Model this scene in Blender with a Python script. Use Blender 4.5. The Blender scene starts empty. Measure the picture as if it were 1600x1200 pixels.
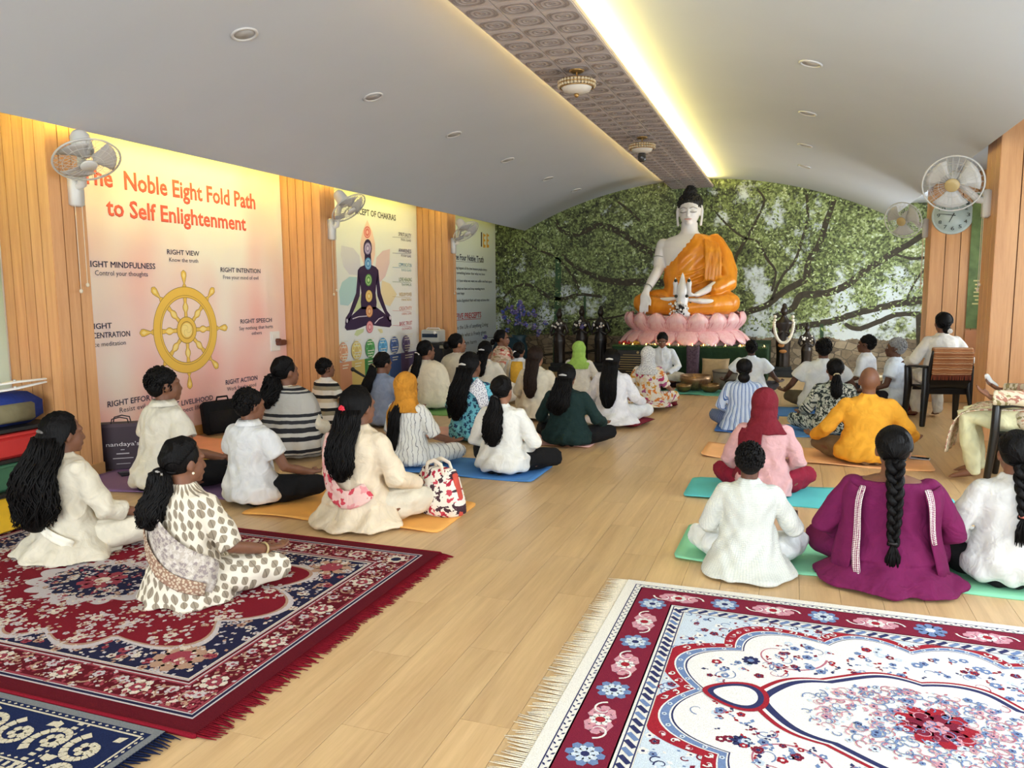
import bpy, math, random
import numpy as np
from mathutils import Vector, Matrix, Quaternion

SC = bpy.context.scene
COL = SC.collection
PI = math.pi
rnd = random.Random(7)

# ------------------------------------------------------------------ camera
CAM_H = 1.5
FPX = 1200.0                      # focal length in pixels of the 1600x1200 frame
def _camera_basis():
    y = Vector((1239 - 800, -(455 - 600), -FPX)).normalized()
    r = math.radians(-0.4)
    up0 = Vector((math.sin(r), math.cos(r), 0)); zc = Vector((0, 0, 1))
    t = math.atan2(-up0.dot(y), zc.dot(y))
    u = up0 * math.cos(t) + zc * math.sin(t)
    if u.dot(up0) < 0: u = -u
    x = y.cross(u)
    return Matrix((x, y, u))      # camera -> room
CAMR = _camera_basis()
cam = bpy.data.cameras.new('camera'); camo = bpy.data.objects.new('camera', cam); COL.objects.link(camo)
cam.sensor_width = 36; cam.lens = 36 * FPX / 1600; cam.clip_start = .05; cam.clip_end = 200
camo.matrix_world = Matrix.Translation((0, 0, CAM_H)) @ CAMR.to_4x4()
SC.camera = camo
SC.cycles.max_bounces = 6; SC.cycles.diffuse_bounces = 4; SC.cycles.glossy_bounces = 2; SC.cycles.transparent_max_bounces = 8

# ------------------------------------------------------------------ light, exposure
SC.view_settings.view_transform = 'Standard'; SC.view_settings.look = 'None'
SC.view_settings.gamma = 1.0; SC.view_settings.use_curve_mapping = False
SC.view_settings.exposure = 1.08
world = bpy.data.worlds.new('sky'); SC.world = world; world.use_nodes = True
bg = world.node_tree.nodes['Background']; bg.inputs[0].default_value = (.82, .91, 1, 1); bg.inputs[1].default_value = .8
def area(name, loc, direction, sx, sy, power, color):
    l = bpy.data.lights.new(name, 'AREA'); l.shape = 'RECTANGLE'; l.size = sx; l.size_y = sy; l.energy = power; l.color = color
    o = bpy.data.objects.new(name, l); COL.objects.link(o); o.location = loc
    o.rotation_euler = Vector(direction).to_track_quat('-Z', 'Y').to_euler()
    return o
# daylight through the open side behind the photographer and the right-hand bay windows, plus one added fill
area('daylight_rear', (-1.8, -3.4, 1.7), (0, 1, .04), 6.6, 2.5, 176, (.84, .93, 1))
area('daylight_window_near', (2.68, 2.6, 1.55), (-1, 0, -.05), 3.3, 2.1, 48, (.84, .93, 1))
area('daylight_window_mid', (2.68, 5.25, 1.5), (-1, -.12, -.05), 1.5, 1.9, 42, (.84, .93, 1))
area('fill_third_bay', (2.54, 10.1, 1.4), (-1, .05, -.05), 2.6, 1.4, 20, (.84, .93, 1))  # added fill lamp for the people at the far right; this bay has no window
area('daylight_window_far', (2.54, 13.7, 1.6), (-1, .15, -.05), 2.6, 1.8, 90, (.86, .94, 1))

# ------------------------------------------------------------------ room measures (metres, camera above the origin)
XL, XR = -6.0, 2.58               # wall planes
PL, PR = -5.43, 1.70              # pillar faces
YB = 15.5                         # mural wall
EL, ER = -5.33, 1.62              # edges of the vault
XC = (EL + ER) / 2
ZE, ZA = 2.80, 3.66               # vault edge and apex
def ray(px, py): return CAMR @ Vector(((px - 800) / FPX, -(py - 600) / FPX, -1))
def fl(px, py, z=0.0):
    d = ray(px, py); t = (z - CAM_H) / d.z; return Vector((0, 0, CAM_H)) + d * t
def onx(px, py, X):
    d = ray(px, py); return Vector((0, 0, CAM_H)) + d * (X / d.x)
def ony(px, py, Y):
    d = ray(px, py); return Vector((0, 0, CAM_H)) + d * (Y / d.y)

# ------------------------------------------------------------------ materials
def lin(c):
    if isinstance(c, str): c = tuple(int(c[i:i + 2], 16) for i in (0, 2, 4))
    f = lambda v: (v / 255) / 12.92 if v / 255 <= .04045 else ((v / 255 + .055) / 1.055) ** 2.4
    return (f(c[0]), f(c[1]), f(c[2]), 1)
class NT:
    def __init__(s, name):
        s.m = bpy.data.materials.new(name); s.m.use_nodes = True; s.t = s.m.node_tree
        s.p = s.t.nodes['Principled BSDF']
    def n(s, typ, props=None, **ins):
        nd = s.t.nodes.new('ShaderNode' + typ)
        for k, v in (props or {}).items(): setattr(nd, k, v)
        for k, v in ins.items():
            k = k.replace('_', ' ')
            sock = nd.inputs[int(k[1:])] if k[0] == 'i' and k[1:].isdigit() else nd.inputs[k]
            if hasattr(v, 'is_output'): s.t.links.new(v, sock)
            else: sock.default_value = v
        return nd
    def set(s, **ins):
        for k, v in ins.items():
            sock = s.p.inputs[k.replace('_', ' ')]
            if hasattr(v, 'is_output'): s.t.links.new(v, sock)
            else: sock.default_value = v
    def ramp(s, fac, stops, interp='LINEAR'):
        nd = s.t.nodes.new('ShaderNodeValToRGB'); r = nd.color_ramp; r.interpolation = interp
        while len(r.elements) < len(stops): r.elements.new(.5)
        for e, (p, c) in zip(r.elements, stops): e.position = p; e.color = c if len(c) == 4 and max(c) <= 1.001 else lin(c)
        s.t.links.new(fac, nd.inputs[0]); return nd.outputs[0]
    def mix(s, fac, a, b, mode='MIX'):
        nd = s.t.nodes.new('ShaderNodeMix'); nd.data_type = 'RGBA'; nd.blend_type = mode
        for sock, v in ((nd.inputs[0], fac), (nd.inputs[6], a), (nd.inputs[7], b)):
            if hasattr(v, 'is_output'): s.t.links.new(v, sock)
            else: sock.default_value = v
        return nd.outputs[2]
    def math(s, op, a, b=0.0, c=0.0):
        nd = s.t.nodes.new('ShaderNodeMath'); nd.operation = op
        for sock, v in zip(nd.inputs, (a, b, c)):
            if hasattr(v, 'is_output'): s.t.links.new(v, sock)
            else: sock.default_value = v
        return nd.outputs[0]
    def coord(s, kind='Object', scale=(1, 1, 1), loc=(0, 0, 0), rot=(0, 0, 0)):
        tc = s.t.nodes.new('ShaderNodeTexCoord'); mp = s.t.nodes.new('ShaderNodeMapping')
        s.t.links.new(tc.outputs[kind], mp.inputs[0])
        mp.inputs['Scale'].default_value = scale; mp.inputs['Location'].default_value = loc; mp.inputs['Rotation'].default_value = rot
        return mp.outputs[0]
    def bump(s, h, strength=.3, dist=.01):
        b = s.n('Bump', Strength=strength, Distance=dist, Height=h); s.t.links.new(b.outputs[0], s.p.inputs['Normal'])
_mc = {}
def plain(c, rough=.6, metal=0.0, spec=.5, name=None, emit=0.0, var=.06, vs=6.0):
    key = (c, rough, metal, spec, emit, var, vs)
    if key in _mc: return _mc[key]
    t = NT(name or 'paint_' + (c if isinstance(c, str) else '%02x%02x%02x' % tuple(c)))
    col = lin(c)
    if var:
        nz = t.n('TexNoise', Vector=t.coord(), Scale=vs, Detail=3.0)
        t.set(Base_Color=t.ramp(nz.outputs[0], [(.3, tuple(x * (1 - var) for x in col[:3]) + (1,)), (.7, tuple(min(1, x * (1 + var)) for x in col[:3]) + (1,))]))
    else: t.set(Base_Color=col)
    t.set(Roughness=rough, Metallic=metal, Specular_IOR_Level=spec)
    if emit: t.set(Emission_Color=col, Emission_Strength=emit)
    _mc[key] = t.m; return t.m

def fabric(c, wr=.35, fuzz=24.0, var=.10, name='cloth', rough=.88):
    key = ('fab', c, wr, fuzz, var)
    if key in _mc: return _mc[key]
    t = NT(name); col = lin(c); co = t.coord()
    a = t.n('TexNoise', Vector=co, Scale=9.0, Detail=3.0, Distortion=1.2)
    b = t.n('TexNoise', Vector=t.coord(scale=(1, 1, .35)), Scale=fuzz, Detail=2.0)
    h = t.math('ADD', a.outputs[0], t.math('MULTIPLY', b.outputs[0], .35))
    t.set(Base_Color=t.ramp(a.outputs[0], [(.3, tuple(x * (1 - var) for x in col[:3]) + (1,)), (.7, tuple(min(1, x * (1 + var)) for x in col[:3]) + (1,))]), Roughness=rough, Specular_IOR_Level=.25)
    t.bump(h, wr, .03); _mc[key] = t.m; return t.m
def pattern(ground, cols, scale=14.0, size=.3, wr=.3, name='printed_cloth', kind='dots', rnd_=.8, second=None, ratio=1.0):
    """cloth printed with separate motifs, laid out on the garment's own UV (metres)"""
    t = NT(name); uv = t.coord('UV', scale=(1, ratio, 1)); 
    v = t.n('TexVoronoi', {'voronoi_dimensions': '2D'}, Vector=uv, Scale=scale, Randomness=rnd_)
    d = v.outputs['Distance']
    if kind == 'flower':
        n2 = t.n('TexNoise', {'noise_dimensions': '2D'}, Vector=uv, Scale=scale * 2.6, Detail=1.0)
        d = t.math('ADD', d, t.math('MULTIPLY', t.math('SUBTRACT', n2.outputs[0], .5), 1.3))
    if kind == 'leaf':   # pointed leaves: offset from the cell centre
        df = t.n('VectorMath', {'operation': 'SUBTRACT'}, i0=uv, i1=v.outputs['Position']); ds = t.n('SeparateXYZ', Vector=df.outputs[0])
        ax = t.math('MULTIPLY', t.math('ABSOLUTE', t.math('ADD', ds.outputs[0], t.math('MULTIPLY', ds.outputs[1], .3))), scale); ay = t.math('MULTIPLY', ds.outputs[1], scale)
        d = t.math('ADD', t.math('MULTIPLY', ax, 1.0), t.math('MULTIPLY', t.math('MULTIPLY', ay, ay), 1.5))
    mask = t.math('LESS_THAN', d, size)
    sep = t.n('SeparateColor', Color=v.outputs['Color'])
    stops = [(i / max(1, len(cols)), lin(c)) for i, c in enumerate(cols)]
    mc = t.ramp(sep.outputs[0], stops, 'CONSTANT') if len(cols) > 1 else lin(cols[0])
    base = lin(ground)
    if second:
        n3 = t.n('TexNoise', {'noise_dimensions': '2D'}, Vector=uv, Scale=scale * .8, Detail=4.0, Distortion=1.0)
        base = t.mix(t.math('GREATER_THAN', n3.outputs[0], .56), base, lin(second))
    col = t.mix(mask, base, mc)
    if kind == 'leaf':   # pale rib inside the motif
        col = t.mix(t.math('LESS_THAN', ax, .035), col, t.mix(mask, base, tuple(x * .6 for x in lin(cols[0])[:3]) + (1,)))
    a = t.n('TexNoise', Vector=t.coord(), Scale=9.0, Detail=3.0, Distortion=1.2)
    t.set(Base_Color=col, Roughness=.85, Specular_IOR_Level=.25); t.bump(a.outputs[0], wr, .03)
    return t.m
def striped(stops, period, axis='v', wr=.3, name='striped_cloth', wave=0.0):
    """stops: list of (position 0..1, colour) repeated every period metres"""
    t = NT(name); uv = t.coord('UV'); sp = t.n('SeparateXYZ', Vector=uv)
    s = sp.outputs[1 if axis == 'v' else 0]
    if wave:
        nz = t.n('TexNoise', Vector=t.coord(), Scale=14.0, Detail=2.0); s = t.math('ADD', s, t.math('MULTIPLY', nz.outputs[0], wave))
    f = t.math('FRACT', t.math('DIVIDE', t.math('ADD', s, 10 * period), period))
    a = t.n('TexNoise', Vector=t.coord(), Scale=9.0, Detail=3.0, Distortion=1.2)
    t.set(Base_Color=t.ramp(f, [(p, lin(c)) for p, c in stops], 'CONSTANT'), Roughness=.85, Specular_IOR_Level=.25); t.bump(a.outputs[0], wr, .03)
    return t.m

# ------------------------------------------------------------------ geometry collector
class G:
    def __init__(s): s.v = []; s.f = []; s.mi = []
    def add(s, vs, fs, mi=0):
        b = len(s.v); s.v.extend([tuple(v) for v in vs]); s.f.extend([tuple(i + b for i in f) for f in fs]); s.mi.extend([mi] * len(fs)); return s
    def box(s, c, d, mi=0, rot=None, bev=0.0):
        x, y, z = d[0] / 2, d[1] / 2, d[2] / 2
        if bev:
            k = min(bev, x * .9, y * .9, z * .9); vs = []
            for zz, ins in ((-z, k), (-z + k, 0), (z - k, 0), (z, k)):
                for sx, sy in ((-1, -1), (1, -1), (1, 1), (-1, 1)): vs.append((sx * (x - ins), sy * (y - ins), zz))
            fs = [(3, 2, 1, 0), (12, 13, 14, 15)] + [(r * 4 + i, r * 4 + (i + 1) % 4, r * 4 + 4 + (i + 1) % 4, r * 4 + 4 + i) for r in range(3) for i in range(4)]
        else:
            vs = [(sx * x, sy * y, zz) for zz in (-z, z) for sx, sy in ((-1, -1), (1, -1), (1, 1), (-1, 1))]
            fs = [(3, 2, 1, 0), (4, 5, 6, 7)] + [(i, (i + 1) % 4, 4 + (i + 1) % 4, 4 + i) for i in range(4)]
        c = Vector(c)
        vs = [(rot @ Vector(v) if rot else Vector(v)) + c for v in vs]
        return s.add(vs, fs, mi)
    def ell(s, c, r, rot=None, seg=16, rings=10, mi=0):
        if not hasattr(r, '__len__'): r = (r, r, r)
        vs = [Vector((0, 0, -r[2]))]
        for i in range(1, rings):
            a = -PI / 2 + PI * i / rings
            for j in range(seg):
                b = 2 * PI * j / seg; vs.append(Vector((r[0] * math.cos(a) * math.cos(b), r[1] * math.cos(a) * math.sin(b), r[2] * math.sin(a))))
        vs.append(Vector((0, 0, r[2]))); fs = []
        for j in range(seg): fs.append((0, 1 + (j + 1) % seg, 1 + j))
        for i in range(rings - 2):
            for j in range(seg):
                a = 1 + i * seg; fs.append((a + j, a + (j + 1) % seg, a + seg + (j + 1) % seg, a + seg + j))
        t = len(vs) - 1; a = 1 + (rings - 2) * seg
        for j in range(seg): fs.append((a + j, a + (j + 1) % seg, t))
        c = Vector(c)
        return s.add([(rot @ v if rot else v) + c for v in vs], fs, mi)
    def loft(s, rings, mi=0, cap=True, closed=True):
        n = len(rings[0]); vs = [p for r in rings for p in r]; fs = []
        m = n if closed else n - 1
        for i in range(len(rings) - 1):
            for j in range(m): fs.append((i * n + j, i * n + (j + 1) % n, (i + 1) * n + (j + 1) % n, (i + 1) * n + j))
        if cap and closed: fs.append(tuple(range(n - 1, -1, -1))); fs.append(tuple((len(rings) - 1) * n + j for j in range(n)))
        return s.add(vs, fs, mi)
    def tube(s, pts, rad, n=12, ref=None, mi=0, round_=True):
        pts = [Vector(p) for p in pts]
        if not hasattr(rad, '__len__'): rad = [rad] * len(pts)
        rad = [(r if hasattr(r, '__len__') else (r, r)) for r in rad]
        P = list(pts); R = list(rad)
        if round_:
            d0 = (pts[0] - pts[1]).normalized(); d1 = (pts[-1] - pts[-2]).normalized(); r0 = min(rad[0]); r1 = min(rad[-1])
            sc = lambda r, k: (r[0] * k, r[1] * k)
            P = [pts[0] + d0 * r0 * .95, pts[0] + d0 * r0 * .7] + P + [pts[-1] + d1 * r1 * .7, pts[-1] + d1 * r1 * .95]
            R = [sc(rad[0], .3), sc(rad[0], .75)] + R + [sc(rad[-1], .75), sc(rad[-1], .3)]
        nrm = None; rings = []
        for i, p in enumerate(P):
            t = (P[min(i + 1, len(P) - 1)] - P[max(i - 1, 0)])
            t = t.normalized() if t.length > 1e-9 else Vector((0, 0, 1))
            if nrm is None:
                u = Vector(ref) if ref is not None else (Vector((0, 0, 1)) if abs(t.z) < .9 else Vector((1, 0, 0)))
                nrm = u
            nrm = nrm - t * nrm.dot(t)
            if nrm.length < 1e-6: nrm = t.orthogonal()
            nrm.normalize(); bi = t.cross(nrm)
            rings.append([p + nrm * (R[i][0] * math.cos(2 * PI * j / n)) + bi * (R[i][1] * math.sin(2 * PI * j / n)) for j in range(n)])
        return s.loft(rings, mi)
    def lathe(s, prof, c=(0, 0, 0), n=24, mi=0, rot=None):
        c = Vector(c); rings = []
        for r, z in prof:
            rings.append([(rot @ Vector((r * math.cos(2 * PI * j / n), r * math.sin(2 * PI * j / n), z)) if rot else Vector((r * math.cos(2 * PI * j / n), r * math.sin(2 * PI * j / n), z))) + c for j in range(n)])
        return s.loft(rings, mi)
    def grid(s, fn, nu, nv, mi=0):
        vs = [fn(i / nu, j / nv) for j in range(nv + 1) for i in range(nu + 1)]; w = nu + 1
        return s.add(vs, [(j * w + i, j * w + i + 1, (j + 1) * w + i + 1, (j + 1) * w + i) for j in range(nv) for i in range(nu)], mi)
    def ring(s, c, R, r, nrm=(0, 0, 1), n=28, k=6, mi=0, sx=1.0, sy=1.0):
        q = Vector(nrm).to_track_quat('Z', 'Y'); c = Vector(c); rings = []
        for i in range(n):
            a = 2 * PI * i / n; cc = Vector((math.cos(a) * R * sx, math.sin(a) * R * sy, 0)); e = Vector((math.cos(a), math.sin(a), 0))
            rings.append([q @ (cc + e * r * math.cos(2 * PI * j / k) + Vector((0, 0, r * math.sin(2 * PI * j / k)))) + c for j in range(k)])
        rings.append(rings[0])
        return s.loft(rings, mi, cap=False)
    def mesh(s, name):
        me = bpy.data.meshes.new(name); me.from_pydata(s.v, [], s.f)
        if any(s.mi): me.polygons.foreach_set('material_index', s.mi)
        return me
def ob(name, g, mats=None, parent=None, loc=None, smooth=True, rot=None, **props):
    me = g.mesh(name) if isinstance(g, G) else g
    if mats is not None and isinstance(g, G):
        for m in (mats if isinstance(mats, (list, tuple)) else [mats]): me.materials.append(m)
    if smooth and isinstance(g, G) and len(me.polygons): me.polygons.foreach_set('use_smooth', [True] * len(me.polygons))
    o = bpy.data.objects.new(name, me); COL.objects.link(o)
    if parent: o.parent = parent
    if loc is not None: o.location = loc
    if rot is not None: o.rotation_euler = rot
    for k, v in props.items(): o[k] = v
    return o
def thing(name, label, cat, loc=(0, 0, 0), rz=0.0, group=None, scale=1.0):
    o = bpy.data.objects.new(name, None); COL.objects.link(o); o.location = loc; o.rotation_euler = (0, 0, rz); o.scale = (scale,) * 3
    o.empty_display_size = .1; o['label'] = label; o['category'] = cat
    if group: o['group'] = group
    return o
TEXTS = []
def lettering(s, parent, mat_, loc, rotm, width=None, height=.1, bold=0.0, align='LEFT', name='lettering'):
    """flat print; rotm: columns = text x, text y, outward normal; fitted to width after one update"""
    cu = bpy.data.curves.new(name, 'FONT'); cu.body = s; cu.size = 1.0; cu.bevel_depth = bold; cu.bevel_resolution = 0; cu.align_x = align; cu.resolution_u = 2
    cu.materials.append(mat_); o = bpy.data.objects.new(name, cu); COL.objects.link(o); o.parent = parent
    TEXTS.append((o, Vector(loc), rotm, width, height)); return o
def flush_texts():
    bpy.context.view_layer.update(); dg = bpy.context.evaluated_depsgraph_get()
    for o, loc, rm, w, h in TEXTS:
        cap = .69; sy = h / cap; sx = sy
        if w and o.dimensions.x > 0: sx = w / o.dimensions.x
        me = bpy.data.meshes.new_from_object(o.evaluated_get(dg)); mt = Matrix.Translation(loc) @ rm.to_4x4() @ Matrix.Diagonal((sx, sy, .02, 1))
        me.transform(mt); nm = o.name; par = o.parent; bpy.data.objects.remove(o)
        n = bpy.data.objects.new(nm, me); COL.objects.link(n); n.parent = par; n['kind'] = 'stuff'
def poly(g, pts, mi=0): g.add(pts, [tuple(range(len(pts)))], mi)
# ================================================================== SHELL
def wood(name, a, b, axis, scale=1.0, rough=.45):
    t = NT(name); sc = [9, 9, 9]; sc[axis] = .55
    co = t.coord('Object', scale=tuple(x * scale for x in sc))
    oi = t.n('ObjectInfo')
    cmb = t.n('CombineXYZ', X=t.math('MULTIPLY', oi.outputs['Random'], 37.0), Y=t.math('MULTIPLY', oi.outputs['Random'], 11.0), Z=t.math('MULTIPLY', oi.outputs['Random'], 53.0))
    va = t.n('VectorMath', {'operation': 'ADD'}, i0=co, i1=cmb.outputs[0])
    n1 = t.n('TexNoise', Vector=va.outputs[0], Scale=1.6, Detail=5.0, Roughness=.62, Distortion=.7)
    n2 = t.n('TexNoise', Vector=va.outputs[0], Scale=9.0, Detail=3.0, Roughness=.7)
    f = t.math('ADD', t.math('MULTIPLY', n1.outputs[0], .7), t.math('MULTIPLY', n2.outputs[0], .3))
    col = t.ramp(f, [(.32, lin(a)), (.66, lin(b))])
    bright = t.math('ADD', .95, t.math('MULTIPLY', oi.outputs['Random'], .10))
    hsv = t.n('HueSaturation', Color=col, Value=bright)
    t.set(Base_Color=hsv.outputs[0], Roughness=rough, Specular_IOR_Level=.4); t.bump(n2.outputs[0], .06, .004)
    return t.m
M_FLOOR = wood('laminate_oak', (184, 150, 108), (212, 180, 134), 1, .8, .32)
M_BOARD = wood('varnished_cladding', (196, 138, 88), (220, 166, 114), 2, 1.0, .42)
M_GAP = plain('4a2d1a', .9, name='dark_joint')
M_SKIRT = plain('b98a55', .6, name='skirting_wood')
M_WALL = plain('e4ddd0', .85, name='wall_paint')
M_CEIL = plain('bcc0c6', .8, name='ceiling_paint', var=.015, vs=1.5)
M_WHITE = plain('efece6', .5, name='white_plastic', var=.02)

# ---- floor with laminate planks
slab = ob('floor', G().box(((XL + XR) / 2, 6, -.04), (XR - XL + .2, 19.2, .06)), M_GAP, smooth=False, kind='structure')
PW, PLEN = .19, 1.22
cand = []
for i in range(int((XR - XL) / PW) + 1):
    x0 = XL + i * PW; w = min(PW, XR - x0); off = (i * .431 % 1) * PLEN
    k = -3.5 - off
    while k < YB:
        y0, y1 = max(-3.5, k), min(YB, k + PLEN); k += PLEN
        if y1 - y0 > .02 and w > .02:
            c = Vector((x0 + w / 2, (y0 + y1) / 2, 0)); d = CAMR.transposed() @ (c - Vector((0, 0, CAM_H)))
            seen = d.z < -.3 and abs(d.x / -d.z) < .74 and abs(d.y / -d.z) < .62
            cand.append((not seen, c.y, c, w, y1 - y0))
cand.sort(key=lambda q: (q[0], q[1]))
_pm = {}; rest = G()
for n, (unseen, _, c, w, l) in enumerate(cand):
    if n < 300 and not unseen:
        key = (round(w, 3), round(l, 3))
        if key not in _pm:
            me = G().box((0, 0, -.006), (w - .0016, l - .0016, .012)).mesh('plank'); me.materials.append(M_FLOOR); _pm[key] = me
        ob('plank', _pm[key], parent=slab, loc=c)
    else: rest.box((c.x, c.y, -.006), (w - .0016, l - .0016, .012))
ob('plank_field', rest, M_FLOOR, slab, smooth=False, kind='stuff')

# ---- side walls
wl = ob('wall_left', G().box((XL - .08, 6, 1.6), (.16, 19.2, 3.3)), M_WALL, smooth=False, kind='structure')
g = G(); g.box((XR + .08, 12.1, 1.6), (.16, 7.8, 3.3))
for y0, y1 in ((-3.6, -2.9), (.75, 1.05), (4.4, 4.8), (7.95, 8.3)): g.box((XR + .08, (y0 + y1) / 2, 1.6), (.16, y1 - y0, 3.3))
g.box((XR + .08, 2.2, .22), (.16, 11.6, .55)); g.box((XR + .08, 2.2, 2.95), (.16, 11.6, .6))
wr = ob('wall_right', g, M_WALL, smooth=False, kind='structure')

def board_mesh(w, h, t=.018):
    me = G().box((0, 0, 0), (w - .009, t, h), bev=.002).mesh('plank'); me.materials.append(M_BOARD); return me
def pillar(parent, side, y0, y1, xf, xw, nfront, nside):
    """clad pillar: front boards face the camera (-Y), side boards face the room"""
    s = 1 if side == 'left' else -1
    x_in = xf - s * .018
    core = ob('pillar', G().box(((x_in + xw) / 2, (y0 + .018 + y1) / 2, 1.5), (abs(x_in - xw), y1 - y0 - .018, 3.06)), M_GAP, parent, smooth=False)
    w = abs(xf - xw) / nfront; me = board_mesh(w, 2.96)
    for i in range(nfront):
        ob('plank', me, parent=core, loc=(xw + s * (i + .5) * w, y0 + .009, 1.58))
    w2 = (y1 - y0) / nside; me = board_mesh(w2, 2.96)
    for i in range(nside):
        ob('plank', me, parent=core, loc=(xf - s * .009, y0 + (i + .5) * w2, 1.58), rot=(0, 0, PI / 2))
    ob('skirting', G().box(((xf + s * .012 + xw) / 2, (y0 - .012 + y1) / 2, .055), (abs(xf + s * .012 - xw), y1 - y0 + .012, .11), bev=.004), M_SKIRT, core, smooth=False)
    return core
for y0 in (.8, 4.48, 8.14, 11.83): pillar(wl, 'left', y0, y0 + .33, PL, XL, 5, 3)
for y0, y1 in ((8.1, 8.62), (11.65, 12.1)): pillar(wr, 'right', y0, y1, PR, XR, 5, 3)
g = G()
for a, b in ((1.14, 4.48), (4.82, 8.13), (8.48, 11.82), (12.17, YB)): g.box((XL + .012, (a + b) / 2, .055), (.024, b - a, .11), bev=.004)
ob('baseboard_left', g, M_SKIRT, smooth=False, kind='structure')

# ---- vault, hung strip, soffits
HS = (ER - EL) / 2; SAG = ZA - ZE; RV = (HS * HS + SAG * SAG) / (2 * SAG)
def vault(x): return ZA - RV + math.sqrt(RV * RV - (x - XC) ** 2)
g = G(); prof = [EL + (ER - EL) * i / 48 for i in range(49)]
r0 = [(x, -3.5, vault(x)) for x in prof] + [(x, -3.5, vault(x) + .05) for x in reversed(prof)]
r1 = [(x, YB, z) for x, _, z in r0]
g.loft([r0, r1]); vlt = ob('ceiling', g, M_CEIL, kind='structure')
m = vlt.data.polygons; m.foreach_set('use_smooth', [True] * len(m))
vlt.modifiers.new('edges', 'EDGE_SPLIT').split_angle = math.radians(40)
g = G()
g.box(((XL + EL + .5) / 2, 6, 3.06), (EL + .5 - XL, 19, .04)); g.box(((XR + ER - .5) / 2, 6, 3.06), (XR - ER + .5, 19, .04))
ob('ceiling_soffit', g, M_CEIL, smooth=False, kind='structure')
SX0, SX1, SZ = -2.29, -1.50, 3.50
strip = ob('ceiling_panel', G().box(((SX0 + SX1) / 2, 6, SZ + .02), (SX1 - SX0, 19, .03)), plain('b9a89c', .8, name='strip_board'), smooth=False, kind='structure')
tg = G(); TW = (SX1 - SX0) / 3
tg.box((0, 0, 0), (TW - .008, TW - .006, .012), 0)
def rr(a, b, k=16, e=3.0):
    return [(a * math.copysign(abs(math.cos(t)) ** (2 / e), math.cos(t)), b * math.copysign(abs(math.sin(t)) ** (2 / e), math.sin(t))) for t in [2 * PI * i / k for i in range(k)]]
for a, b in ((.115, .098), (.094, .08), (.060, .046), (.026, .018)):
    o_, i_ = rr(a, b), rr(a - .012, b - .010)
    tg.add([(x, y, -.006) for x, y in o_] + [(x, y, -.010) for x, y in o_] + [(x, y, -.010) for x, y in i_] + [(x, y, -.006) for x, y in i_],
           [(q * 16 + j, q * 16 + (j + 1) % 16, (q + 1) * 16 + (j + 1) % 16, (q + 1) * 16 + j) for q in range(3) for j in range(16)], 1)
tme = tg.mesh('tile'); tme.materials.append(plain('bcaea6', .75, name='stamped_tile')); tme.materials.append(plain('94867e', .75, name='tile_relief'))
y = YB - TW / 2
while y > 2.6:
    for i in range(3): ob('tile', tme, parent=strip, loc=(SX0 + (i + .5) * TW, y, SZ - .001))
    y -= TW
# light strips lying in the coves
M_LED = plain('ffc23a', .5, name='warm_led', emit=1.5, var=0)
for nm, x in (('led_strip', SX1 - .03), ('led_strip', SX0 + .03)):
    o = ob(nm, G().box((x, 6, SZ + .043), (.015, 18.8, .012)), M_LED, smooth=False)
    o['label'] = 'warm light strip on the %s edge of the hung ceiling panel' % ('far left' if x < -1.9 else 'bright yellow right'); o['category'] = 'light strip'
area('cove_right', (SX1 - .06, 6.2, SZ + .055), (.45, 0, 1), .05, 18, 125, (1, .84, .24)).rotation_euler = (PI, math.radians(58), 0)
area('cove_left', (SX0 + .02, 6.2, SZ + .055), (-.45, 0, 1), .05, 18, 26, (1, .72, .34)).rotation_euler = (PI, math.radians(-48), 0)
for y0, y1, p in ((1.2, 7.9, 130), (7.9, 11.6, 36), (11.9, 15.3, 8)):
    o = area('cove_wall', (EL + .08, (y0 + y1) / 2, 2.93), (-1, 0, -.25), y1 - y0, .05, p, (1, .78, .13))
    o.rotation_euler = (math.radians(72), 0, -PI / 2)

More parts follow.
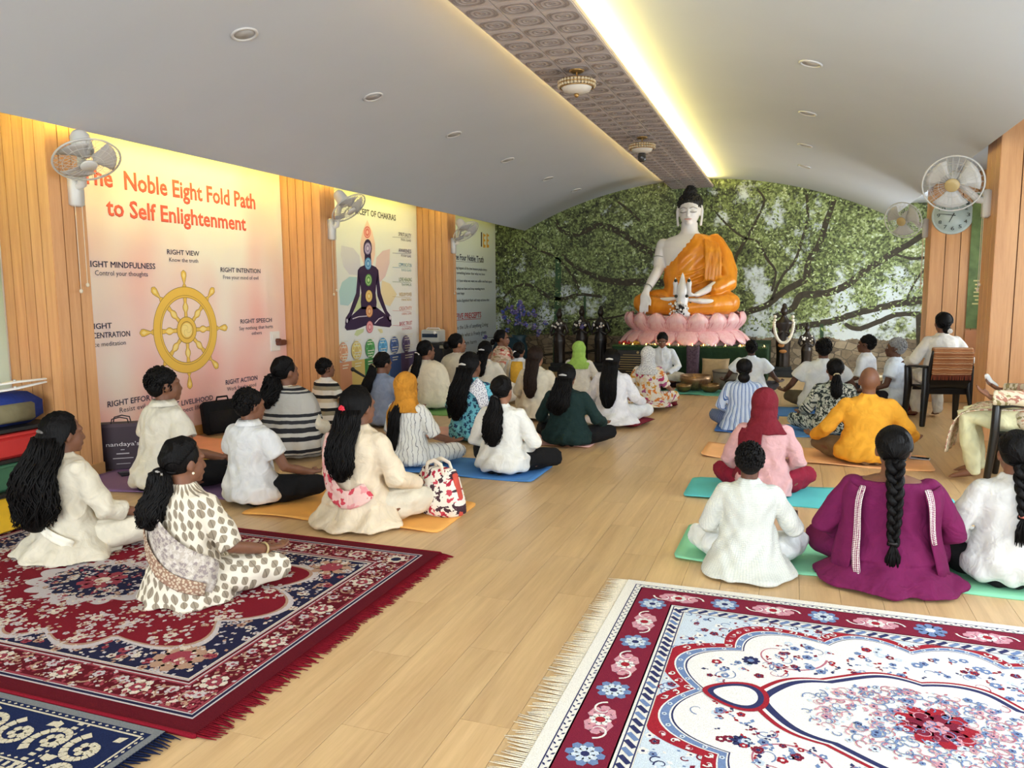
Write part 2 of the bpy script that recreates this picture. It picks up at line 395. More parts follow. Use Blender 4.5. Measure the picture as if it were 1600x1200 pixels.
# ---- mural wall
def mural():
    t = NT('mural_print'); co = t.coord('Object')
    sp = t.n('SeparateXYZ', Vector=co); X, Z = sp.outputs[0], sp.outputs[2]
    big = t.n('TexNoise', Vector=co, Scale=1.1, Detail=4.0, Roughness=.6)
    mid = t.n('TexNoise', Vector=co, Scale=4.5, Detail=6.0, Roughness=.75)
    leaf = t.n('TexVoronoi', Vector=co, Scale=30.0)
    leaf2 = t.n('TexVoronoi', Vector=co, Scale=17.0)
    rs = t.n('SeparateColor', Color=leaf.outputs['Color']); rs2 = t.n('SeparateColor', Color=leaf2.outputs['Color'])
    xr = t.n('MapRange', Value=X, i1=-5.5, i2=2.0).outputs[0]          # print paler and greener to the right, partly light painted into the colour
    f = t.math('ADD', t.math('MULTIPLY', rs.outputs[0], .40), t.math('ADD', t.math('MULTIPLY', rs2.outputs[1], .2), t.math('MULTIPLY', mid.outputs[0], .75)))
    f = t.math('ADD', t.math('SUBTRACT', f, .24), t.math('MULTIPLY', xr, .12))
    f = t.math('ADD', f, t.math('MULTIPLY', t.math('SUBTRACT', big.outputs[0], .5), .75))
    col = t.ramp(f, [(.18, (38, 40, 28)), (.36, (74, 80, 50)), (.52, (106, 118, 68)), (.66, (140, 154, 94)), (.80, (178, 190, 138)), (.93, (218, 226, 206))])
    # sky showing through
    gap = t.n('TexNoise', Vector=t.coord('Object', loc=(3.1, 0, 1.7)), Scale=1.7, Detail=7.0, Roughness=.72)
    zc = t.n('MapRange', Value=Z, i1=.8, i2=2.3, i3=.07, i4=-.02).outputs[0]
    gm = t.math('ADD', t.math('ADD', gap.outputs[0], t.math('MULTIPLY', xr, .09)), zc)
    col = t.mix(t.ramp(gm, [(.60, (0, 0, 0, 1)), (.68, (.9, .9, .9, 1))]), col, lin((214, 224, 226)))
    # stone balustrade along the bottom
    st = t.n('TexVoronoi', {'feature': 'DISTANCE_TO_EDGE'}, Vector=t.coord('Object', scale=(1, 1, 1.7)), Scale=5.5)
    stc = t.n('TexVoronoi', Vector=t.coord('Object', scale=(1, 1, 1.7)), Scale=5.5)
    stv = t.n('SeparateColor', Color=stc.outputs['Color'])
    scol = t.ramp(stv.outputs[0], [(0, (84, 68, 50)), (.5, (132, 112, 86)), (1, (176, 160, 132))])
    scol = t.mix(t.math('LESS_THAN', st.outputs[0], .05), scol, lin((48, 38, 28)))
    scol = t.mix(.35, scol, t.ramp(mid.outputs[0], [(.3, (40, 34, 24)), (.7, (190, 176, 150))]))
    zz = t.math('ADD', Z, t.math('MULTIPLY', t.math('SUBTRACT', mid.outputs[0], .5), .25))
    col = t.mix(t.math('LESS_THAN', zz, .62), col, scol)
    t.set(Base_Color=col, Roughness=.55, Specular_IOR_Level=.3); return t.m
wb = ob('wall_back', G().box(((XL + XR) / 2, YB + .06, 1.9), (XR - XL + .3, .12, 4.0)), mural(), smooth=False, kind='structure')
BRANCH = [  # (tone, [(px, py, width px)...]) read off the mural and laid on the wall plane
 (0, [(868, 345, 5), (880, 362, 6), (905, 366, 7), (935, 352, 8), (970, 364, 10), (1000, 386, 11), (1030, 400, 12)]),
 (0, [(878, 398, 4), (898, 416, 5), (930, 432, 8), (960, 440, 10), (1000, 441, 11), (1045, 440, 12)]),
 (0, [(782, 470, 3), (808, 447, 4), (832, 447, 5), (856, 463, 6), (880, 467, 6), (905, 460, 5), (940, 464, 4)]),
 (0, [(815, 372, 3), (840, 390, 3), (868, 402, 4), (890, 425, 4), (905, 450, 4)]),
 (0, [(965, 315, 3), (985, 330, 4), (1000, 345, 4)]),
 (1, [(872, 402, 9), (872, 450, 10), (870, 520, 12), (869, 590, 12)]),
 (1, [(914, 462, 4), (913, 515, 4)]),
 (0, [(1080, 270, 9), (1082, 330, 9), (1084, 420, 10), (1085, 520, 12)]),
 (0, [(1150, 492, 9), (1195, 478, 9), (1225, 455, 9), (1258, 436, 10), (1264, 408, 9), (1282, 378, 8), (1292, 345, 8), (1304, 312, 6)]),
 (0, [(1210, 495, 8), (1238, 482, 9), (1252, 462, 10), (1290, 458, 10), (1322, 446, 10), (1350, 424, 9), (1385, 402, 9), (1412, 386, 8), (1448, 364, 8)]),
 (0, [(1205, 470, 4), (1222, 432, 4), (1242, 408, 4), (1254, 372, 4), (1262, 340, 4), (1260, 300, 4)]),
 (0, [(1145, 430, 5), (1150, 402, 5), (1162, 380, 5), (1178, 352, 4), (1194, 315, 3), (1185, 298, 3)]),
 (0, [(1110, 322, 2), (1135, 350, 3), (1160, 370, 3), (1184, 378, 3), (1198, 404, 4), (1212, 425, 3), (1206, 455, 3)]),
 (0, [(1225, 514, 8), (1262, 508, 9), (1300, 502, 9), (1336, 490, 9), (1370, 482, 9), (1405, 474, 10), (1448, 468, 11)]),
 (0, [(1320, 506, 5), (1340, 514, 7), (1372, 503, 7), (1400, 492, 7), (1446, 490, 6)]),
 (0, [(1400, 398, 3), (1425, 404, 4), (1448, 402, 4)]),
 (0, [(1416, 470, 3), (1430, 440, 3), (1446, 420, 3)]),
 (1, [(1284, 506, 5), (1284, 560, 5)]), (0, [(1436, 490, 8), (1438, 560, 9)]),
 (0, [(800, 560, 3), (900, 550, 4), (980, 545, 4)]), (0, [(905, 500, 2), (950, 497, 3), (985, 490, 3)]),
]
M_BARK = [plain('38301f', .7, name='printed_bark', var=.35, vs=14), plain('33502f', .7, name='printed_post', var=.25, vs=9)]
pr = Vector((0, 0, 0))
for tone, pts in BRANCH:
    P = [(ony(x, y, YB - .002), w * YB / FPX * .5) for x, y, w in pts]
    # smooth the polyline, then a thin flat printed shape
    Q = []
    for i in range(len(P) - 1):
        p0 = P[max(i - 1, 0)]; p1 = P[i]; p2 = P[i + 1]; p3 = P[min(i + 2, len(P) - 1)]
        for k in range(6):
            u = k / 6; q = .5 * ((2 * p1[0]) + (p2[0] - p0[0]) * u + (2 * p0[0] - 5 * p1[0] + 4 * p2[0] - p3[0]) * u * u + (3 * p1[0] - p0[0] - 3 * p2[0] + p3[0]) * u ** 3)
            w = p1[1] + (p2[1] - p1[1]) * u; Q.append((q + Vector((rnd.uniform(-1, 1), 0, rnd.uniform(-1, 1))) * w * (.12 if tone == 0 else 0), w))
    Q.append(P[-1]); L = []; Rr = []
    for i, (q, w) in enumerate(Q):
        d = Q[min(i + 1, len(Q) - 1)][0] - Q[max(i - 1, 0)][0]; nn = Vector((-d.z, 0, d.x)).normalized() * w
        L.append(q + nn); Rr.append(q - nn)
    g = G(); n = len(Q)
    g.add(L + Rr, [(i, i + 1, n + i + 1, n + i) for i in range(n - 1)])
    ob('painted_branch', g, M_BARK[tone], wb, smooth=False)
# printed leaf sprays over the branches
lg = G(); cols = ['5f6c3c', '869858', 'a6b874', '414a2c', 'c6d4a6']
for i in range(11000):
    x = rnd.uniform(XL, XR); z = rnd.uniform(.75, 3.6)
    cl = math.sin(x * 2.1 + 1.3 * math.sin(z * 2.7)) + math.sin(z * 3.3 + x * 1.7) + rnd.gauss(0, .8)
    if cl < -.1: continue
    a = rnd.uniform(0, PI); l = rnd.uniform(.016, .042); w = l * .45; ca, sa = math.cos(a), math.sin(a)
    k = rnd.choices(range(5), (3, 3, 1 + 1.2 * (x > -1.5), 3 if x < -1.5 else 1.5, .4 + .8 * (x > -1)))[0]
    poly(lg, [(x + ca * u - sa * v, YB - .003 - .0002 * k, z + sa * u + ca * v) for u, v in ((-l, 0), (0, -w), (l, 0), (0, w))], k)
ob('printed_leaves', lg, [plain(c_, .6, name='printed_leaf') for c_ in cols], wb, smooth=False, kind='stuff')
# low pale step at the foot of the mural
st = thing('low_step', 'low pale boarded step at the foot of the mural by the far right pillar', 'step', (1.30, 12.5, 0))
for i, (d, h) in enumerate(((.9, .07), (.6, .14), (.3, .21))): ob('tread', G().box((0, .45 - d / 2, h - .035), (.7, d, .068), bev=.006), plain('b9ab90', .7, name='pale_board'), st, smooth=False)
# ================================================================== POSTERS
RL = Matrix(((0, 0, 1), (1, 0, 0), (0, 1, 0)))           # text x = +Y, y = +Z, normal = +X
def poster_mat(name, a, b, kind):
    t = NT(name); co = t.coord('Object'); sp = t.n('SeparateXYZ', Vector=co)
    nz = t.n('TexNoise', Vector=t.coord('Object', scale=(1, 1, .55)), Scale=1.3, Detail=1.0)
    if kind == 'pink':
        low = t.n('MapRange', Value=sp.outputs[2], i1=2.2, i2=.3, i3=0.0, i4=.30).outputs[0]
        f = t.math('ADD', nz.outputs[0], low)
        col = t.ramp(f, [(.45, lin(a)), (.78, lin(b))])
    else:
        f = t.math('ADD', t.math('MULTIPLY', nz.outputs[0], .3), t.n('MapRange', Value=sp.outputs[2], i1=3.0, i2=.0).outputs[0])
        col = t.ramp(f, [(.2, lin(a)), (1.0, lin(b))])
    t.set(Base_Color=col, Roughness=.4, Specular_IOR_Level=.35); return t.m
def ink(c): return plain(c, .55, name='printed_ink', var=0)
class Sheet:
    """flat print on the left wall: layers a tenth of a millimetre apart"""
    def __init__(s, name, label, y0, y1, z0, z1, mat_):
        s.X = XL + .012; s.k = 0
        s.o = ob(name, G().box((XL + .008, (y0 + y1) / 2, (z0 + z1) / 2), (.008, y1 - y0, z1 - z0)), mat_, smooth=False)
        s.o['label'] = label; s.o['category'] = 'poster'
    def px(s, x, y): p = onx(x, y, s.X); return (p.y, p.z)
    def shape(s, name, pts, c, raw=False):
        s.k += 1; P = pts if raw else [s.px(*p) for p in pts]
        g = G(); poly(g, [(s.X + .00025 * s.k, y, z) for y, z in P]); return ob(name, g, ink(c), s.o, smooth=False)
    def multi(s, name, polys, c):
        s.k += 1; g = G()
        for P in polys: poly(g, [(s.X + .00025 * s.k, y, z) for y, z in P])
        return ob(name, g, ink(c), s.o, smooth=False, kind='stuff')
    def text(s, t, x0, y0, x1, y1, h, c, bold=0.0):
        p0 = onx(x0, y0, s.X); p1 = onx(x1, y1, s.X); xm, ym = (x0 + x1) / 2, (y0 + y1) / 2
        hh = onx(xm, ym - h, s.X).z - onx(xm, ym, s.X).z
        lettering(t, s.o, ink(c), (s.X + .003, p0.y, (p0.z + p1.z) / 2), RL, p1.y - p0.y, hh, bold)
# --- eightfold path poster
S = Sheet('path_poster', 'large pink and cream poster with a golden eight-spoked wheel and red heading', 4.83, 8.13, .11, 3.0, poster_mat('poster_pink', (243, 233, 222), (240, 184, 176), 'pink'))
RED = (226, 92, 70); DK = (44, 36, 66)
S.text('The  Noble Eight Fold Path', 127, 286, 399, 326, 26, RED, .022)
S.text('to Self Enlightenment', 167, 334, 385, 362, 24, RED, .022)
for t, x0, y0, x1, y1, h, b in (
    ('RIGHT VIEW', 260.3, 397.5, 310.7, 399.5, 7.4, .014), ('Know the truth', 263.7, 408.7, 308.9, 410.5, 6.2, .0),
    ('RIGHT INTENTION', 344, 424.7, 406.3, 427, 6.8, .014), ('Free your mind of evil', 348, 436, 403, 437, 5.8, 0),
    ('RIGHT MINDFULNESS', 133, 416.5, 242, 420.3, 9, .014), ('Control your thoughts', 147.8, 430, 230.3, 432, 7.6, 0),
    ('RIGHT SPEECH', 375, 505, 424, 503.4, 6.3, .014), ('Say nothing that hurts', 373.3, 515, 426, 513.4, 5.5, 0), ('others', 393, 523, 408.6, 522.3, 5.2, 0),
    ('RIGHT', 138, 514.3, 174, 513, 8.5, .014), ('CONCENTRATION', 120, 529, 203, 526.6, 8.5, .014), ('Practice meditation', 124, 542.5, 196, 540, 7.2, 0),
    ('RIGHT ACTION', 352, 600, 401.7, 594.6, 7, .014), ('Work for the good', 354.8, 610, 400, 604.5, 6, 0),
    ('RIGHT EFFORT', 167, 634.5, 240, 626.3, 8.6, .014), ('Resist evil', 186, 643, 226, 639.8, 7.6, 0),
    ('RIGHT LIVELIHOOD', 252, 635.4, 332.4, 628.7, 7.8, .014), ('Respect life', 272, 645, 313.4, 640.5, 7, 0)):
    S.text(t, x0, y0, x1, y1, h, DK, b)
c0 = onx(291.8, 515.8, S.X); RW = (onx(291.8, 448.5, S.X).z - onx(291.8, 582.5, S.X).z) / 2
GOLD, LINE, PALE = (236, 192, 78), (150, 108, 40), (246, 222, 140)
def ann(r0, r1, n=64): 
    P = []
    for i in range(n):
        a, b = 2 * PI * i / n, 2 * PI * (i + 1) / n
        P.append([(c0.y + r * math.cos(t) * RW, c0.z + r * math.sin(t) * RW) for r, t in ((r0, a), (r1, a), (r1, b), (r0, b))])
    return P
def rad(prof, ang):
    """symmetric blade along a radius: prof = [(r, half width)]"""
    ca, sa = math.cos(ang), math.sin(ang)
    pts = [(r, w) for r, w in prof] + [(r, -w) for r, w in reversed(prof)]
    return [(c0.y + (r * ca - w * sa) * RW, c0.z + (r * sa + w * ca) * RW) for r, w in pts]
A8 = [PI / 4 * i for i in range(8)]
spk = [(.28, .045), (.42, .035), (.50, .075), (.56, .075), (.64, .035), (.78, .055)]; knob = [(.98, .06), (1.03, .05), (1.08, .014), (1.2, .055), (1.27, .075), (1.34, .07), (1.38, .014)]
grow = lambda pr, k: [(r, w + k) for r, w in pr]
S.multi('wheel_outline', [rad(grow(spk, .012), a) for a in A8] + [rad([(knob[0][0], .07)] + grow(knob[1:-1], .012) + [(1.392, .016)], a) for a in A8], LINE)
S.multi('wheel_spokes', [rad(spk, a) for a in A8] + [rad(knob, a) for a in A8], GOLD)
S.multi('spoke_facets', [rad([(.42, .006), (.50, .05), (.56, .05), (.64, .006)], a) for a in A8] + [rad([(.3, .004), (.46, .004)], a) for a in A8] + [rad([(1.08, .004), (1.2, .008), (1.27, .045), (1.33, .014)], a) for a in A8], PALE)
S.multi('rim_outline', ann(.752, 1.012), LINE); S.multi('wheel_rim', ann(.764, 1.0), GOLD); S.multi('rim_line', ann(.805, .815), LINE)
S.multi('hub_outline', ann(0.0, .315), LINE); S.multi('wheel_hub', ann(0.0, .30), GOLD); S.multi('hub_ring', ann(.19, .205), LINE); S.multi('hub_disc', ann(0, .165), PALE)
sw = []
for q in range(3):
    P = []
    for k in range(9): t = k / 8; P.append((t * .15, q * 2 * PI / 3 + t * 2.2))
    sw.append([(c0.y + r * RW * math.cos(a) , c0.z + r * RW * math.sin(a)) for r, a in P] + [(c0.y + (r + .012) * RW * math.cos(a + .25), c0.z + (r + .012) * RW * math.sin(a + .25)) for r, a in reversed(P)])
S.multi('hub_swirl', sw, LINE)
# --- chakra poster
S = Sheet('chakra_poster', 'white chakra poster with a dark seated figure, lotus petals and coloured discs', 8.48, 11.81, .11, 3.0, poster_mat('poster_white', (240, 238, 226), (238, 240, 240), 'plain'))
z3 = lambda pts: [(430 + x / 4.138, 250 + y / 4.138) for x, y in pts]
def oval(cx, cy, rx, ry, n=28): return [(cx + rx * math.cos(2 * PI * i / n), cy + ry * math.sin(2 * PI * i / n)) for i in range(n)]
S.text('CONCEPT OF CHAKRAS', 543, 332.5, 618, 344, 9.3, (52, 48, 50), .014)
for nm, pts, c in (
    ('aura', [(595, 388), (566, 460), (550, 540), (552, 610), (575, 680), (600, 700), (628, 680), (646, 610), (646, 540), (626, 460)], (244, 208, 190)),
    ('petal', [(428, 552), (424, 610), (442, 690), (480, 740), (530, 745), (552, 690), (545, 620), (505, 570)], (222, 218, 222)),
    ('petal', [(742, 576), (694, 588), (655, 630), (645, 720), (678, 790), (712, 752), (738, 670)], (236, 206, 200)),
    ('petal', [(412, 850), (432, 790), (480, 755), (528, 758), (528, 880), (472, 942), (420, 936)], (184, 216, 216)),
    ('petal', [(786, 868), (742, 800), (690, 778), (678, 880), (700, 930), (742, 946)], (242, 222, 178)),
    ('petal', [(556, 860), (530, 920), (505, 985), (540, 980), (560, 950)], (206, 218, 160)), ('petal', [(648, 860), (690, 960), (660, 960), (650, 930)], (232, 230, 200)),
    ('petal', [(510, 1130), (525, 1100), (575, 1090), (570, 1112), (530, 1140)], (214, 224, 170)), ('petal', [(660, 1092), (690, 1092), (696, 1116), (680, 1120)], (236, 226, 170))):
    S.shape(nm, z3(pts), c)
PUR = (50, 24, 66)
S.shape('figure_head', z3(oval(597, 570, 27, 58)), PUR); S.shape('figure_neck', z3([(578, 610), (618, 610), (622, 690), (576, 690)]), PUR)
S.multi('figure_body', [[S.px(*p) for p in z3(q)] for q in (
    [(533, 712), (548, 692), (580, 678), (620, 678), (650, 692), (666, 712), (662, 770), (652, 810), (648, 860), (655, 920), (652, 965), (556, 965), (552, 920), (556, 860), (550, 810), (540, 770)],
    [(533, 712), (529, 780), (522, 860), (500, 920), (478, 985), (455, 1020), (452, 1060), (474, 1050), (494, 1005), (518, 950), (545, 880), (550, 790)],
    [(666, 712), (672, 780), (682, 860), (702, 920), (722, 975), (748, 1010), (750, 1050), (732, 1040), (712, 1000), (686, 945), (660, 880), (652, 790)],
    [(556, 950), (500, 1000), (456, 1046), (449, 1085), (462, 1102), (520, 1096), (600, 1064), (680, 1076), (738, 1082), (752, 1068), (747, 1034), (705, 992), (652, 950)])], PUR)
S.multi('figure_line', [[S.px(*p) for p in z3(q)] for q in ([(498, 1024), (540, 1010), (590, 1006), (600, 1000), (602, 1006), (592, 1012), (540, 1016), (500, 1030)], [(640, 1055), (668, 1024), (698, 1012), (698, 1017), (672, 1029), (644, 1060)],
    oval(464, 1040, 6, 14, 10), oval(742, 1020, 6, 14, 10))], (226, 214, 222))
for i, (y, c, d) in enumerate(((467, (226, 120, 112), (246, 190, 180)), (572, (150, 134, 178), (210, 200, 226)), (670, (84, 150, 200), (170, 212, 236)), (776, (98, 160, 76), (200, 226, 170)), (880, (232, 190, 96), (250, 230, 170)), (978, (226, 150, 92), (246, 204, 160)), (1080, (222, 128, 136), (246, 196, 196)))):
    cx = 594 + i * 2.4
    S.shape('chakra_disc', z3(oval(cx, y, 22, 39)), c); S.multi('chakra_ring', [[S.px(*p) for p in z3([a, b, cc, dd])] for a, b, cc, dd in zip(oval(cx, y, 17, 30), oval(cx, y, 14, 26), oval(cx, y, 14, 26)[1:] + oval(cx, y, 14, 26)[:1], oval(cx, y, 17, 30)[1:] + oval(cx, y, 17, 30)[:1])], d)
    S.shape('chakra_core', z3(oval(cx, y, 7, 12, 12)), d)
for y, a, b, c in ((497, 'SPIRITUALITY', 'PINEAL GLAND', (90, 84, 92)), (600, 'AWARENESS', 'PITUITARY GLAND', (70, 60, 96)), (692, 'COMMUNICATION', 'THYROID GLAND', (96, 160, 180)), (786, 'LOVE HEALING', 'THYMUS', (96, 130, 70)), (882, 'WISDOM POWER', 'PANCREAS', (214, 182, 110)), (972, 'CREATIVITY', 'ADRENAL GLAND', (222, 150, 130)), (1068, 'BASIC TRUST', 'GONADS', (206, 76, 84))):
    k = (y - 497) / 570
    q = z3([(796 + 6 * k, y - 2), (878 + 6 * k, y - 1), (812 + 6 * k, y + 28), (876 + 6 * k, y + 29)])
    S.text(a, *q[0], *q[1], 5.6, c, .008); S.text(b, *q[2], *q[3], 3.6, c)
    S.shape('rule', z3([(755, y - 0), (872, y + 7), (872, y + 9), (755, y + 2)]), c)
z5 = lambda pts: [(510 + x / 7.5, 480 + y / 7.5) for x, y in pts]
DISC = ((190, 527, 57, 116, (226, 160, 122)), (347, 507, 60, 112, (230, 204, 122)), (505, 485, 56, 110, (72, 148, 76)), (655, 465, 54, 106, (84, 158, 204)), (790, 445, 49, 101, (64, 94, 152)), (925, 430, 47, 101, (98, 84, 122)))
for x, y, rx, ry, c in DISC:
    lite = tuple(min(255, v + 60) for v in c)
    S.shape('seal', z5(oval(x, y, rx, ry)), c)
    for k0, k1 in ((.86, .80), (.5, .44)):
        A, B = oval(x, y, rx * k0, ry * k0), oval(x, y, rx * k1, ry * k1)
        S.multi('seal_ring', [[S.px(*p) for p in z5([A[i], B[i], B[(i + 1) % 28], A[(i + 1) % 28]])] for i in range(28)], lite)
    S.multi('seal_dots', [[S.px(*p) for p in z5(oval(x + rx * .65 * math.cos(a), y + ry * .65 * math.sin(a), rx * .1, ry * .1, 8))] for a in A8], lite)
XB = (528.7, 548, 568.3, 588.7, 607, 625, 650)
for i in range(6):
    y0 = 480 + (652 - (XB[i] - 532) * .87) / 7.5; y1 = 480 + (652 - (XB[i + 1] - 532) * .87) / 7.5
    c = DISC[i][4]
    P = [S.px(XB[i], y0), S.px(XB[i + 1], y1)]; ZB = S.px(XB[0], 480 + 652 / 7.5)[1]; P = [(P[0][0], ZB), (P[1][0], ZB)]
    S.shape('band', [P[0], P[1], (P[1][0], .13), (P[0][0], .13)], tuple(int(v * .96) for v in c), raw=True)
    m0 = P[0][0] + (P[1][0] - P[0][0]) * .25; m1 = P[0][0] + (P[1][0] - P[0][0]) * .75
    S.multi('band_text', [[(m0, z), (m1 - .03 * (k % 3), z), (m1 - .03 * (k % 3), z - .014), (m0, z - .014)] for k, z in enumerate((.84, .80, .76, .66, .62, .58, .5, .46))], (236, 232, 214))
# --- four noble truths poster
S = Sheet('truths_poster', 'pale blue poster of printed text lines beside the tree mural', 12.18, 15.46, .11, 3.0, poster_mat('poster_blue', (226, 232, 214), (206, 220, 232), 'plain'))
z7 = lambda x, y: (700 + x / 5.222, 330 + y / 5.222)
S.text('The Four Noble Truth', *z7(40, 399), *z7(290, 411), 9.2, (48, 46, 52), .016)
S.shape('rule', [z7(40, 407), z7(290, 417), z7(290, 420), z7(40, 410)], (48, 46, 52))
for t, x0, y0, x1, y1 in (('Suffering happens all the time because people always', 30, 473, 316, 483), ('want something better than what we have', 30, 512, 300, 522), ("We don't have what we want we suffer and feel upset", 20, 576, 358, 582),
    ('Accept what we have and stop wanting more', 20, 640, 297, 643), ('to be ever happy', 40, 680, 133, 678), ('The Noble Eightfold Path will help achieve this', 30, 738, 334, 736)):
    S.text(t, *z7(x0, y0), *z7(x1, y1), 4.0, (56, 60, 66), .008)
S.text('FIVE PRECEPTS', *z7(64, 880), *z7(268, 868), 8.6, (196, 48, 52), .014); S.shape('rule', [z7(64, 888), z7(268, 875), z7(268, 879), z7(64, 892)], (196, 48, 52))
for t, x0, y0, x1, y1 in (('Value the Life of anything Living', 30, 968, 326, 938), ('Take only what is Freely given', 30, 1032, 310, 1004), ('Refrain from harm', 30, 1104, 230, 1080)): S.text(t, *z7(x0, y0), *z7(x1, y1), 6.0, (60, 70, 84), .008)
S.shape('logo_bar', [z7(268, 172), z7(278, 170), z7(278, 292), z7(268, 288)], (40, 36, 34))
for x in (286, 314): S.multi('logo_letter', [[S.px(*z7(*p)) for p in q] for q in ([(x, 180), (x + 8, 182), (x + 8, 300), (x, 296)], [(x + 8, 190), (x + 20, 190), (x + 20, 206), (x + 8, 206)], [(x + 8, 230), (x + 18, 231), (x + 18, 248), (x + 8, 247)], [(x + 8, 272), (x + 20, 275), (x + 20, 298), (x + 8, 296)])], (226, 168, 52))
# --- flower poster in the nearest left bay, seen as a sliver
S = Sheet('flower_poster', 'green poster with pink blossoms at the far left edge', 1.16, 4.46, .11, 3.0, poster_mat('poster_green', (86, 128, 62), (216, 226, 206), 'plain'))
for i in range(70):
    y, z = rnd.uniform(3.2, 4.34), rnd.uniform(.85, 1.55); r = rnd.uniform(.03, .07)
    S.k = i % 6; S.shape('blossom', [(y + r * (1 + .35 * math.cos(5 * t)) * math.cos(t), z + r * (1 + .35 * math.cos(5 * t)) * math.sin(t)) for t in [2 * PI * k / 20 for k in range(20)]], rnd.choice([(214, 92, 130), (232, 140, 160), (196, 70, 100)]), raw=True)
# --- narrow green banner beside the far right pillar
bn = thing('wall_banner', 'narrow green hanging banner beside the wall clock pillar', 'banner', (2.27, 11.62, 0))
ob('cloth', G().box((0, 0, 1.87), (.22, .008, 1.75)), plain('667a48', .7, name='green_banner', var=.35, vs=7), bn, smooth=False)
ob('lower_panel', G().box((0, -.002, .72), (.22, .008, .5)), plain('cf8f66', .7, name='salmon_panel'), bn, smooth=False)
ob('rod', G().tube([(-.12, 0, 2.75), (.12, 0, 2.75)], .008, 8), M_WHITE, bn)
RN = Matrix(((1, 0, 0), (0, 0, -1), (0, 1, 0)))           # text x = +X, y = +Z, normal = -Y
g = G()
for i in range(7): g.box((.01 * (i % 2), -.0055, 1.62 - .05 * i), (.10 - .02 * (i % 3), .002, .018))
ob('printed_lines', g, ink((206, 196, 130)), bn, smooth=False, kind='stuff')

# ---- switch plate with plug
sp_ = onx(428, 533, XL)
sw_ = thing('wall_switch', 'white socket plate with a brown plug on the pink poster', 'switch', (XL + .012, sp_.y, sp_.z))
ob('plate', G().box((.006, 0, 0), (.012, .17, .24), bev=.004), M_WHITE, sw_, smooth=False)
ob('plug', G().box((.05, .06, -.02), (.08, .11, .07), bev=.012).box((.04, .02, .01), (.05, .05, .045), bev=.008), plain('6b3a28', .5, name='brown_plug'), sw_, smooth=False)
ob('rocker', G().box((.014, -.03, .05), (.008, .05, .07), bev=.002), M_WHITE, sw_, smooth=False)

# ---- wall clock
ck = ony(1488.5, 336.5, 11.63); RC = .245
cl = thing('wall_clock', 'round white wall clock on the clad pillar below a fan', 'clock', (ck.x, 11.635, ck.z))
RX = Matrix.Rotation(PI / 2, 3, 'X')
ob('case', G().lathe([(.0, -.01), (RC, -.01), (RC, .014), (RC - .01, .016), (RC - .028, .016), (RC - .03, .028)], n=40, rot=RX), plain('b4bfb8', .35, name='clock_rim'), cl)
ob('face', G().lathe([(0, .014), (RC - .028, .014), (RC - .028, .026)], n=40, rot=RX), plain('e6ebe2', .5, name='clock_face', var=.01), cl)
for n in range(12):
    a = PI / 2 - (n or 12) * PI / 6; r = RC * .70; s_ = str(n or 12)
    lettering(s_, cl, ink((50, 56, 54)), (r * math.cos(a) - .02 * len(s_), -.034, r * math.sin(a) - .022), RN, .038 * len(s_), .045)
def hand(ang, l, w):
    a = PI / 2 - ang; d = Vector((math.cos(a), 0, math.sin(a))); n_ = Vector((-d.z, 0, d.x)) * w
    g = G(); P = [d * -.03 - n_, d * l - n_ * .5, d * l + n_ * .5, d * -.03 + n_]
    g.add([p + Vector((0, -.037, 0)) for p in P] + [p + Vector((0, -.034, 0)) for p in P], [(0, 1, 2, 3), (7, 6, 5, 4)] + [(i, (i + 1) % 4, 4 + (i + 1) % 4, 4 + i) for i in range(4)]); return g
ob('hour_hand', hand(math.radians(205), .10, .006), ink((40, 40, 40)), cl, smooth=False); ob('minute_hand', hand(math.radians(278), .165, .005), ink((40, 40, 40)), cl, smooth=False)

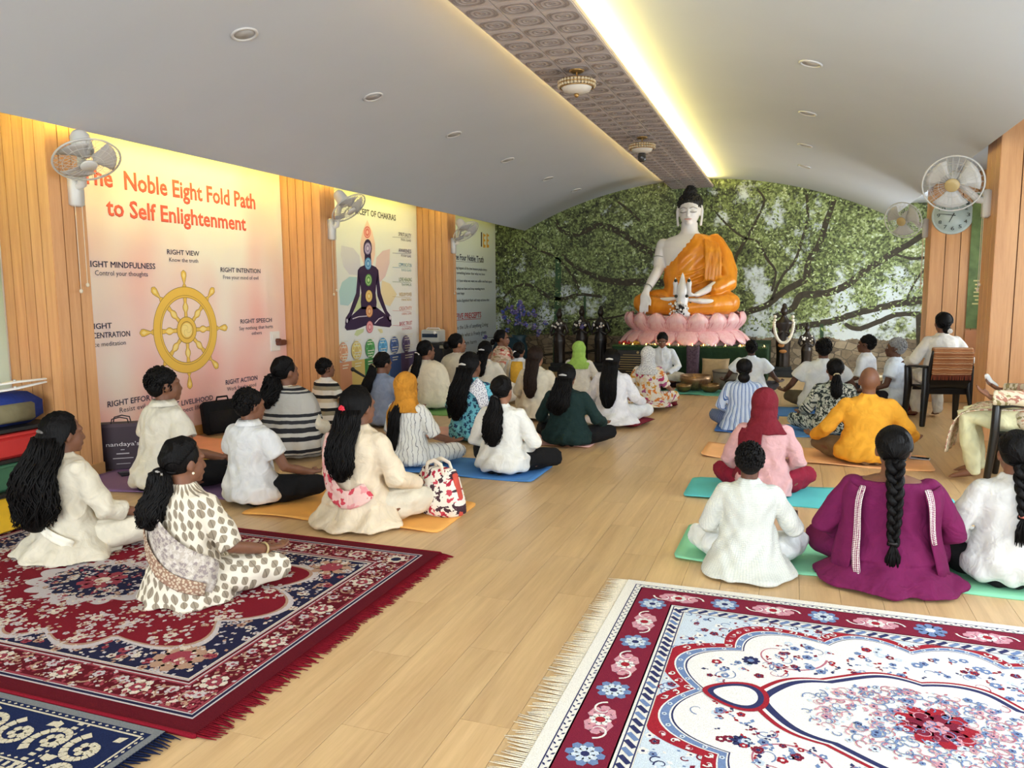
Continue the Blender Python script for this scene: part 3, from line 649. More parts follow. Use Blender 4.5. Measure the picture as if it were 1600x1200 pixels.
# ---- wall fans
M_FAN = plain('d9d6cf', .45, name='fan_plastic', var=.02); M_WIRE = plain('bfbcb6', .4, name='fan_wire', var=0)
M_BLADE = NT('fan_blade'); M_BLADE.set(Base_Color=lin((196, 192, 186)), Roughness=.3, Alpha=.85); M_BLADE = M_BLADE.m
def wall_fan(label, mount, out, disc, nrm, R=.235, hubc='c9c5bd', cord=True):
    """mount: point on the pillar face, out: unit vector off that face, disc: centre of the cage"""
    mount, out, disc, nrm = Vector(mount), Vector(out), Vector(disc) , Vector(nrm).normalized()
    t = thing('wall_fan', label, 'fan', mount, group='white wall fans'); c = disc - mount; q = nrm.to_track_quat('Z', 'Y').to_matrix()
    side = out.cross(Vector((0, 0, 1)))
    rot = Matrix((out, side, Vector((0, 0, 1)))).transposed()
    ob('wall_plate', G().box(out * .03 + Vector((0, 0, -.06)), (.06, .10, .26), rot=rot, bev=.015), M_FAN, t)
    back = c - nrm * .17
    ob('arm', G().tube([out * .04 + Vector((0, 0, -.03)), out * .10 + Vector((0, 0, -.02)), (out * .10 + back) * .5 + Vector((0, 0, -.01)), back], [.035, .035, .03, .035], 10), M_FAN, t)
    ob('motor', G().lathe([(.0, -.26), (.05, -.255), (.07, -.22), (.075, -.12), (.07, -.07), (.03, -.05), (0, -.05)], c, 18, rot=q), M_FAN, t)
    cg = G()
    prof = lambda r, s: (s * .055 * math.sqrt(max(0, 1 - (r / R) ** 2)))
    cg.ring(c, R, .008, nrm, 36, 6)
    for s in (1, -1):
        for rr_ in (.45, .75): cg.ring(c + nrm * prof(R * rr_, s), R * rr_, .0018, nrm, 28, 4)
        for k in range(28):
            a = 2 * PI * k / 28; e = q @ Vector((math.cos(a), math.sin(a), 0))
            cg.tube([c + e * r + nrm * prof(r, s) for r in (R * .2, R * .55, R * .85, R)], .0016, 4, round_=False)
    ob('cage', cg, M_WIRE, t)
    for k in range(3):
        a0 = 2 * PI * k / 3 + .4
        def bl(u, v, a0=a0):
            r = .04 + u * (R - .065); a = a0 + (v - .5) * (1.05 + .35 * u) ; h = (v - .5) * -.045
            return c + q @ Vector((r * math.cos(a), r * math.sin(a), h))
        o = ob('blade', G().grid(bl, 6, 5), M_BLADE, t); o.modifiers.new('thickness', 'SOLIDIFY').thickness = .003
    ob('hub_cap', G().lathe([(0, .068), (.055, .066), (.062, .058), (.06, .05), (0, .048)], c, 20, rot=q), plain(hubc, .4, name='fan_badge'), t)
    if cord:
        for dy in (-.03, .035):
            L = .62 + (.05 if dy > 0 else 0); p = side * dy + out * .05
            g = G().tube([p + Vector((0, 0, -.18)), p + Vector((0, 0, -.18 - L))], .003, 5).ell(p + Vector((0, 0, -.19 - L)), (.014, .014, .018), seg=8, rings=6)
            ob('pull_cord', g, plain('d8c9b0', .5, name='cord'), t)
    return t
wall_fan('white wall fan tilted down over the start of the red poster heading', (PL, 4.70, 2.40), (1, 0, 0), onx(136, 250, -5.08), (.5, -.2, -.85))
wall_fan('white wall fan steeply tilted beside the chakra poster title', (PL, 8.34, 2.36), (1, 0, 0), onx(545, 325, -5.13), (.65, -.05, -.75))
wall_fan('white wall fan at the top of the pale blue text poster', (PL, 12.0, 2.36), (1, 0, 0), onx(728, 362, -5.13), (.6, -.2, -.75))
wall_fan('white wall fan with a gold badge in front of the wall clock', (PR, 8.40, 2.36), (-1, 0, 0), ony(1489, 287, 8.10), (-.25, -.88, -.35), .25, 'b39b6a')
wall_fan('white wall fan with a gold badge in front of the right tree mural', (PR, 11.95, 2.40), (-1, 0, 0), ony(1411, 344, 11.72), (-.5, -.78, -.4), .245, 'b39b6a')

# ---- recessed ceiling lights on the vault
def on_vault(px, py):
    d = ray(px, py); lo, hi = .5, 40.0
    for _ in range(60):
        mid = (lo + hi) / 2; p = Vector((0, 0, CAM_H)) + d * mid
        inside = EL < p.x < ER and p.z < vault(p.x)
        lo, hi = (mid, hi) if inside else (lo, mid)
    return Vector((0, 0, CAM_H)) + d * lo
pos = {'left slope': [(382, 53), (583, 151), (709, 210), (793, 250), (856, 279), (900, 297)], 'right slope': [(1267, 99), (1262, 177), (1258, 227), (1257, 260)]}
ordn = ['nearest', 'second nearest', 'third nearest', 'fourth nearest', 'fifth nearest', 'sixth nearest']
for side_, L in pos.items():
    for i, (a, b) in enumerate(L):
        p = on_vault(a, b); nn = Vector((-(p.x - XC), 0, -(vault(p.x) - (ZA - RV)))).normalized()
        t = thing('ceiling_light', 'round flush ceiling light, %s on the %s of the vault' % (ordn[i], side_), 'light', p, group='round flush ceiling lights')
        qq = nn.to_track_quat('Z', 'Y').to_matrix()
        ob('trim_ring', G().lathe([(.075, -.004), (.098, -.004), (.098, .008), (.09, .012), (.078, .010), (.075, .002)], n=30, rot=qq), plain('c2c0be', .5, name='light_trim', var=0), t)
        ob('diffuser', G().lathe([(0, .003), (.077, .003), (.077, -.004)], n=30, rot=qq), plain('b4b0ac', .4, name='light_diffuser', var=0), t)
# ---- hanging lamps on the ceiling strip
M_BRASS = plain('b08a52', .3, metal=.8, name='brass'); M_CRYS = plain('cdb894', .15, name='crystal', var=.2, vs=40)
for i, (y, lab) in enumerate(((3.70, 'crystal ringed ceiling lamp cut off at the top edge of the photo'), (6.98, 'crystal ringed ceiling lamp in the middle of the stamped strip'), (10.2, 'crystal ringed ceiling lamp with a dark bulb nearest the statue'))):
    t = thing('ceiling_lamp', lab, 'lamp', (-1.9, y, SZ), group='ceiling strip lamps')
    ob('canopy', G().lathe([(0, -.004), (.07, -.004), (.07, -.018), (.05, -.03), (0, -.03)], n=24), M_BRASS, t)
    ob('stem', G().tube([(0, 0, -.02), (0, 0, -.12)], .008, 8), M_BRASS, t)
    cg = G(); 
    for zz, R_ in ((-.10, .15), (-.13, .165), (-.16, .15)): cg.ring((0, 0, zz), R_, .006, n=32)
    ob('frame', cg, M_BRASS, t)
    cg = G()
    for k in range(32):
        a = 2 * PI * k / 32
        for zz, R_ in ((-.115, .162), (-.145, .162)): cg.ell((R_ * math.cos(a), R_ * math.sin(a), zz), (.015, .015, .014), seg=6, rings=4)
    ob('crystal_ring', cg, M_CRYS, t, smooth=False)
    ob('bowl', G().lathe([(.14, -.12), (.145, -.15), (.12, -.19), (.06, -.21), (0, -.213), (0, -.11)], n=28), plain('d9cfc0', .3, name='lamp_glass'), t)
    if i == 2: ob('bulb', G().lathe([(0, -.20), (.045, -.21), (.055, -.25), (.05, -.30), (.03, -.32), (0, -.325)], n=18), plain('3a3532', .2, name='dark_bulb'), t)
    else: ob('finial', G().lathe([(0, -.205), (.02, -.212), (.024, -.228), (.01, -.245), (0, -.248)], n=14), M_BRASS, t)
# ================================================================== RUGS AND MATS
class Rug:
    def __init__(s, name, label, x0, x1, y0, y1, base, palette, h=.010, z=0.0):
        s.cx, s.cy = (x0 + x1) / 2, (y0 + y1) / 2; s.a, s.b = (x1 - x0) / 2, (y1 - y0) / 2; s.h = h; s.k = 0
        s.o = thing(name, label, 'rug', (s.cx, s.cy, z)); s.base = base
        s.mats = [weave(c) for c in palette]
        g = G().box((0, 0, h / 2), (2 * s.a, 2 * s.b, h), bev=.003); ob('pile', g, weave(base), s.o, smooth=False)
    def layer(s, name, stuff=True):
        s.k += 1; s.g = G(); s.z0 = s.z = s.h + .0003 * s.k; s.n_ = 0; s.nm = name; s.st = stuff
    def nx(s): s.n_ += 1; s.z = s.z0 + (s.n_ % 48) * 5e-6      # neighbouring motifs never share a plane
    def p(s, pts, c): s.g.add([(x, y, s.z) for x, y in pts], [tuple(range(len(pts)))], c)
    def ring(s, A, B, c):
        n = len(A)
        for i in range(n): s.p([A[i], A[(i + 1) % n], B[(i + 1) % n], B[i]], c)
    def frame(s, i0, i1, c):
        A = [(-s.a + i0, -s.b + i0), (s.a - i0, -s.b + i0), (s.a - i0, s.b - i0), (-s.a + i0, s.b - i0)]; B = [(-s.a + i1, -s.b + i1), (s.a - i1, -s.b + i1), (s.a - i1, s.b - i1), (-s.a + i1, s.b - i1)]
        s.ring(A, B, c)
    def flower(s, x, y, r, n, c, cc, rot=0.0, core=.35):
        s.nx()
        for k in range(n):
            a = rot + 2 * PI * k / n; ca, sa = math.cos(a), math.sin(a); w = .9 * r * math.sin(PI / n)
            s.p([(x + ca * u - sa * v, y + sa * u + ca * v) for u, v in ((r * .2, 0), (r * .6, -w), (r, -w * .45), (r, w * .45), (r * .6, w))], c)
        s.g.add([(x + r * core * math.cos(t), y + r * core * math.sin(t), s.z + 2.5e-6) for t in [2 * PI * k / 8 for k in range(8)]], [tuple(range(8))], cc)
    def leaf(s, x, y, l, a, c, w=.35):
        s.nx()
        ca, sa = math.cos(a), math.sin(a)
        s.p([(x + ca * u - sa * v, y + sa * u + ca * v) for u, v in ((0, 0), (l * .45, -l * w), (l, 0), (l * .45, l * w))], c)
    def curl(s, x, y, r, a0, turn, c, w=.006, n=10):
        s.nx(); P = []
        for k in range(n + 1):
            t = k / n; rr_ = r * (1 - .75 * t); a = a0 + turn * t; P.append((x + rr_ * math.cos(a), y + rr_ * math.sin(a), w * (1.15 - t * .7)))
        for k in range(n):
            (xa, ya, wa), (xb, yb, wb_) = P[k], P[k + 1]; d = Vector((xb - xa, yb - ya)); 
            if d.length < 1e-6: continue
            d = Vector((-d.y, d.x)).normalized(); s.p([(xa + d.x * wa, ya + d.y * wa), (xb + d.x * wb_, yb + d.y * wb_), (xb - d.x * wb_, yb - d.y * wb_), (xa - d.x * wa, ya - d.y * wa)], c)
    def spray(s, x, y, r, n, cs, rr_):
        for _ in range(n):
            a = rr_.uniform(0, 2 * PI); d = r * math.sqrt(rr_.random()); q = rr_.choice(cs)
            if rr_.random() < .35: s.flower(x + d * math.cos(a), y + d * math.sin(a), rr_.uniform(.010, .018), 5, q, rr_.choice(cs), a)
            else: s.leaf(x + d * math.cos(a), y + d * math.sin(a), rr_.uniform(.014, .03), a + rr_.uniform(-.6, .6), q)
    def done(s): ob(s.nm, s.g, s.mats, s.o, smooth=False, **({'kind': 'stuff'} if s.st else {}))
    def fringe(s, side, c, L=.07, n=170, seed=1, tuft=1.0):
        r_ = random.Random(seed); g = G()
        for i in range(n):
            y = -s.b + 2 * s.b * (i + .5) / n; l = L * r_.uniform(.75, 1.15); dy = r_.uniform(-.012, .012) + .01 * math.sin(i * .35)
            x0 = side * s.a; g.tube([(x0 - side * .004, y, s.h * .6), (x0 + side * l * .5, y + dy * .4, .005), (x0 + side * l, y + dy, .0035)], [.0034 * tuft, .003 * tuft, .0016], 4, round_=False)
        ob('fringe', g, weave(c), s.o, kind='stuff')
def weave(c):
    key = ('weave', c)
    if key in _mc: return _mc[key]
    t = NT('carpet_yarn'); col = lin(c); nz = t.n('TexNoise', Vector=t.coord(), Scale=260.0, Detail=2.0)
    t.set(Base_Color=t.ramp(nz.outputs[0], [(.3, tuple(x * .78 for x in col[:3]) + (1,)), (.7, tuple(min(1, x * 1.15) for x in col[:3]) + (1,))]), Roughness=.95, Specular_IOR_Level=.1)
    t.bump(nz.outputs[0], .5, .004); _mc[key] = t.m; return t.m
def scallop(a, b, e, amp, n, k=200, ph=0.0):
    P = []
    for i in range(k):
        t = 2 * PI * i / k; ca, sa = math.cos(t), math.sin(t); r = (abs(ca / a) ** e + abs(sa / b) ** e) ** (-1 / e)
        r *= 1 - amp * (1 - abs(math.cos(n * t / 2 + ph))); P.append((r * ca, r * sa))
    return P
# ---- red rug:    0 deep red 1 cream 2 navy 3 rose 4 tan 5 maroon 6 grey-white
r = Rug('red_carpet', 'deep red floral carpet with navy corners and red fringe', -4.86, -1.87, 1.94, 3.90, (112, 22, 34), [(122, 24, 38), (214, 200, 184), (34, 34, 62), (150, 62, 74), (176, 140, 118), (92, 18, 30), (196, 186, 186)], h=.012)
q = random.Random(3)
r.layer('edge_band'); r.frame(0, .075, 5); r.frame(.075, .083, 6); r.frame(.097, .103, 6); r.frame(.083, .097, 2); r.done()
r.layer('main_border'); r.frame(.105, .265, 3); r.frame(.265, .272, 6); r.frame(.272, .285, 5); r.frame(.285, .292, 6); r.done()
r.layer('border_ground'); r.frame(.115, .255, 5); r.done()
r.layer('border_motif')
for sgn in (-1, 1):
    n = 22
    for i in range(n):
        x = -r.a + .19 + (2 * r.a - .38) * i / (n - 1); y = sgn * (r.b - .185)
        if i % 3 == 1: r.flower(x, y, .055, 6, 1, 2, core=.55); r.flower(x, y, .032, 5, 3, 1)
        else: r.curl(x, y, .05, i, 4.5, 4, .005); r.flower(x + .02, y - sgn * .03, .024, 5, 6, 3)
    n = 14
    for i in range(n):
        y = -r.b + .19 + (2 * r.b - .38) * i / (n - 1); x = sgn * (r.a - .185)
        if i % 3 == 1: r.flower(x, y, .055, 6, 1, 2, core=.55); r.flower(x, y, .032, 5, 3, 1)
        else: r.curl(x, y, .05, i, 4.5, 4, .005); r.flower(x - sgn * .03, y + .02, .024, 5, 6, 3)
for _ in range(2600):
    if q.random() < .6: x, y = q.uniform(-r.a + .115, r.a - .115), q.choice((-1, 1)) * q.uniform(r.b - .255, r.b - .115)
    else: x, y = q.choice((-1, 1)) * q.uniform(r.a - .255, r.a - .115), q.uniform(-r.b + .115, r.b - .115)
    r.leaf(x, y, q.uniform(.012, .03), q.uniform(0, 6.3), q.choice((1, 6, 3, 4, 3)))
r.done()
r.layer('corner_ground'); r.frame(.292, .30, 1); r.p([(-r.a + .3, -r.b + .3), (r.a - .3, -r.b + .3), (r.a - .3, r.b - .3), (-r.a + .3, r.b - .3)], 2); r.done()
r.layer('corner_motif')
for _ in range(3400):
    x, y = q.uniform(-r.a + .31, r.a - .31), q.uniform(-r.b + .31, r.b - .31)
    if (abs(x) / (r.a - .36)) ** 3 + (abs(y) / (r.b - .36)) ** 3 < .55: continue
    if q.random() < .25: r.flower(x, y, q.uniform(.012, .026), 5, q.choice((1, 6, 4, 3)), 5, q.random())
    else: r.leaf(x, y, q.uniform(.014, .03), q.uniform(0, 6.3), q.choice((1, 6, 4, 6)))
r.done()
fa, fb = r.a - .38, r.b - .36
O1, O2, O3 = scallop(fa + .045, fb + .045, 3.2, .17, 14), scallop(fa + .015, fb + .015, 3.2, .17, 14), scallop(fa, fb, 3.2, .17, 14)
r.layer('field_outline'); r.p(O1, 6); r.done(); r.layer('field_outline'); r.p(O2, 4); r.done(); r.layer('field'); r.p(O3, 0); r.done()
r.layer('field_sprays')
for i in range(11):
    for j in range(7):
        x = (i - 5) * .235 + (.12 if j % 2 else 0) + q.uniform(-.03, .03); y = (j - 3) * .19 + q.uniform(-.03, .03)
        if (abs(x) / fa) ** 3 + (abs(y) / fb) ** 3 > .8 or (x / .40) ** 2 + (y / .30) ** 2 < 1: continue
        r.spray(x, y, .095, 46, (6, 1, 6, 4), q)
        r.flower(x, y, .03, 6, 1, 3, q.random())
for cx_, cy_ in [(sx * (fa - .08), sy * (fb - .06)) for sx in (-1, 1) for sy in (-1, 1)]:
    r.flower(cx_, cy_, .11, 8, 4, 3, .2, .6); r.spray(cx_, cy_, .12, 50, (1, 6, 4), q)
r.done()
r.layer('medallion'); r.p(scallop(.42, .31, 2, .16, 16), 6); r.done(); r.layer('medallion'); r.p(scallop(.32, .23, 2, .14, 16), 2); r.done()
r.layer('medallion_motif'); r.spray(0, 0, .32, 420, (6, 1, 4, 3, 6), q); r.flower(0, 0, .12, 8, 3, 1); r.done()
r.fringe(1, (120, 20, 34), .085, 210, 5, 1.5)
for s_ in (-1, 1): ob('edge_binding', G().tube([(-r.a, s_ * r.b, .006), (r.a, s_ * r.b, .006)], .010, 6), weave((120, 20, 34)), r.o)
# ---- navy rug:   0 navy 1 cream 2 dark navy 3 grey
r = Rug('navy_carpet', 'navy carpet with cream scrollwork at the bottom left corner', -4.3, -1.98, .75, 1.925, (28, 38, 74), [(28, 40, 80), (206, 196, 172), (18, 24, 52), (120, 122, 124)], h=.010)
r.layer('edge'); r.frame(0, .03, 3); r.frame(.05, .058, 1); r.frame(.29, .298, 1); r.frame(.33, .338, 1); r.done()
r.layer('beading')
for i in range(70):
    x = -r.a + .07 + (2 * r.a - .14) * i / 69
    for sgn in (-1, 1):
        r.leaf(x, sgn * (r.b - .04), .016, 0, 1); r.leaf(x, sgn * (r.b - .28), .016, 0, 1); r.p([(x, sgn * (r.b - .302)), (x + .014, sgn * (r.b - .302)), (x + .014, sgn * (r.b - .326)), (x, sgn * (r.b - .326))], 1)
for i in range(40):
    y = -r.b + .07 + (2 * r.b - .14) * i / 39
    for sgn in (-1, 1): r.leaf(sgn * (r.a - .04), y, .016, PI / 2, 1); r.leaf(sgn * (r.a - .28), y, .016, PI / 2, 1); r.p([(sgn * (r.a - .302), y), (sgn * (r.a - .326), y), (sgn * (r.a - .326), y + .014), (sgn * (r.a - .302), y + .014)], 1)
r.done()
r.layer('scrollwork')
for sgn in (-1, 1):
    for i in range(14):
        x = -r.a + .17 + (2 * r.a - .34) * i / 13; y = sgn * (r.b - .17); f = 1 if i % 2 else -1
        r.curl(x, y, .085, f * 2.2, f * 6.2, 1, .014, 16); r.flower(x, y, .038, 6, 1, 2, i); r.leaf(x + .05, y + f * .06, .05, f * .8, 1); r.leaf(x - .05, y - f * .06, .05, 3 + f * .8, 1)
    for i in range(6):
        y = -r.b + .30 + (2 * r.b - .6) * i / 5; x = sgn * (r.a - .17); f = 1 if i % 2 else -1
        r.curl(x, y, .085, f * 2.2 + 1.5, f * 6.2, 1, .014, 16); r.flower(x, y, .038, 6, 1, 2, i)
for _ in range(60): r.flower(q.uniform(-r.a + .4, r.a - .4), q.uniform(-r.b + .4, r.b - .4), q.uniform(.015, .035), 5, 1, 2, q.random())
r.done(); r.fringe(1, (22, 30, 58), .07, 90, 6, 1.5)
# ---- white rug:  0 ivory 1 maroon 2 pink 3 pale blue 4 navy 5 steel blue 6 red 7 rose
r = Rug('ivory_carpet', 'ivory Persian carpet with maroon border and blue lobed medallion', -.76, 1.78, 1.78, 3.84, (232, 228, 220), [(233, 230, 226), (124, 34, 56), (206, 150, 162), (202, 214, 226), (50, 54, 96), (112, 134, 176), (158, 36, 50), (182, 110, 128)], h=.011)
r.layer('outer_lines'); r.frame(.052, .057, 4); r.frame(.085, .265, 1); r.frame(.085, .091, 4); r.frame(.259, .265, 4); r.frame(.275, .280, 4); r.frame(.325, .330, 4); r.done()
r.layer('zigzag')
per = [(-1, 0), (1, 0), (0, -1), (0, 1)]
def along(inset, step):
    out = []
    for sx, sy in per:
        L = (r.b if sx else r.a) - inset; n = int(2 * L / step)
        for i in range(n):
            t = -L + (i + .5) * 2 * L / n
            out.append(((sx * (r.a - inset), t, PI / 2) if sx else (t, sy * (r.b - inset), 0.0)))
    return out
for x, y, a in along(.070, .020): r.leaf(x - .01 * math.cos(a), y - .01 * math.sin(a), .02, a + (.7 if int(x * 50 + y * 50) % 2 else -.7), 4, .22)
for x, y, a in along(.302, .045): 
    ca, sa = math.cos(a + .75), math.sin(a + .75); l, w = .026, .010
    r.p([(x + ca * u - sa * v, y + sa * u + ca * v) for u, v in ((-l, -w), (l, -w), (l, w), (-l, w))], 4 if int((x + y) * 40) % 3 else 5)
r.done()
r.layer('border_palmettes')
for i, (x, y, a) in enumerate(along(.175, .205)):
    if i % 2: 
        r.flower(x, y, .066, 8, 5, 0, core=.3); r.flower(x, y, .045, 8, 3, 4, .4)
    else:
        for s_ in (-1, 1):
            for d_ in (.022, .05): r.flower(x + s_ * d_ * math.cos(a), y + s_ * d_ * math.sin(a), .058 - d_ * .3, 5, 2, 7, a + (0 if s_ > 0 else PI))
        r.flower(x, y, .038, 8, 0, 6, core=.5); r.curl(x + .07 * math.cos(a), y + .07 * math.sin(a), .05, a, 4.2, 0, .004); r.curl(x - .07 * math.cos(a), y - .07 * math.sin(a), .05, a + PI, 4.2, 0, .004)
r.done()
r.layer('spandrel'); r.p([(-r.a + .335, -r.b + .335), (r.a - .335, -r.b + .335), (r.a - .335, r.b - .335), (-r.a + .335, r.b - .335)], 3); r.done()
r.layer('spandrel_motif')
for _ in range(2000):
    x, y = q.uniform(-r.a + .345, r.a - .345), q.uniform(-r.b + .345, r.b - .345)
    if (x / .95) ** 2 + (y / .72) ** 2 < .75: continue
    k = q.random()
    if k < .30: r.curl(x, y, q.uniform(.015, .03), q.uniform(0, 6), q.choice((-5, 5)), q.choice((1, 4, 5, 5)), .0028, 7)
    elif k < .5: r.flower(x, y, q.uniform(.010, .02), 5, q.choice((0, 5, 0, 1)), 4, k * 9)
    else: r.leaf(x, y, q.uniform(.012, .026), q.uniform(0, 6.3), q.choice((0, 0, 5, 1, 0)))
r.done()
fa, fb = r.a - .335, r.b - .335
sc_ = lambda k: scallop((fa - .0) * k, (fb - .0) * k, 2.6, .13, 12, 240, PI / 2)
for nm, d, c in (('lobe_red', .0, 6), ('lobe_white', .052, 0), ('lobe_blue', .058, 5), ('lobe_white', .085, 0), ('lobe_navy', .091, 4), ('field', .097, 0)):
    r.layer(nm); k = 1.06 - d * 1.25
    P = [(max(-fa, min(fa, x)), max(-fb, min(fb, y))) for x, y in sc_(k)]; r.p(P, c); r.done()
r.layer('lobe_motif')
for x, y in sc_(1.06 - .025 * 1.25)[::2]:
    if abs(x) < fa - .02 and abs(y) < fb - .02: r.curl(x, y, .018, x * 30, 5, q.choice((0, 2, 0)), .003, 7); r.leaf(x, y, .02, q.uniform(0, 6), 0)
for x, y in sc_(1.06 - .071 * 1.25)[::3]: r.flower(x, y, .010, 5, 3, 4)
r.done()
med = lambda k: [(x, y) for x, y in [(
    k * (.40 * math.cos(t) * (1 + .18 * abs(math.cos(2.5 * t)) ** 3) + .16 * math.copysign(abs(math.cos(t)) ** 9, math.cos(t))),
    k * .30 * math.sin(t) * (1 + .16 * abs(math.sin(4 * t)))) for t in [2 * PI * i / 160 for i in range(160)]]]
r.layer('field_flowers')
for _ in range(1700):
    x, y = q.uniform(-fa, fa), q.uniform(-fb, fb); P = sc_(.90); i = int((math.atan2(y, x) % (2 * PI)) / (2 * PI) * 240) % 240
    th = math.atan2(y / fb, x / fa)
    if math.hypot(x, y) > math.hypot(*P[i]) * .95 or (x / .66) ** 2 + (y / .33) ** 2 < 1: continue
    k = q.random()
    if k < .32: r.flower(x, y, q.uniform(.012, .022), 5, q.choice((5, 1, 6, 5, 3)), q.choice((4, 0)), k * 20)
    elif k < .44: r.curl(x, y, q.uniform(.02, .05), q.uniform(0, 6), q.choice((-4, 4)), 7 if k < .38 else 5, .0022, 9)
    else:
        a = q.uniform(0, 6.3); c_ = q.choice((5, 4, 1, 5, 6)); r.leaf(x, y, q.uniform(.014, .026), a, c_); r.leaf(x, y, q.uniform(.010, .02), a + 2.1, c_)
for cx_, cy_ in [(sx * .62, sy * .30) for sx in (-1, 1) for sy in (-1, 1)]: r.flower(cx_, cy_, .036, 8, 4, 5); 
for x, y, a0, tn in [(sx * .50, sy * .40, 0 if sx < 0 else PI, sx * sy * 4.4) for sx in (-1, 1) for sy in (-1, 1)]: r.curl(x, y, .17, a0, tn, 7, .004, 22)
r.done()
for nm, k, c in (('medallion_red', 1.10, 6), ('medallion_white', 1.06, 0), ('medallion_navy', 1.03, 4), ('medallion', .97, 0)): r.layer(nm); r.p(med(k), c); r.done()
for sx in (-1, 1):
    for nm, k, c in (('pendant_red', 1.0, 6), ('pendant_navy', .84, 4), ('pendant', .66, 0)):
        r.layer(nm); r.p([(sx * (.66 + k * .12 * math.cos(t)), k * .10 * math.sin(t) * (1 - .35 * math.cos(t))) for t in [2 * PI * i / 40 for i in range(40)]], c); r.done()
r.layer('medallion_motif')
for _ in range(700):
    a, d = q.uniform(0, 6.3), math.sqrt(q.random()); x, y = .42 * d * math.cos(a), .25 * d * math.sin(a); k = q.random()
    if k < .45: r.curl(x, y, q.uniform(.015, .035), q.uniform(0, 6), q.choice((-5, 5)), q.choice((7, 5, 2, 5)), .0024, 8)
    elif k < .6: r.flower(x, y, q.uniform(.010, .018), 5, q.choice((3, 5, 2)), 4, k)
    else: r.leaf(x, y, q.uniform(.012, .024), q.uniform(0, 6.3), q.choice((3, 5, 2, 7)))
r.flower(0, 0, .13, 9, 6, 1); r.flower(0, 0, .09, 7, 1, 4, .3); r.flower(0, 0, .04, 6, 2, 6); r.done()
r.fringe(-1, (226, 214, 190), .10, 190, 7)

# ---- yoga mats: slabs with a slightly waving edge
def mat_(name, label, x0, x1, y0, y1, c, rz=0.0, th=.007, z=0.0, curl=0.0, seed=0, r_=.05):
    cx_, cy_ = (x0 + x1) / 2, (y0 + y1) / 2; a, b = (x1 - x0) / 2, (y1 - y0) / 2; rr_ = random.Random(seed)
    ph = rr_.uniform(0, 6)
    def top(u, v):
        x, y = -a + 2 * a * u, -b + 2 * b * v
        # rounded corners
        ex, ey = abs(x) - (a - r_), abs(y) - (b - r_)
        if ex > 0 and ey > 0:
            l = math.hypot(ex, ey)
            m_ = max(ex, ey) / l if l else 1; x = math.copysign(a - r_ + ex * m_, x); y = math.copysign(b - r_ + ey * m_, y)
        e = max(abs(x) / a, abs(y) / b) ** 16
        zz = e * max(0, .006 + .010 * math.sin(3.1 * x / a * 1.7 + ph)) + curl * max(0, -x / a - .9) * 2
        return (x, y, th + zz)
    g = G().grid(top, 30, 12); o = ob(name, g, rubber(c), None, (cx_, cy_, z), rot=(0, 0, rz)); o['label'] = label; o['category'] = 'mat'; o['group'] = 'yoga mats'
    sm = o.modifiers.new('thickness', 'SOLIDIFY'); sm.thickness = th; sm.offset = -1
    return o
def rubber(c):
    key = ('rub', c)
    if key in _mc: return _mc[key]
    t = NT('foam_mat'); col = lin(c); nz = t.n('TexNoise', Vector=t.coord(), Scale=180.0, Detail=2.0); n2 = t.n('TexNoise', Vector=t.coord(), Scale=4.0)
    t.set(Base_Color=t.ramp(n2.outputs[0], [(.3, tuple(x * .93 for x in col[:3]) + (1,)), (.7, tuple(min(1, x * 1.06) for x in col[:3]) + (1,))]), Roughness=.75, Specular_IOR_Level=.3); t.bump(nz.outputs[0], .2, .002); _mc[key] = t.m; return t.m
mat_('yoga_mat', 'mint green yoga mat under the plum dress and white kurta', -.58, 1.30, 4.22, 4.90, (134, 204, 164), math.radians(-1), seed=1)
mat_('yoga_mat', 'turquoise yoga mat under the person in the maroon headscarf', -.71, 1.13, 5.60, 6.20, (92, 196, 198), math.radians(-.5), seed=2)
mat_('yoga_mat', 'pale orange yoga mat under the yellow long sleeved shirt', -.74, 1.17, 7.06, 7.70, (236, 176, 120), math.radians(-1), seed=3, curl=.06)
mat_('yoga_mat', 'bright blue yoga mat under the white sweatshirt', -3.62, -1.90, 5.66, 6.28, (78, 136, 202), 0, seed=4)
mat_('yoga_mat', 'pale pink yoga mat under the dark green shirt', -4.0, -1.80, 7.12, 7.74, (230, 178, 164), 0, seed=5)
mat_('yoga_mat', 'orange yoga mat under the shopping bag with red flowers', -3.55, -2.06, 4.22, 4.94, (238, 172, 88), math.radians(2), seed=6)
mat_('yoga_mat', 'purple yoga mat beside the dark paper bag', -5.42, -3.45, 4.42, 5.12, (128, 98, 136), math.radians(5), seed=7, z=.001)
mat_('yoga_mat', 'folded peach yoga mat lying against the pink poster wall', -5.90, -4.9, 5.72, 6.40, (240, 164, 130), math.radians(-4), seed=8, curl=.08)
mat_('yoga_mat', 'small yellow mat at the far left edge', -5.40, -4.62, 3.16, 4.02, (230, 184, 40), math.radians(3), seed=9, z=.014)
mat_('yoga_mat', 'yellow yoga mat between the two white polo shirts', -5.20, -4.5, 5.18, 5.62, (226, 182, 70), 0, seed=10)
mat_('yoga_mat', 'blue yoga mat under the white T-shirt beyond the printed dress', -.16, 1.0, 9.72, 10.5, (72, 126, 194), 0, seed=11)
mat_('yoga_mat', 'blue yoga mat under the black and white print dress', -.05, 1.05, 8.36, 9.12, (84, 140, 202), 0, seed=12)
mat_('yoga_mat', 'small blue yoga mat under the blue striped tunic', -.75, -.12, 8.40, 9.0, (74, 118, 186), 0, seed=15)
mat_('yoga_mat', 'grass green yoga mat beside the black loudspeaker', -4.85, -3.9, 8.52, 9.4, (120, 172, 96), 0, seed=13)
mat_('yoga_mat', 'teal cloth mat under the singing bowls', -1.95, -.93, 11.36, 12.05, (92, 170, 152), 0, seed=14)
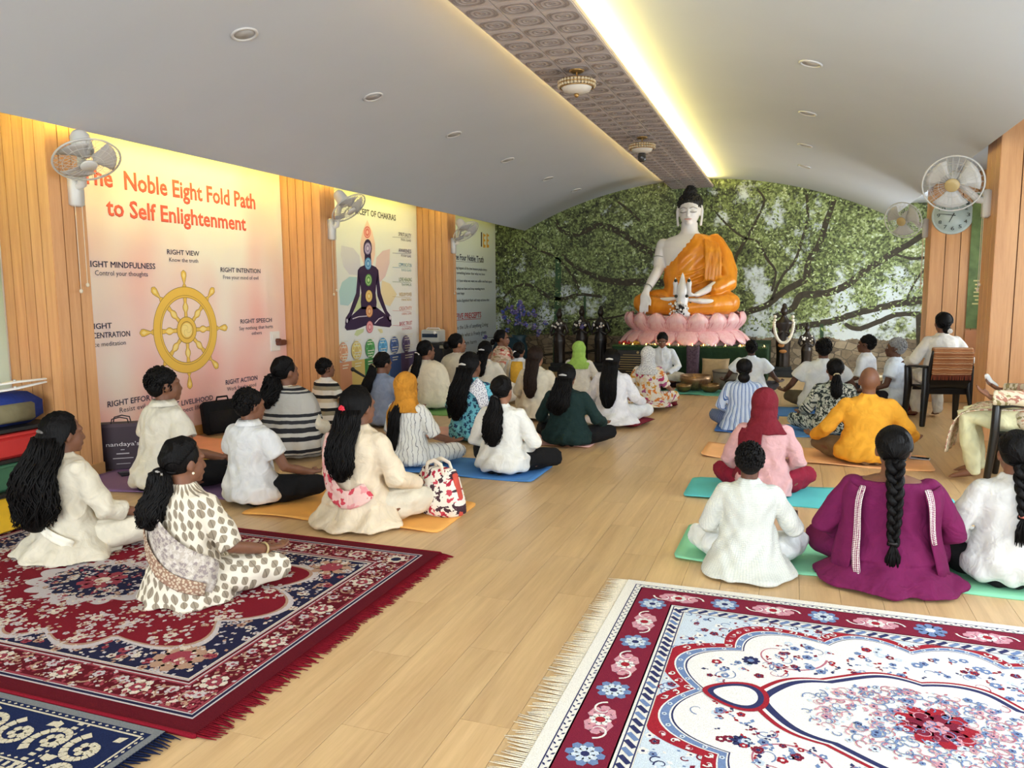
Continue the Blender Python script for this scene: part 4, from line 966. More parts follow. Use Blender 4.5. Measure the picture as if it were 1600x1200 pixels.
def cushion(name, label, c, dims, loc, rz=0.0):
    a, b, h = dims
    def f(u, v):
        x, y = 2 * u - 1, 2 * v - 1; e = max(0, (1 - abs(x) ** 5)) ** .5 * max(0, (1 - abs(y) ** 5)) ** .5
        return (x * a * (.94 + .06 * abs(y) ** 3), y * b * (.94 + .06 * abs(x) ** 3), h / 2 * e)
    g = G().grid(f, 16, 16); g.grid(lambda u, v: (lambda p: (p[0], p[1], -p[2]))(f(v, u)), 16, 16)
    g.v = [(x, y, z + h / 2) for x, y, z in g.v]
    o = ob(name, g, fabric(c, .25), None, loc, rot=(0, 0, rz)); o['label'] = label; o['category'] = 'cushion'; o['group'] = 'floor cushions'; return o
# ================================================================== ALTAR AND STATUE
BAKE = []
def remesh(o, voxel, it=4, uv=None, disp=None):
    m = o.modifiers.new('skin', 'REMESH'); m.mode = 'VOXEL'; m.voxel_size = voxel
    s = o.modifiers.new('soften', 'SMOOTH'); s.factor = .5; s.iterations = it
    BAKE.append((o, uv, disp)); return o
def bake_all():
    bpy.context.view_layer.update(); dg = bpy.context.evaluated_depsgraph_get(); out = []
    for o, uv, disp in BAKE: out.append(bpy.data.meshes.new_from_object(o.evaluated_get(dg)))
    for (o, uv, disp), me in zip(BAKE, out):
        o.modifiers.clear(); old = o.data; o.data = me; bpy.data.meshes.remove(old)
        n = len(me.vertices)
        me.polygons.foreach_set('use_smooth', [True] * len(me.polygons))
        co = np.empty(n * 3); me.vertices.foreach_get('co', co); co = co.reshape(-1, 3)
        if disp:
            nr = np.empty(n * 3); me.vertex_normals.foreach_get('vector', nr); nr = nr.reshape(-1, 3)
            co = co + nr * disp(co, nr)[:, None]; me.vertices.foreach_set('co', co.ravel()); me.update()
        if uv:
            li = np.empty(len(me.loops), np.int32); me.loops.foreach_get('vertex_index', li)
            me.uv_layers.new(name='UVMap').data.foreach_set('uv', uv(co)[li].ravel().astype(np.float32))
ALT = Vector((-1.825, 14.15, 0))
M_GREEN = fabric((34, 56, 34), .4, name='green_altar_cloth')
al = thing('altar', 'low altar draped in dark green cloth below the lotus throne', 'altar', (-1.62, 14.12, 0))
ob('table', G().box((0, 0, .29), (2.44, 2.3, .56)), plain('4a3626', .7, name='altar_wood'), al, smooth=False)
def drape(u, v):
    x = -1.26 + 2.52 * u; f = .012 * math.sin(40 * x) * v + .008 * math.sin(23 * x + 1) * v
    return (x, -1.17 - f - .02 * v, .585 - .575 * v)
g = G().grid(drape, 120, 6); g.grid(lambda u, v: (-1.26 + 2.52 * u, -1.17 + 2.3 * v, .588), 8, 8)
for s_ in (-1, 1): g.grid(lambda u, v, s_=s_: (s_ * 1.26, -1.17 + 2.3 * u, .585 - .575 * v), 8, 4)
o = ob('cloth', g, M_GREEN, al); o.modifiers.new('thickness', 'SOLIDIFY').thickness = .006
q = random.Random(11); g = G()
for _ in range(900):
    x = q.uniform(-1.26, 1.26); y = -1.19 + q.uniform(-.03, .06); h = q.uniform(.02, .05)
    g.add([(x - .004, y, .588), (x + .004, y, .588), (x + q.uniform(-.01, .01), y + q.uniform(-.02, .01), .588 + h)], [(0, 1, 2)])
ob('turf_edge', g, plain('4c6a32', .8, name='turf'), al, smooth=False, kind='stuff')
# plaque
pl = thing('plaque', 'black plaque with rows of gold lines leaning on the altar front', 'plaque', (-2.42, 12.86, 0))
ob('board', G().box((0, 0, .30), (.98, .03, .46), bev=.006), plain('15130f', .3, name='black_granite'), pl, smooth=False)
g = G()
for i in range(9):
    w = (.5, .74, .8, .66, .78, .6, .7, .4, .3)[i]; g.box((0, -.017, .45 - .04 * i), (w, .003, .009))
g.lathe([(0, 0), (.022, 0), (.022, .004), (0, .004)], (0, -.016, .495), 10, rot=RX)
ob('engraving', g, plain('a8925a', .5, name='gold_paint'), pl, smooth=False, kind='stuff')
# lotus throne
M_PINK = NT('lotus_pink'); nz = M_PINK.n('TexNoise', Vector=M_PINK.coord('Object', scale=(9, 9, 1.2)), Scale=3.0, Detail=3.0)
M_PINK.set(Base_Color=M_PINK.ramp(nz.outputs[0], [(.3, (232, 172, 172)), (.7, (244, 204, 200))]), Roughness=.35, Subsurface_Weight=.15); M_PINK = M_PINK.m
M_RIM = plain('d98a8c', .35, name='lotus_rim')
lo = thing('lotus_throne', 'pink double-row lotus throne carrying the large seated statue', 'pedestal', ALT + Vector((0, 0, .59)))
ob('core', G().lathe([(0, 0), (1.02, 0), (.98, .08), (.90, .20), (.92, .26), (.96, .40), (.97, .50), (0, .50)], n=48), M_PINK, lo)
def petal_mesh(up):
    g = G(); rim = []
    def f(u, v):
        w = .195 * (math.sin(PI * min(1, .12 + v * .88) ** .9) ** .55 if v < .995 else .0) if up else .20 * (math.sin(PI * (.16 + .84 * v) ** 1.0) ** .55 if v < .995 else 0)
        s = 2 * u - 1
        if up: r = .92 + .16 * math.sin(PI * .75 * v) - .05 * s * s; z = .22 + .34 * v
        else: r = .92 + .26 * v - .05 * s * s + .03 * math.sin(PI * v); z = .25 - .25 * v ** 1.25
        return (s * w, -r, z)
    g.grid(f, 8, 10, 0); N = 10
    for s in (0, 1): g.tube([f(s, k / N * .985) for k in range(2, N + 1)], [.010] * (N - 1), 5, mi=1, round_=False)
    if up:
        c = lambda u, v: (lambda p: (p[0] * .62, p[1] - .018, .22 + (p[2] - .22) * .74 + .02))(f(u, v))
        for s in (0, 1): g.tube([c(s, k / N * .985) for k in range(2, N + 1)], [.006] * (N - 1), 4, mi=1, round_=False)
    me = g.mesh('petal'); me.materials.append(M_PINK); me.materials.append(M_RIM); me.polygons.foreach_set('use_smooth', [True] * len(me.polygons)); return me
for up, n, ph in ((True, 18, 0), (False, 18, .5)):
    me = petal_mesh(up)
    for k in range(n): ob('petal', me, parent=lo, rot=(0, 0, 2 * PI * (k + ph) / n))
# tea lights and offerings along the altar edge
M_WAX = plain('f3e6c8', .6, name='wax'); M_FLAME = plain('ffb24a', .5, name='flame', emit=14, var=0); M_CUP = plain('c9c6c0', .3, metal=.7, name='tin')
for i in range(13):
    x = -2.70 + i * .19 + q.uniform(-.03, .03)
    t = thing('tea_light', 'small lit tea light, %s from the left in the row along the altar edge' % ('first second third fourth fifth sixth seventh eighth ninth tenth eleventh twelfth thirteenth'.split()[i]), 'candle', (x, 12.99 + q.uniform(-.01, .015), .592), group='tea lights on the altar edge')
    ob('cup', G().lathe([(0, 0), (.03, 0), (.032, .022), (.028, .022), (.027, .016), (0, .016)], n=14), M_CUP, t); ob('wax', G().lathe([(0, .014), (.027, .014), (.027, .019), (0, .019)], n=14), M_WAX, t)
    ob('flame', G().lathe([(0, .02), (.007, .028), (.005, .04), (0, .052)], n=8), M_FLAME, t)
for i, (x, c, lb) in enumerate(((-2.72, 'b3322a', 'red'), (-2.52, 'd9a93c', 'golden yellow'))):
    t = thing('flower_tray', '%s flower offering tray at the left end of the altar' % lb, 'offering', (x, 13.2, .592))
    ob('tray', G().lathe([(0, 0), (.09, 0), (.11, .02), (.105, .022), (.085, .008), (0, .008)], n=20), M_BRASS, t)
    g = G()
    for _ in range(30): g.ell((q.gauss(0, .04), q.gauss(0, .04), .03 + abs(q.gauss(0, .015))), q.uniform(.012, .02), seg=7, rings=5)
    ob('petals', g, plain(c, .8, name='flower_heads'), t, kind='stuff')
for i, x in enumerate((-2.2, -1.35, -.75)):
    t = thing('marigold_bunch', ('leftmost', 'middle', 'rightmost')[i] + ' little bunch of white and yellow flowers on the altar edge', 'flowers', (x, 13.04, .592)); g = G()
    for k in range(14): g.ell((q.gauss(0, .035), q.gauss(0, .02), .02 + q.uniform(0, .02)), .014, seg=7, rings=5, mi=k % 2)
    ob('blooms', g, [plain('efe9dc', .8, name='white_bloom'), plain('e0b23c', .8, name='yellow_bloom')], t, kind='stuff'); ob('leaves', G().tube([(-.05, 0, .006), (.05, 0, .006)], .006, 6), plain('3f5a2c', .8, name='leaf_green'), t)

# ---- the large seated statue (front = -Y)
bu = thing('seated_statue', 'large white marble seated statue in a glossy orange robe on a pink lotus', 'statue', ALT + Vector((.04, .12, 1.09)))
M_MARB = plain('e9e4e0', .22, name='white_marble', var=.03, vs=3); M_ROBE = NT('orange_robe')
nz = M_ROBE.n('TexNoise', Vector=M_ROBE.coord('Object', scale=(1, 1, .4)), Scale=5.0, Detail=3.0, Distortion=1.0)
M_ROBE.set(Base_Color=M_ROBE.ramp(nz.outputs[0], [(.3, (216, 126, 22)), (.7, (240, 156, 40))]), Roughness=.28); M_ROBE.bump(nz.outputs[0], .35, .04); M_ROBE = M_ROBE.m
TR = [(.0, .52, .38), (.25, .48, .35), (.5, .40, .29), (.8, .41, .28), (1.05, .47, .29), (1.2, .51, .265), (1.31, .49, .22), (1.385, .37, .18), (1.44, .20, .155), (1.50, .150, .150), (1.64, .145, .150)]
def brings(tab, n=48, inf=lambda p: 0.0):
    out = []
    for z, a, b in tab:
        R_ = []
        for j in range(n):
            t = 2 * PI * j / n; x, y = a * math.copysign(abs(math.cos(t)) ** .85, math.cos(t)), b * math.sin(t); k = inf(Vector((x, y, z))); l = math.hypot(x, y)
            R_.append((x * (1 + k / l), y * (1 + k / l), z))
        out.append(R_)
    return out
def dens(tab, m=5):
    out = []
    for i in range(len(tab) - 1):
        for k in range(m): t = k / m; out.append(tuple(tab[i][j] * (1 - t) + tab[i + 1][j] * t for j in range(3)))
    return out + [tab[-1]]
g = G(); g.loft(brings(TR, 32))
g.ell((0, .0, 1.86), (.195, .215, .25)); g.ell((0, -.045, 1.75), (.165, .165, .155)); g.ell((0, -.15, 1.635), (.06, .05, .04)); g.ell((0, -.03, 1.58), (.13, .13, .06))
g.tube([(0, -.205, 1.885), (0, -.235, 1.80), (0, -.252, 1.755)], [.016, .024, .034], 8); g.ell((0, -.212, 1.675), (.062, .022, .016)); g.ell((0, -.212, 1.70), (.05, .02, .013))
for s in (-1, 1):
    g.tube([(s * .205, .02, 1.93), (s * .222, .01, 1.85), (s * .215, -.01, 1.72), (s * .20, -.015, 1.60)], [(.05, .022), (.055, .022), (.03, .022), (.035, .025)], 8, ref=(0, 1, 0))
    g.ell((s * .085, -.19, 1.82), (.05, .03, .028)); g.tube([(s * .03, -.212, 1.875), (s * .09, -.205, 1.895), (s * .15, -.165, 1.87)], .010, 6)
# right arm (viewer's left) reaching down over the shin
g.ell((-.46, .0, 1.24), (.13, .14, .14)); g.tube([(-.46, 0, 1.25), (-.52, -.02, 1.0), (-.52, -.10, .82), (-.60, -.38, .60), (-.65, -.60, .44)], [.125, .115, .10, .085, .062], 14)
g.tube([(-.65, -.60, .44), (-.66, -.70, .34), (-.655, -.745, .22)], [(.045, .06), (.04, .085), (.035, .08)], 12, ref=(0, 1, 0))
for k, (dx, L) in enumerate(((-.07, .17), (-.028, .20), (.016, .195), (.058, .16))):
    g.tube([(-.655 + dx * .8, -.75, .23), (-.655 + dx, -.775, .23 - L * .5), (-.655 + dx * 1.05, -.775, .23 - L)], [.021, .020, .015], 8)
g.tube([(-.59, -.70, .34), (-.555, -.74, .26), (-.55, -.755, .18)], [.022, .021, .016], 8)
# left hand in the lap, palm up, and the upturned sole
g.tube([(.50, -.42, .52), (.34, -.52, .42), (.22, -.58, .36)], [.075, .062, .05], 12)
g.tube([(.22, -.58, .36), (.10, -.62, .35), (.02, -.64, .35)], [(.03, .06), (.028, .085), (.025, .08)], 12, ref=(0, 0, 1))
for k, dy in enumerate((-.07, -.025, .02, .062)): g.tube([(.03, -.64 + dy, .35), (-.06, -.645 + dy, .365), (-.14, -.645 + dy, .395)], [.02, .019, .014], 8)
g.tube([(.16, -.66, .37), (.10, -.71, .41), (.04, -.72, .43)], [.022, .02, .015], 8)
g.tube([(.48, -.66, .24), (.30, -.74, .25), (.12, -.72, .27)], [(.05, .06), (.05, .08), (.035, .09)], 12, ref=(0, 0, 1))
g.tube([(-.42, -.62, .27), (-.24, -.68, .28), (-.10, -.68, .30)], [(.04, .05), (.045, .07), (.03, .075)], 12, ref=(0, 0, 1))
remesh(ob('figure', g, M_MARB, bu), .013, 5)
# robe over the left shoulder: inflated where it lies below the diagonal hem
nd = Vector((-.74, -.22, .64)).normalized(); d0 = nd.dot(Vector((.10, -.18, 1.40)))
g = G(); tab = dens(TR[:9], 7)
g.loft(brings(tab, 72, lambda p: (.035 + .012 * math.sin(34 * (nd.dot(p) - d0)) if nd.dot(p) < d0 else -.05)))
g.tube([(.44, .02, 1.27), (.58, .02, 1.02), (.66, -.05, .75), (.70, -.22, .56), (.52, -.42, .46)], [.17, .19, .20, .17, .12], 16)
for k in range(5): g.tube([(.30 + .055 * k, -.24 + .01 * k, 1.33 - .02 * k), (.33 + .06 * k, -.31, 1.1), (.34 + .06 * k, -.33, .85), (.34 + .06 * k, -.34, .62)], [.022, .028, .03, .03], 6)
for s in (-1, 1):
    g.tube([(s * .28, -.02, .24), (s * .55, -.18, .24), (s * .74, -.34, .22)], [.24, .22, .19], 16)
    g.tube([(s * .74, -.34, .20), (s * .45, -.58, .17), (s * .05, -.68, .14)], [.185, .16, .13], 16)
g.ell((0, -.25, .14), (.62, .48, .16), seg=28)
for k in range(6):
    for s in (-1, 1): g.tube([(s * (.12 + .1 * k), -.66 + .05 * k, .25), (s * (.3 + .09 * k), -.60 + .055 * k, .32 - .01 * k), (s * (.5 + .06 * k), -.40 + .05 * k, .38 - .015 * k)], [.012, .018, .010], 6)
for k in range(5):
    t = k / 4; g.tube([(.62 - .03 * k, -.22, 1.02 - .13 * k), (.40, -.31, .88 - .13 * k), (.1, -.34, .74 - .11 * k), (-.2, -.34, .68 - .12 * k)], [.016, .022, .020, .012], 6)
remesh(ob('robe', g, M_ROBE, bu), .017, 3)
g = G().ell((0, .03, 1.985), (.215, .215, .185), seg=28, rings=16).ell((0, .02, 2.16), (.115, .115, .13), seg=20)
for _ in range(330):
    d = Vector((q.gauss(0, 1), q.gauss(0, 1), q.gauss(0, 1))).normalized()
    p = Vector((d.x * .215, .03 + d.y * .215, 1.985 + d.z * .185)); 
    if p.y < -.10 and p.z < 2.0: continue
    g.ell(p, .020, seg=6, rings=4)
for _ in range(120):
    d = Vector((q.gauss(0, 1), q.gauss(0, 1), q.gauss(0, 1))).normalized(); g.ell((d.x * .115, .02 + d.y * .115, 2.16 + d.z * .13), .018, seg=6, rings=4)
ob('hair_curls', g, plain('17130f', .6, name='black_curls'), bu)
for s in (-1, 1):
    ob('eyelid_line', G().tube([(s * .035, -.221, 1.812), (s * .085, -.224, 1.801), (s * .14, -.196, 1.812)], .0055, 6), plain('4a4038', .5, name='painted_line'), bu)
    ob('eyebrow', G().tube([(s * .025, -.224, 1.872), (s * .085, -.222, 1.896), (s * .15, -.180, 1.872)], .005, 6), plain('8d8078', .5, name='painted_brow'), bu)
ob('lips', G().tube([(-.058, -.224, 1.690), (-.02, -.238, 1.686), (.02, -.238, 1.686), (.058, -.224, 1.690)], [(.008, .008), (.013, .010), (.013, .010), (.008, .008)], 8), plain('cf9a92', .4, name='painted_lips'), bu)
for lb, p, R_ in (('armlet', (-.515, -.01, 1.02), .122), ('bracelet', (-.635, -.53, .49), .078)): ob(lb, G().ring(p, R_, .010, (.15, .35, 1) if lb == 'armlet' else (-.3, -.8, -.6)), plain('9a9a92', .3, metal=.5, name='silver'), bu)
# ---- small white shrine figure in front of the lap
t = thing('shrine_figure', 'small white spired figure with dark rosettes in the statue lap', 'figurine', ALT + Vector((.06, -.82, 1.09)))
ob('body', G().lathe([(0, 0), (.13, 0), (.14, .05), (.10, .08), (.09, .20), (.11, .30), (.09, .36), (.10, .42), (.09, .50), (.06, .56), (.05, .60), (.02, .70), (0, .74)], n=18), M_MARB, t)
for s in (-1, 1): ob('side_spire', G().lathe([(0, .36), (.04, .36), (.035, .50), (.045, .56), (.0, .66)], (s * .115, -.02, 0), 12), M_MARB, t)
for x, z in ((-.09, .34), (.09, .34), (-.10, .60), (.12, .60), (0.03, .14)): ob('rosette', G().ell((x, -.11, z), (.028, .02, .028), seg=10, rings=6), plain('20261c', .7, name='dark_rosette'), t)
g = G()
for _ in range(70): g.ell((q.gauss(-.03, .07), -.15 + q.gauss(0, .02), q.uniform(.0, .24)), q.uniform(.012, .024), seg=6, rings=4, mi=q.choice((0, 0, 1)))
ob('flower_garland', g, [plain('ece6de', .8, name='white_bloom2'), plain('3a2f28', .8, name='dark_bloom')], t, kind='stuff')

# ---- dark standing figures left and right of the altar
def standing(label, base, h, lean=0.0, garland=None, c='2a2019', rz=0.0):
    t = thing('standing_statue', label, 'statue', base, rz, scale=h / 1.2)
    m = plain(c, .35, name='dark_bronze', var=.25, vs=9)
    ob('plinth', G().box((0, 0, .05), (.34, .30, .10), bev=.012).box((0, 0, .13), (.28, .25, .07), bev=.01), plain('1c2022', .5, name='dark_plinth'), t, smooth=False)
    g = G().tube([(0, 0, .16), (0, 0, .35), (0, 0, .58), (0, 0, .74), (0, 0, .88), (0, 0, .95)], [(.11, .09), (.10, .085), (.12, .10), (.085, .07), (.13, .085), (.06, .05)], 16, ref=(1, 0, 0))
    for k in range(9): a = 2 * PI * k / 9; g.tube([(.10 * math.cos(a), .085 * math.sin(a), .17), (.095 * math.cos(a), .08 * math.sin(a), .4), (.10 * math.cos(a), .085 * math.sin(a), .6)], .014, 5)
    g.tube([(0, 0, .93), (0, -.01, 1.0)], .035, 8); g.ell((0, -.01, 1.07), (.058, .066, .078)); g.ell((0, .02, 1.15), (.04, .04, .045)); g.ell((0, -.07, 1.06), (.012, .015, .012))
    for s in (-1, 1):
        g.tube([(s * .12, 0, .88), (s * .165, -.01, .74), (s * .12, -.10, .68), (s * .03, -.13, .74)], [.034, .032, .026, .022], 8)
    remesh(ob('figure', g, m, t), .011, 3)
    g = G()
    if garland == 'long':
        for k in range(40):
            a = PI * k / 39; x = -.15 * math.cos(a); z = .98 - .42 * math.sin(a) ** .8; g.ell((x * (1 if z < .9 else .9), -.13 - .03 * math.sin(a), z), .026, seg=8, rings=6)
        ob('garland', g, plain('ddd6c4', .8, name='white_garland'), t, kind='stuff')
        o = ob('waist_flowers', G().ell((-.03, -.13, .52), (.05, .02, .035)).ell((.0, -.13, .42), (.06, .02, .03)), plain('b0773e', .8, name='orange_bloom'), t)
    elif garland:
        for k in range(10): g.ell((q.uniform(-.11, .11), -.11, .86 + q.uniform(-.07, .07) ), q.uniform(.012, .026), seg=7, rings=5)
        ob('blossoms', g, plain('e2ddd2', .8, name='white_blossom'), t, kind='stuff')
    return t
standing('dark bronze standing figure with white blossoms beside the green mural post', (-4.18, 14.15, 0), 1.22, garland='few')
standing('dark bronze standing figure with a raised head behind the lime headscarf', (-3.86, 14.62, 0), 1.26, garland='few')
standing('dark bronze standing figure nearest the lotus throne on its left', (-3.42, 14.35, 0), 1.26, garland='few', c='1b1512')
standing('dark standing figure wearing a long white garland right of the lotus', (-.13, 14.35, 0), 1.30, garland='long')
standing('small dark standing figure with white blossoms right of the garlanded one', (.26, 14.45, 0), .96, garland='few')

# ---- purple flower arrangement by the truths poster
fa_ = thing('flower_arrangement', 'tall arrangement of purple and blue flowers in a dark vase', 'flowers', (-5.05, 14.3, 0))
ob('vase', G().lathe([(0, 0), (.17, 0), (.20, .15), (.16, .45), (.12, .60), (.15, .68), (.13, .68), (0, .55)], n=22), plain('24424e', .4, name='teal_vase'), fa_)
g = G(); sg = G()
for _ in range(46):
    a = q.uniform(0, 2 * PI); r_ = abs(q.gauss(0, .26)); tip = Vector((r_ * math.cos(a) * 1.2, r_ * math.sin(a) * .7, q.uniform(.85, 1.35) - r_ * .4)); sg.tube([(0, 0, .6), (tip.x * .4, tip.y * .4, .6 + (tip.z - .6) * .6), tip], .005, 4)
    for _k in range(9):
        d = Vector((q.gauss(0, 1), q.gauss(0, 1), q.gauss(0, 1))).normalized() * .035
        g.ell(tip + d, (.024, .024, .018), seg=6, rings=4, mi=q.choice((0, 1, 2, 0)))
ob('stems', sg, plain('3f4f38', .8, name='stem_green'), fa_, kind='stuff'); ob('blooms', g, [plain('6a5c98', .8, name='purple_bloom'), plain('4558a8', .8, name='blue_bloom'), plain('8f86a8', .8, name='lilac_bloom')], fa_, kind='stuff')
st_ = thing('covered_stand', 'dark teal cloth covered stand beside the floral shawl', 'stand', (-4.95, 13.4, 0))
ob('cloth', G().lathe([(0, 0), (.34, 0), (.33, .2), (.30, .45), (.24, .62), (.1, .68), (0, .69)], n=24), fabric((24, 48, 58), .3), st_)

# ---- singing bowls, drum, pillows near the altar
def bowl(label, loc, R_, h, c='8a6a42'):
    t = thing('singing_bowl', label, 'bowl', loc, group='singing bowls')
    m = plain(c, .35, metal=.7, name='bronze', var=.2, vs=30)
    ob('shell', G().lathe([(0, 0), (.5 * R_, 0), (.85 * R_, .3 * h), (R_, .75 * h), (.97 * R_, h), (.93 * R_, h), (.94 * R_, .75 * h), (.8 * R_, .32 * h), (.45 * R_, .05 * h), (0, .05 * h)], n=28), m, t); ob('rim', G().ring((0, 0, h), R_ * .95, .006, n=28), m, t)
bowl('largest bronze singing bowl tipped beside the person in a white kurta', (-1.36, 11.98, .008), .24, .22, '9c7a58')
bowl('small bronze singing bowl at the left end of the teal cloth', (-1.50, 11.68, .008), .115, .11)
bowl('medium bronze singing bowl at the right end of the teal cloth', (-1.12, 11.75, .008), .145, .12)
bowl('tiny dark singing bowl beside the floral dress', (-1.82, 11.80, .008), .08, .08, '5c4a34')
t = thing('drum', 'grey round drum standing behind the bronze bowls', 'drum', (-.86, 12.36, 0)); 
ob('shell', G().lathe([(0, 0), (.27, 0), (.28, .02), (.28, .26), (.27, .28), (0, .28)], n=32), plain('7d766a', .5, name='drum_shell', var=.2), t); ob('hoop', G().ring((0, 0, .265), .283, .010, n=32), plain('4d463c', .5, name='drum_hoop'), t)
o = cushion('pillow', 'beige patterned pillow leaning on the green altar cloth', (170, 146, 112), (.22, .20, .12), (-1.14, 12.80, .22)); o.rotation_euler = (math.radians(70), 0, 0); o['group'] = 'cushions by the altar'
M_IKAT = striped([(0, (42, 36, 62)), (.3, (120, 60, 70)), (.42, (170, 140, 140)), (.5, (42, 36, 62)), (.8, (120, 60, 70)), (.92, (60, 44, 60))], .11, 'v')
bs = cushion('bolster', 'upright narrow striped bolster behind the person in a white kurta', (96, 60, 80), (.11, .30, .16), (-1.50, 12.84, .34)); bs.rotation_euler = (PI / 2, 0, 0); bs['group'] = 'cushions by the altar'
bs.data.materials.clear(); bs.data.materials.append(plain('4c3844', .9, name='striped_weave', var=.55, vs=40))

# ---- loudspeaker with amplifier, microphone
t = thing('loudspeaker', 'black loudspeaker cabinet standing by the third clad pillar', 'speaker', (-5.40, 11.25, 0))
ob('cabinet', G().box((0, 0, .36), (.46, .42, .70), bev=.012), plain('14120f', .5, name='black_vinyl'), t, smooth=False); ob('grille', G().box((0, -.212, .36), (.40, .012, .62), bev=.004), plain('0b0b12', .7, name='black_grille'), t, smooth=False)
for sx in (-1, 1):
    for z in (.05, .66): ob('corner_cap', G().box((sx * .20, -.20, z), (.07, .045, .05), bev=.008), plain('9a9a96', .3, metal=.8, name='corner_metal'), t, smooth=False)
    ob('foot', G().box((sx * .17, 0, .008), (.06, .3, .016)), plain('222222', .8, name='rubber'), t, smooth=False)
ob('power_light', G().box((-.08, -.220, .60), (.05, .004, .03)), plain('2a2cff', .4, name='blue_light', emit=4, var=0), t, smooth=False)
t = thing('amplifier', 'pale grey amplifier box with a dark display on the loudspeaker', 'amplifier', (-5.46, 11.28, .712))
ob('case', G().box((0, 0, .11), (.30, .26, .21), bev=.02), plain('b9b6ac', .4, name='grey_case'), t, smooth=False); ob('display', G().box((0, -.132, .12), (.27, .008, .06)), plain('16233a', .2, name='display_glass'), t, smooth=False)
ob('dial', G().lathe([(0, 0), (.026, 0), (.026, .015), (0, .015)], (.09, -.13, .17), 16, rot=RX), M_WHITE, t); ob('handle', G().tube([(-.12, 0, .215), (-.10, 0, .235), (.10, 0, .235), (.12, 0, .215)], .008, 6), M_WHITE, t)
t = thing('microphone', 'black microphone on a low boom stand before the coloured poster bands', 'microphone', (-4.72, 8.1, 0)); mb = plain('151515', .4, name='mic_black')
ob('base', G().lathe([(0, 0), (.11, 0), (.11, .015), (.02, .025), (0, .025)], n=20), mb, t); ob('pole', G().tube([(0, 0, .02), (0, 0, .42)], .010, 8), mb, t); ob('boom', G().tube([(.08, 0, .40), (-.16, 0, .52)], .008, 8), mb, t)
ob('handset', G().tube([(-.14, 0, .51), (-.26, -.02, .58)], [.014, .018], 10), mb, t); ob('grille', G().ell((-.28, -.024, .592), .028, seg=12, rings=8), plain('3a3a3a', .3, metal=.6, name='mic_grille'), t)

# ---- bags, phones and small things on the floor
pb = thing('paper_bag', 'dark maroon paper bag with white lettering against the pink poster', 'bag', (-5.44, 5.02, .010), math.radians(38))
ob('body', G().box((0, 0, .20), (.36, .13, .40), bev=.006), plain('33202a', .6, name='maroon_paper', var=.12), pb, smooth=False)
ob('fold', G().box((0, -.067, .385), (.355, .004, .03)), plain('43303a', .6, name='maroon_fold'), pb, smooth=False)
for s in (-1, 1): ob('handle', G().tube([(-.07, s * .06, .39), (-.06, s * .06, .44), (.0, s * .06, .455), (.06, s * .06, .44), (.07, s * .06, .39)], .005, 6), plain('1d1418', .7, name='cord_handle'), pb)
lettering("nandaya's", pb, ink((214, 206, 204)), (-.12, -.068, .205), RN, .26, .034)
g = G()
for z, w, h in ((.172, .03, .006), (.138, .10, .009), (.098, .16, .006), (.05, .11, .004)): g.box((.01, -.0665, z), (w, .002, h))
ob('small_print', g, ink((190, 180, 180)), pb, smooth=False, kind='stuff')
bb = thing('laptop_bag', 'black laptop bag leaning on the wall behind the white polo shirt', 'bag', (-5.80, 6.68, 0), math.radians(72))
ob('body', G().box((0, 0, .19), (.42, .09, .36), rot=Matrix.Rotation(math.radians(-9), 3, 'X'), bev=.03), fabric((20, 20, 22), .3), bb); ob('handle', G().tube([(-.07, -.03, .37), (-.06, -.03, .41), (.06, -.03, .41), (.07, -.03, .37)], .010, 6), fabric((16, 16, 18), .3), bb)
ob('pocket', G().box((0, -.055, .15), (.34, .03, .22), rot=Matrix.Rotation(math.radians(-9), 3, 'X'), bev=.014), fabric((26, 26, 28), .3), bb)
def phone(label, loc, rz, c='151517'):
    t = thing('phone', label, 'phone', loc, rz); ob('case', G().box((0, 0, .005), (.08, .16, .009), bev=.003), plain(c, .4, name='phone_case'), t, smooth=False); ob('screen', G().box((0, 0, .0100), (.072, .148, .0012)), plain('0c0d10', .08, name='phone_glass', var=0), t, smooth=False)
p = fl(195, 743); phone('black phone lying on the purple mat', (p.x, p.y, .012), 1.0)
p = fl(1437, 719); phone('dark phone in a pale case on the orange mat by the yellow shirt', (p.x, p.y, .012), 1.3, 'b8bcc4')
# tote bag
M_TOTE = pattern((232, 224, 210), [(176, 40, 62), (70, 46, 54), (196, 70, 84)], 17.0, .33, .2, kind='flower')
tb = thing('tote_bag', 'cream tote bag printed with red flowers on the orange mat', 'bag', fl(672, 808) + Vector((.03, .09, .010)), math.radians(-16), scale=.94)
R_ = []
for z, a, b in ((0, .18, .09), (.02, .205, .11), (.10, .21, .115), (.20, .19, .10), (.28, .16, .07), (.325, .135, .05), (.335, .125, .04)):
    R_.append([(a * math.copysign(abs(math.cos(t)) ** .7, math.cos(t)) + .01 * math.sin(3 * t + z * 20), b * math.copysign(abs(math.sin(t)) ** .8, math.sin(t)) + .008 * math.sin(5 * t), z) for t in [2 * PI * j / 32 for j in range(32)]])
g = G().loft(R_); o = ob('body', g, M_TOTE, tb)
uvl = o.data.uv_layers.new(name='UVMap')
for lp in o.data.loops: v = o.data.vertices[lp.vertex_index].co; uvl.data[lp.index].uv = (v.x, v.z)
for s in (-1, 1): ob('strap', G().tube([(-.08, s * .05, .30), (-.07, s * .045, .37), (-.01, s * .04, .395), (.06, s * .045, .37), (.085, s * .05, .30)], [(.006, .016)] * 5, 8, ref=(0, 1, 0)), fabric((228, 214, 196), .2), tb)
ob('side_band', G().tube([(.20, 0, .02), (.195, 0, .15), (.15, 0, .30)], [(.03, .012)] * 3, 8, ref=(0, 1, 0)), fabric((196, 80, 66), .2), tb)
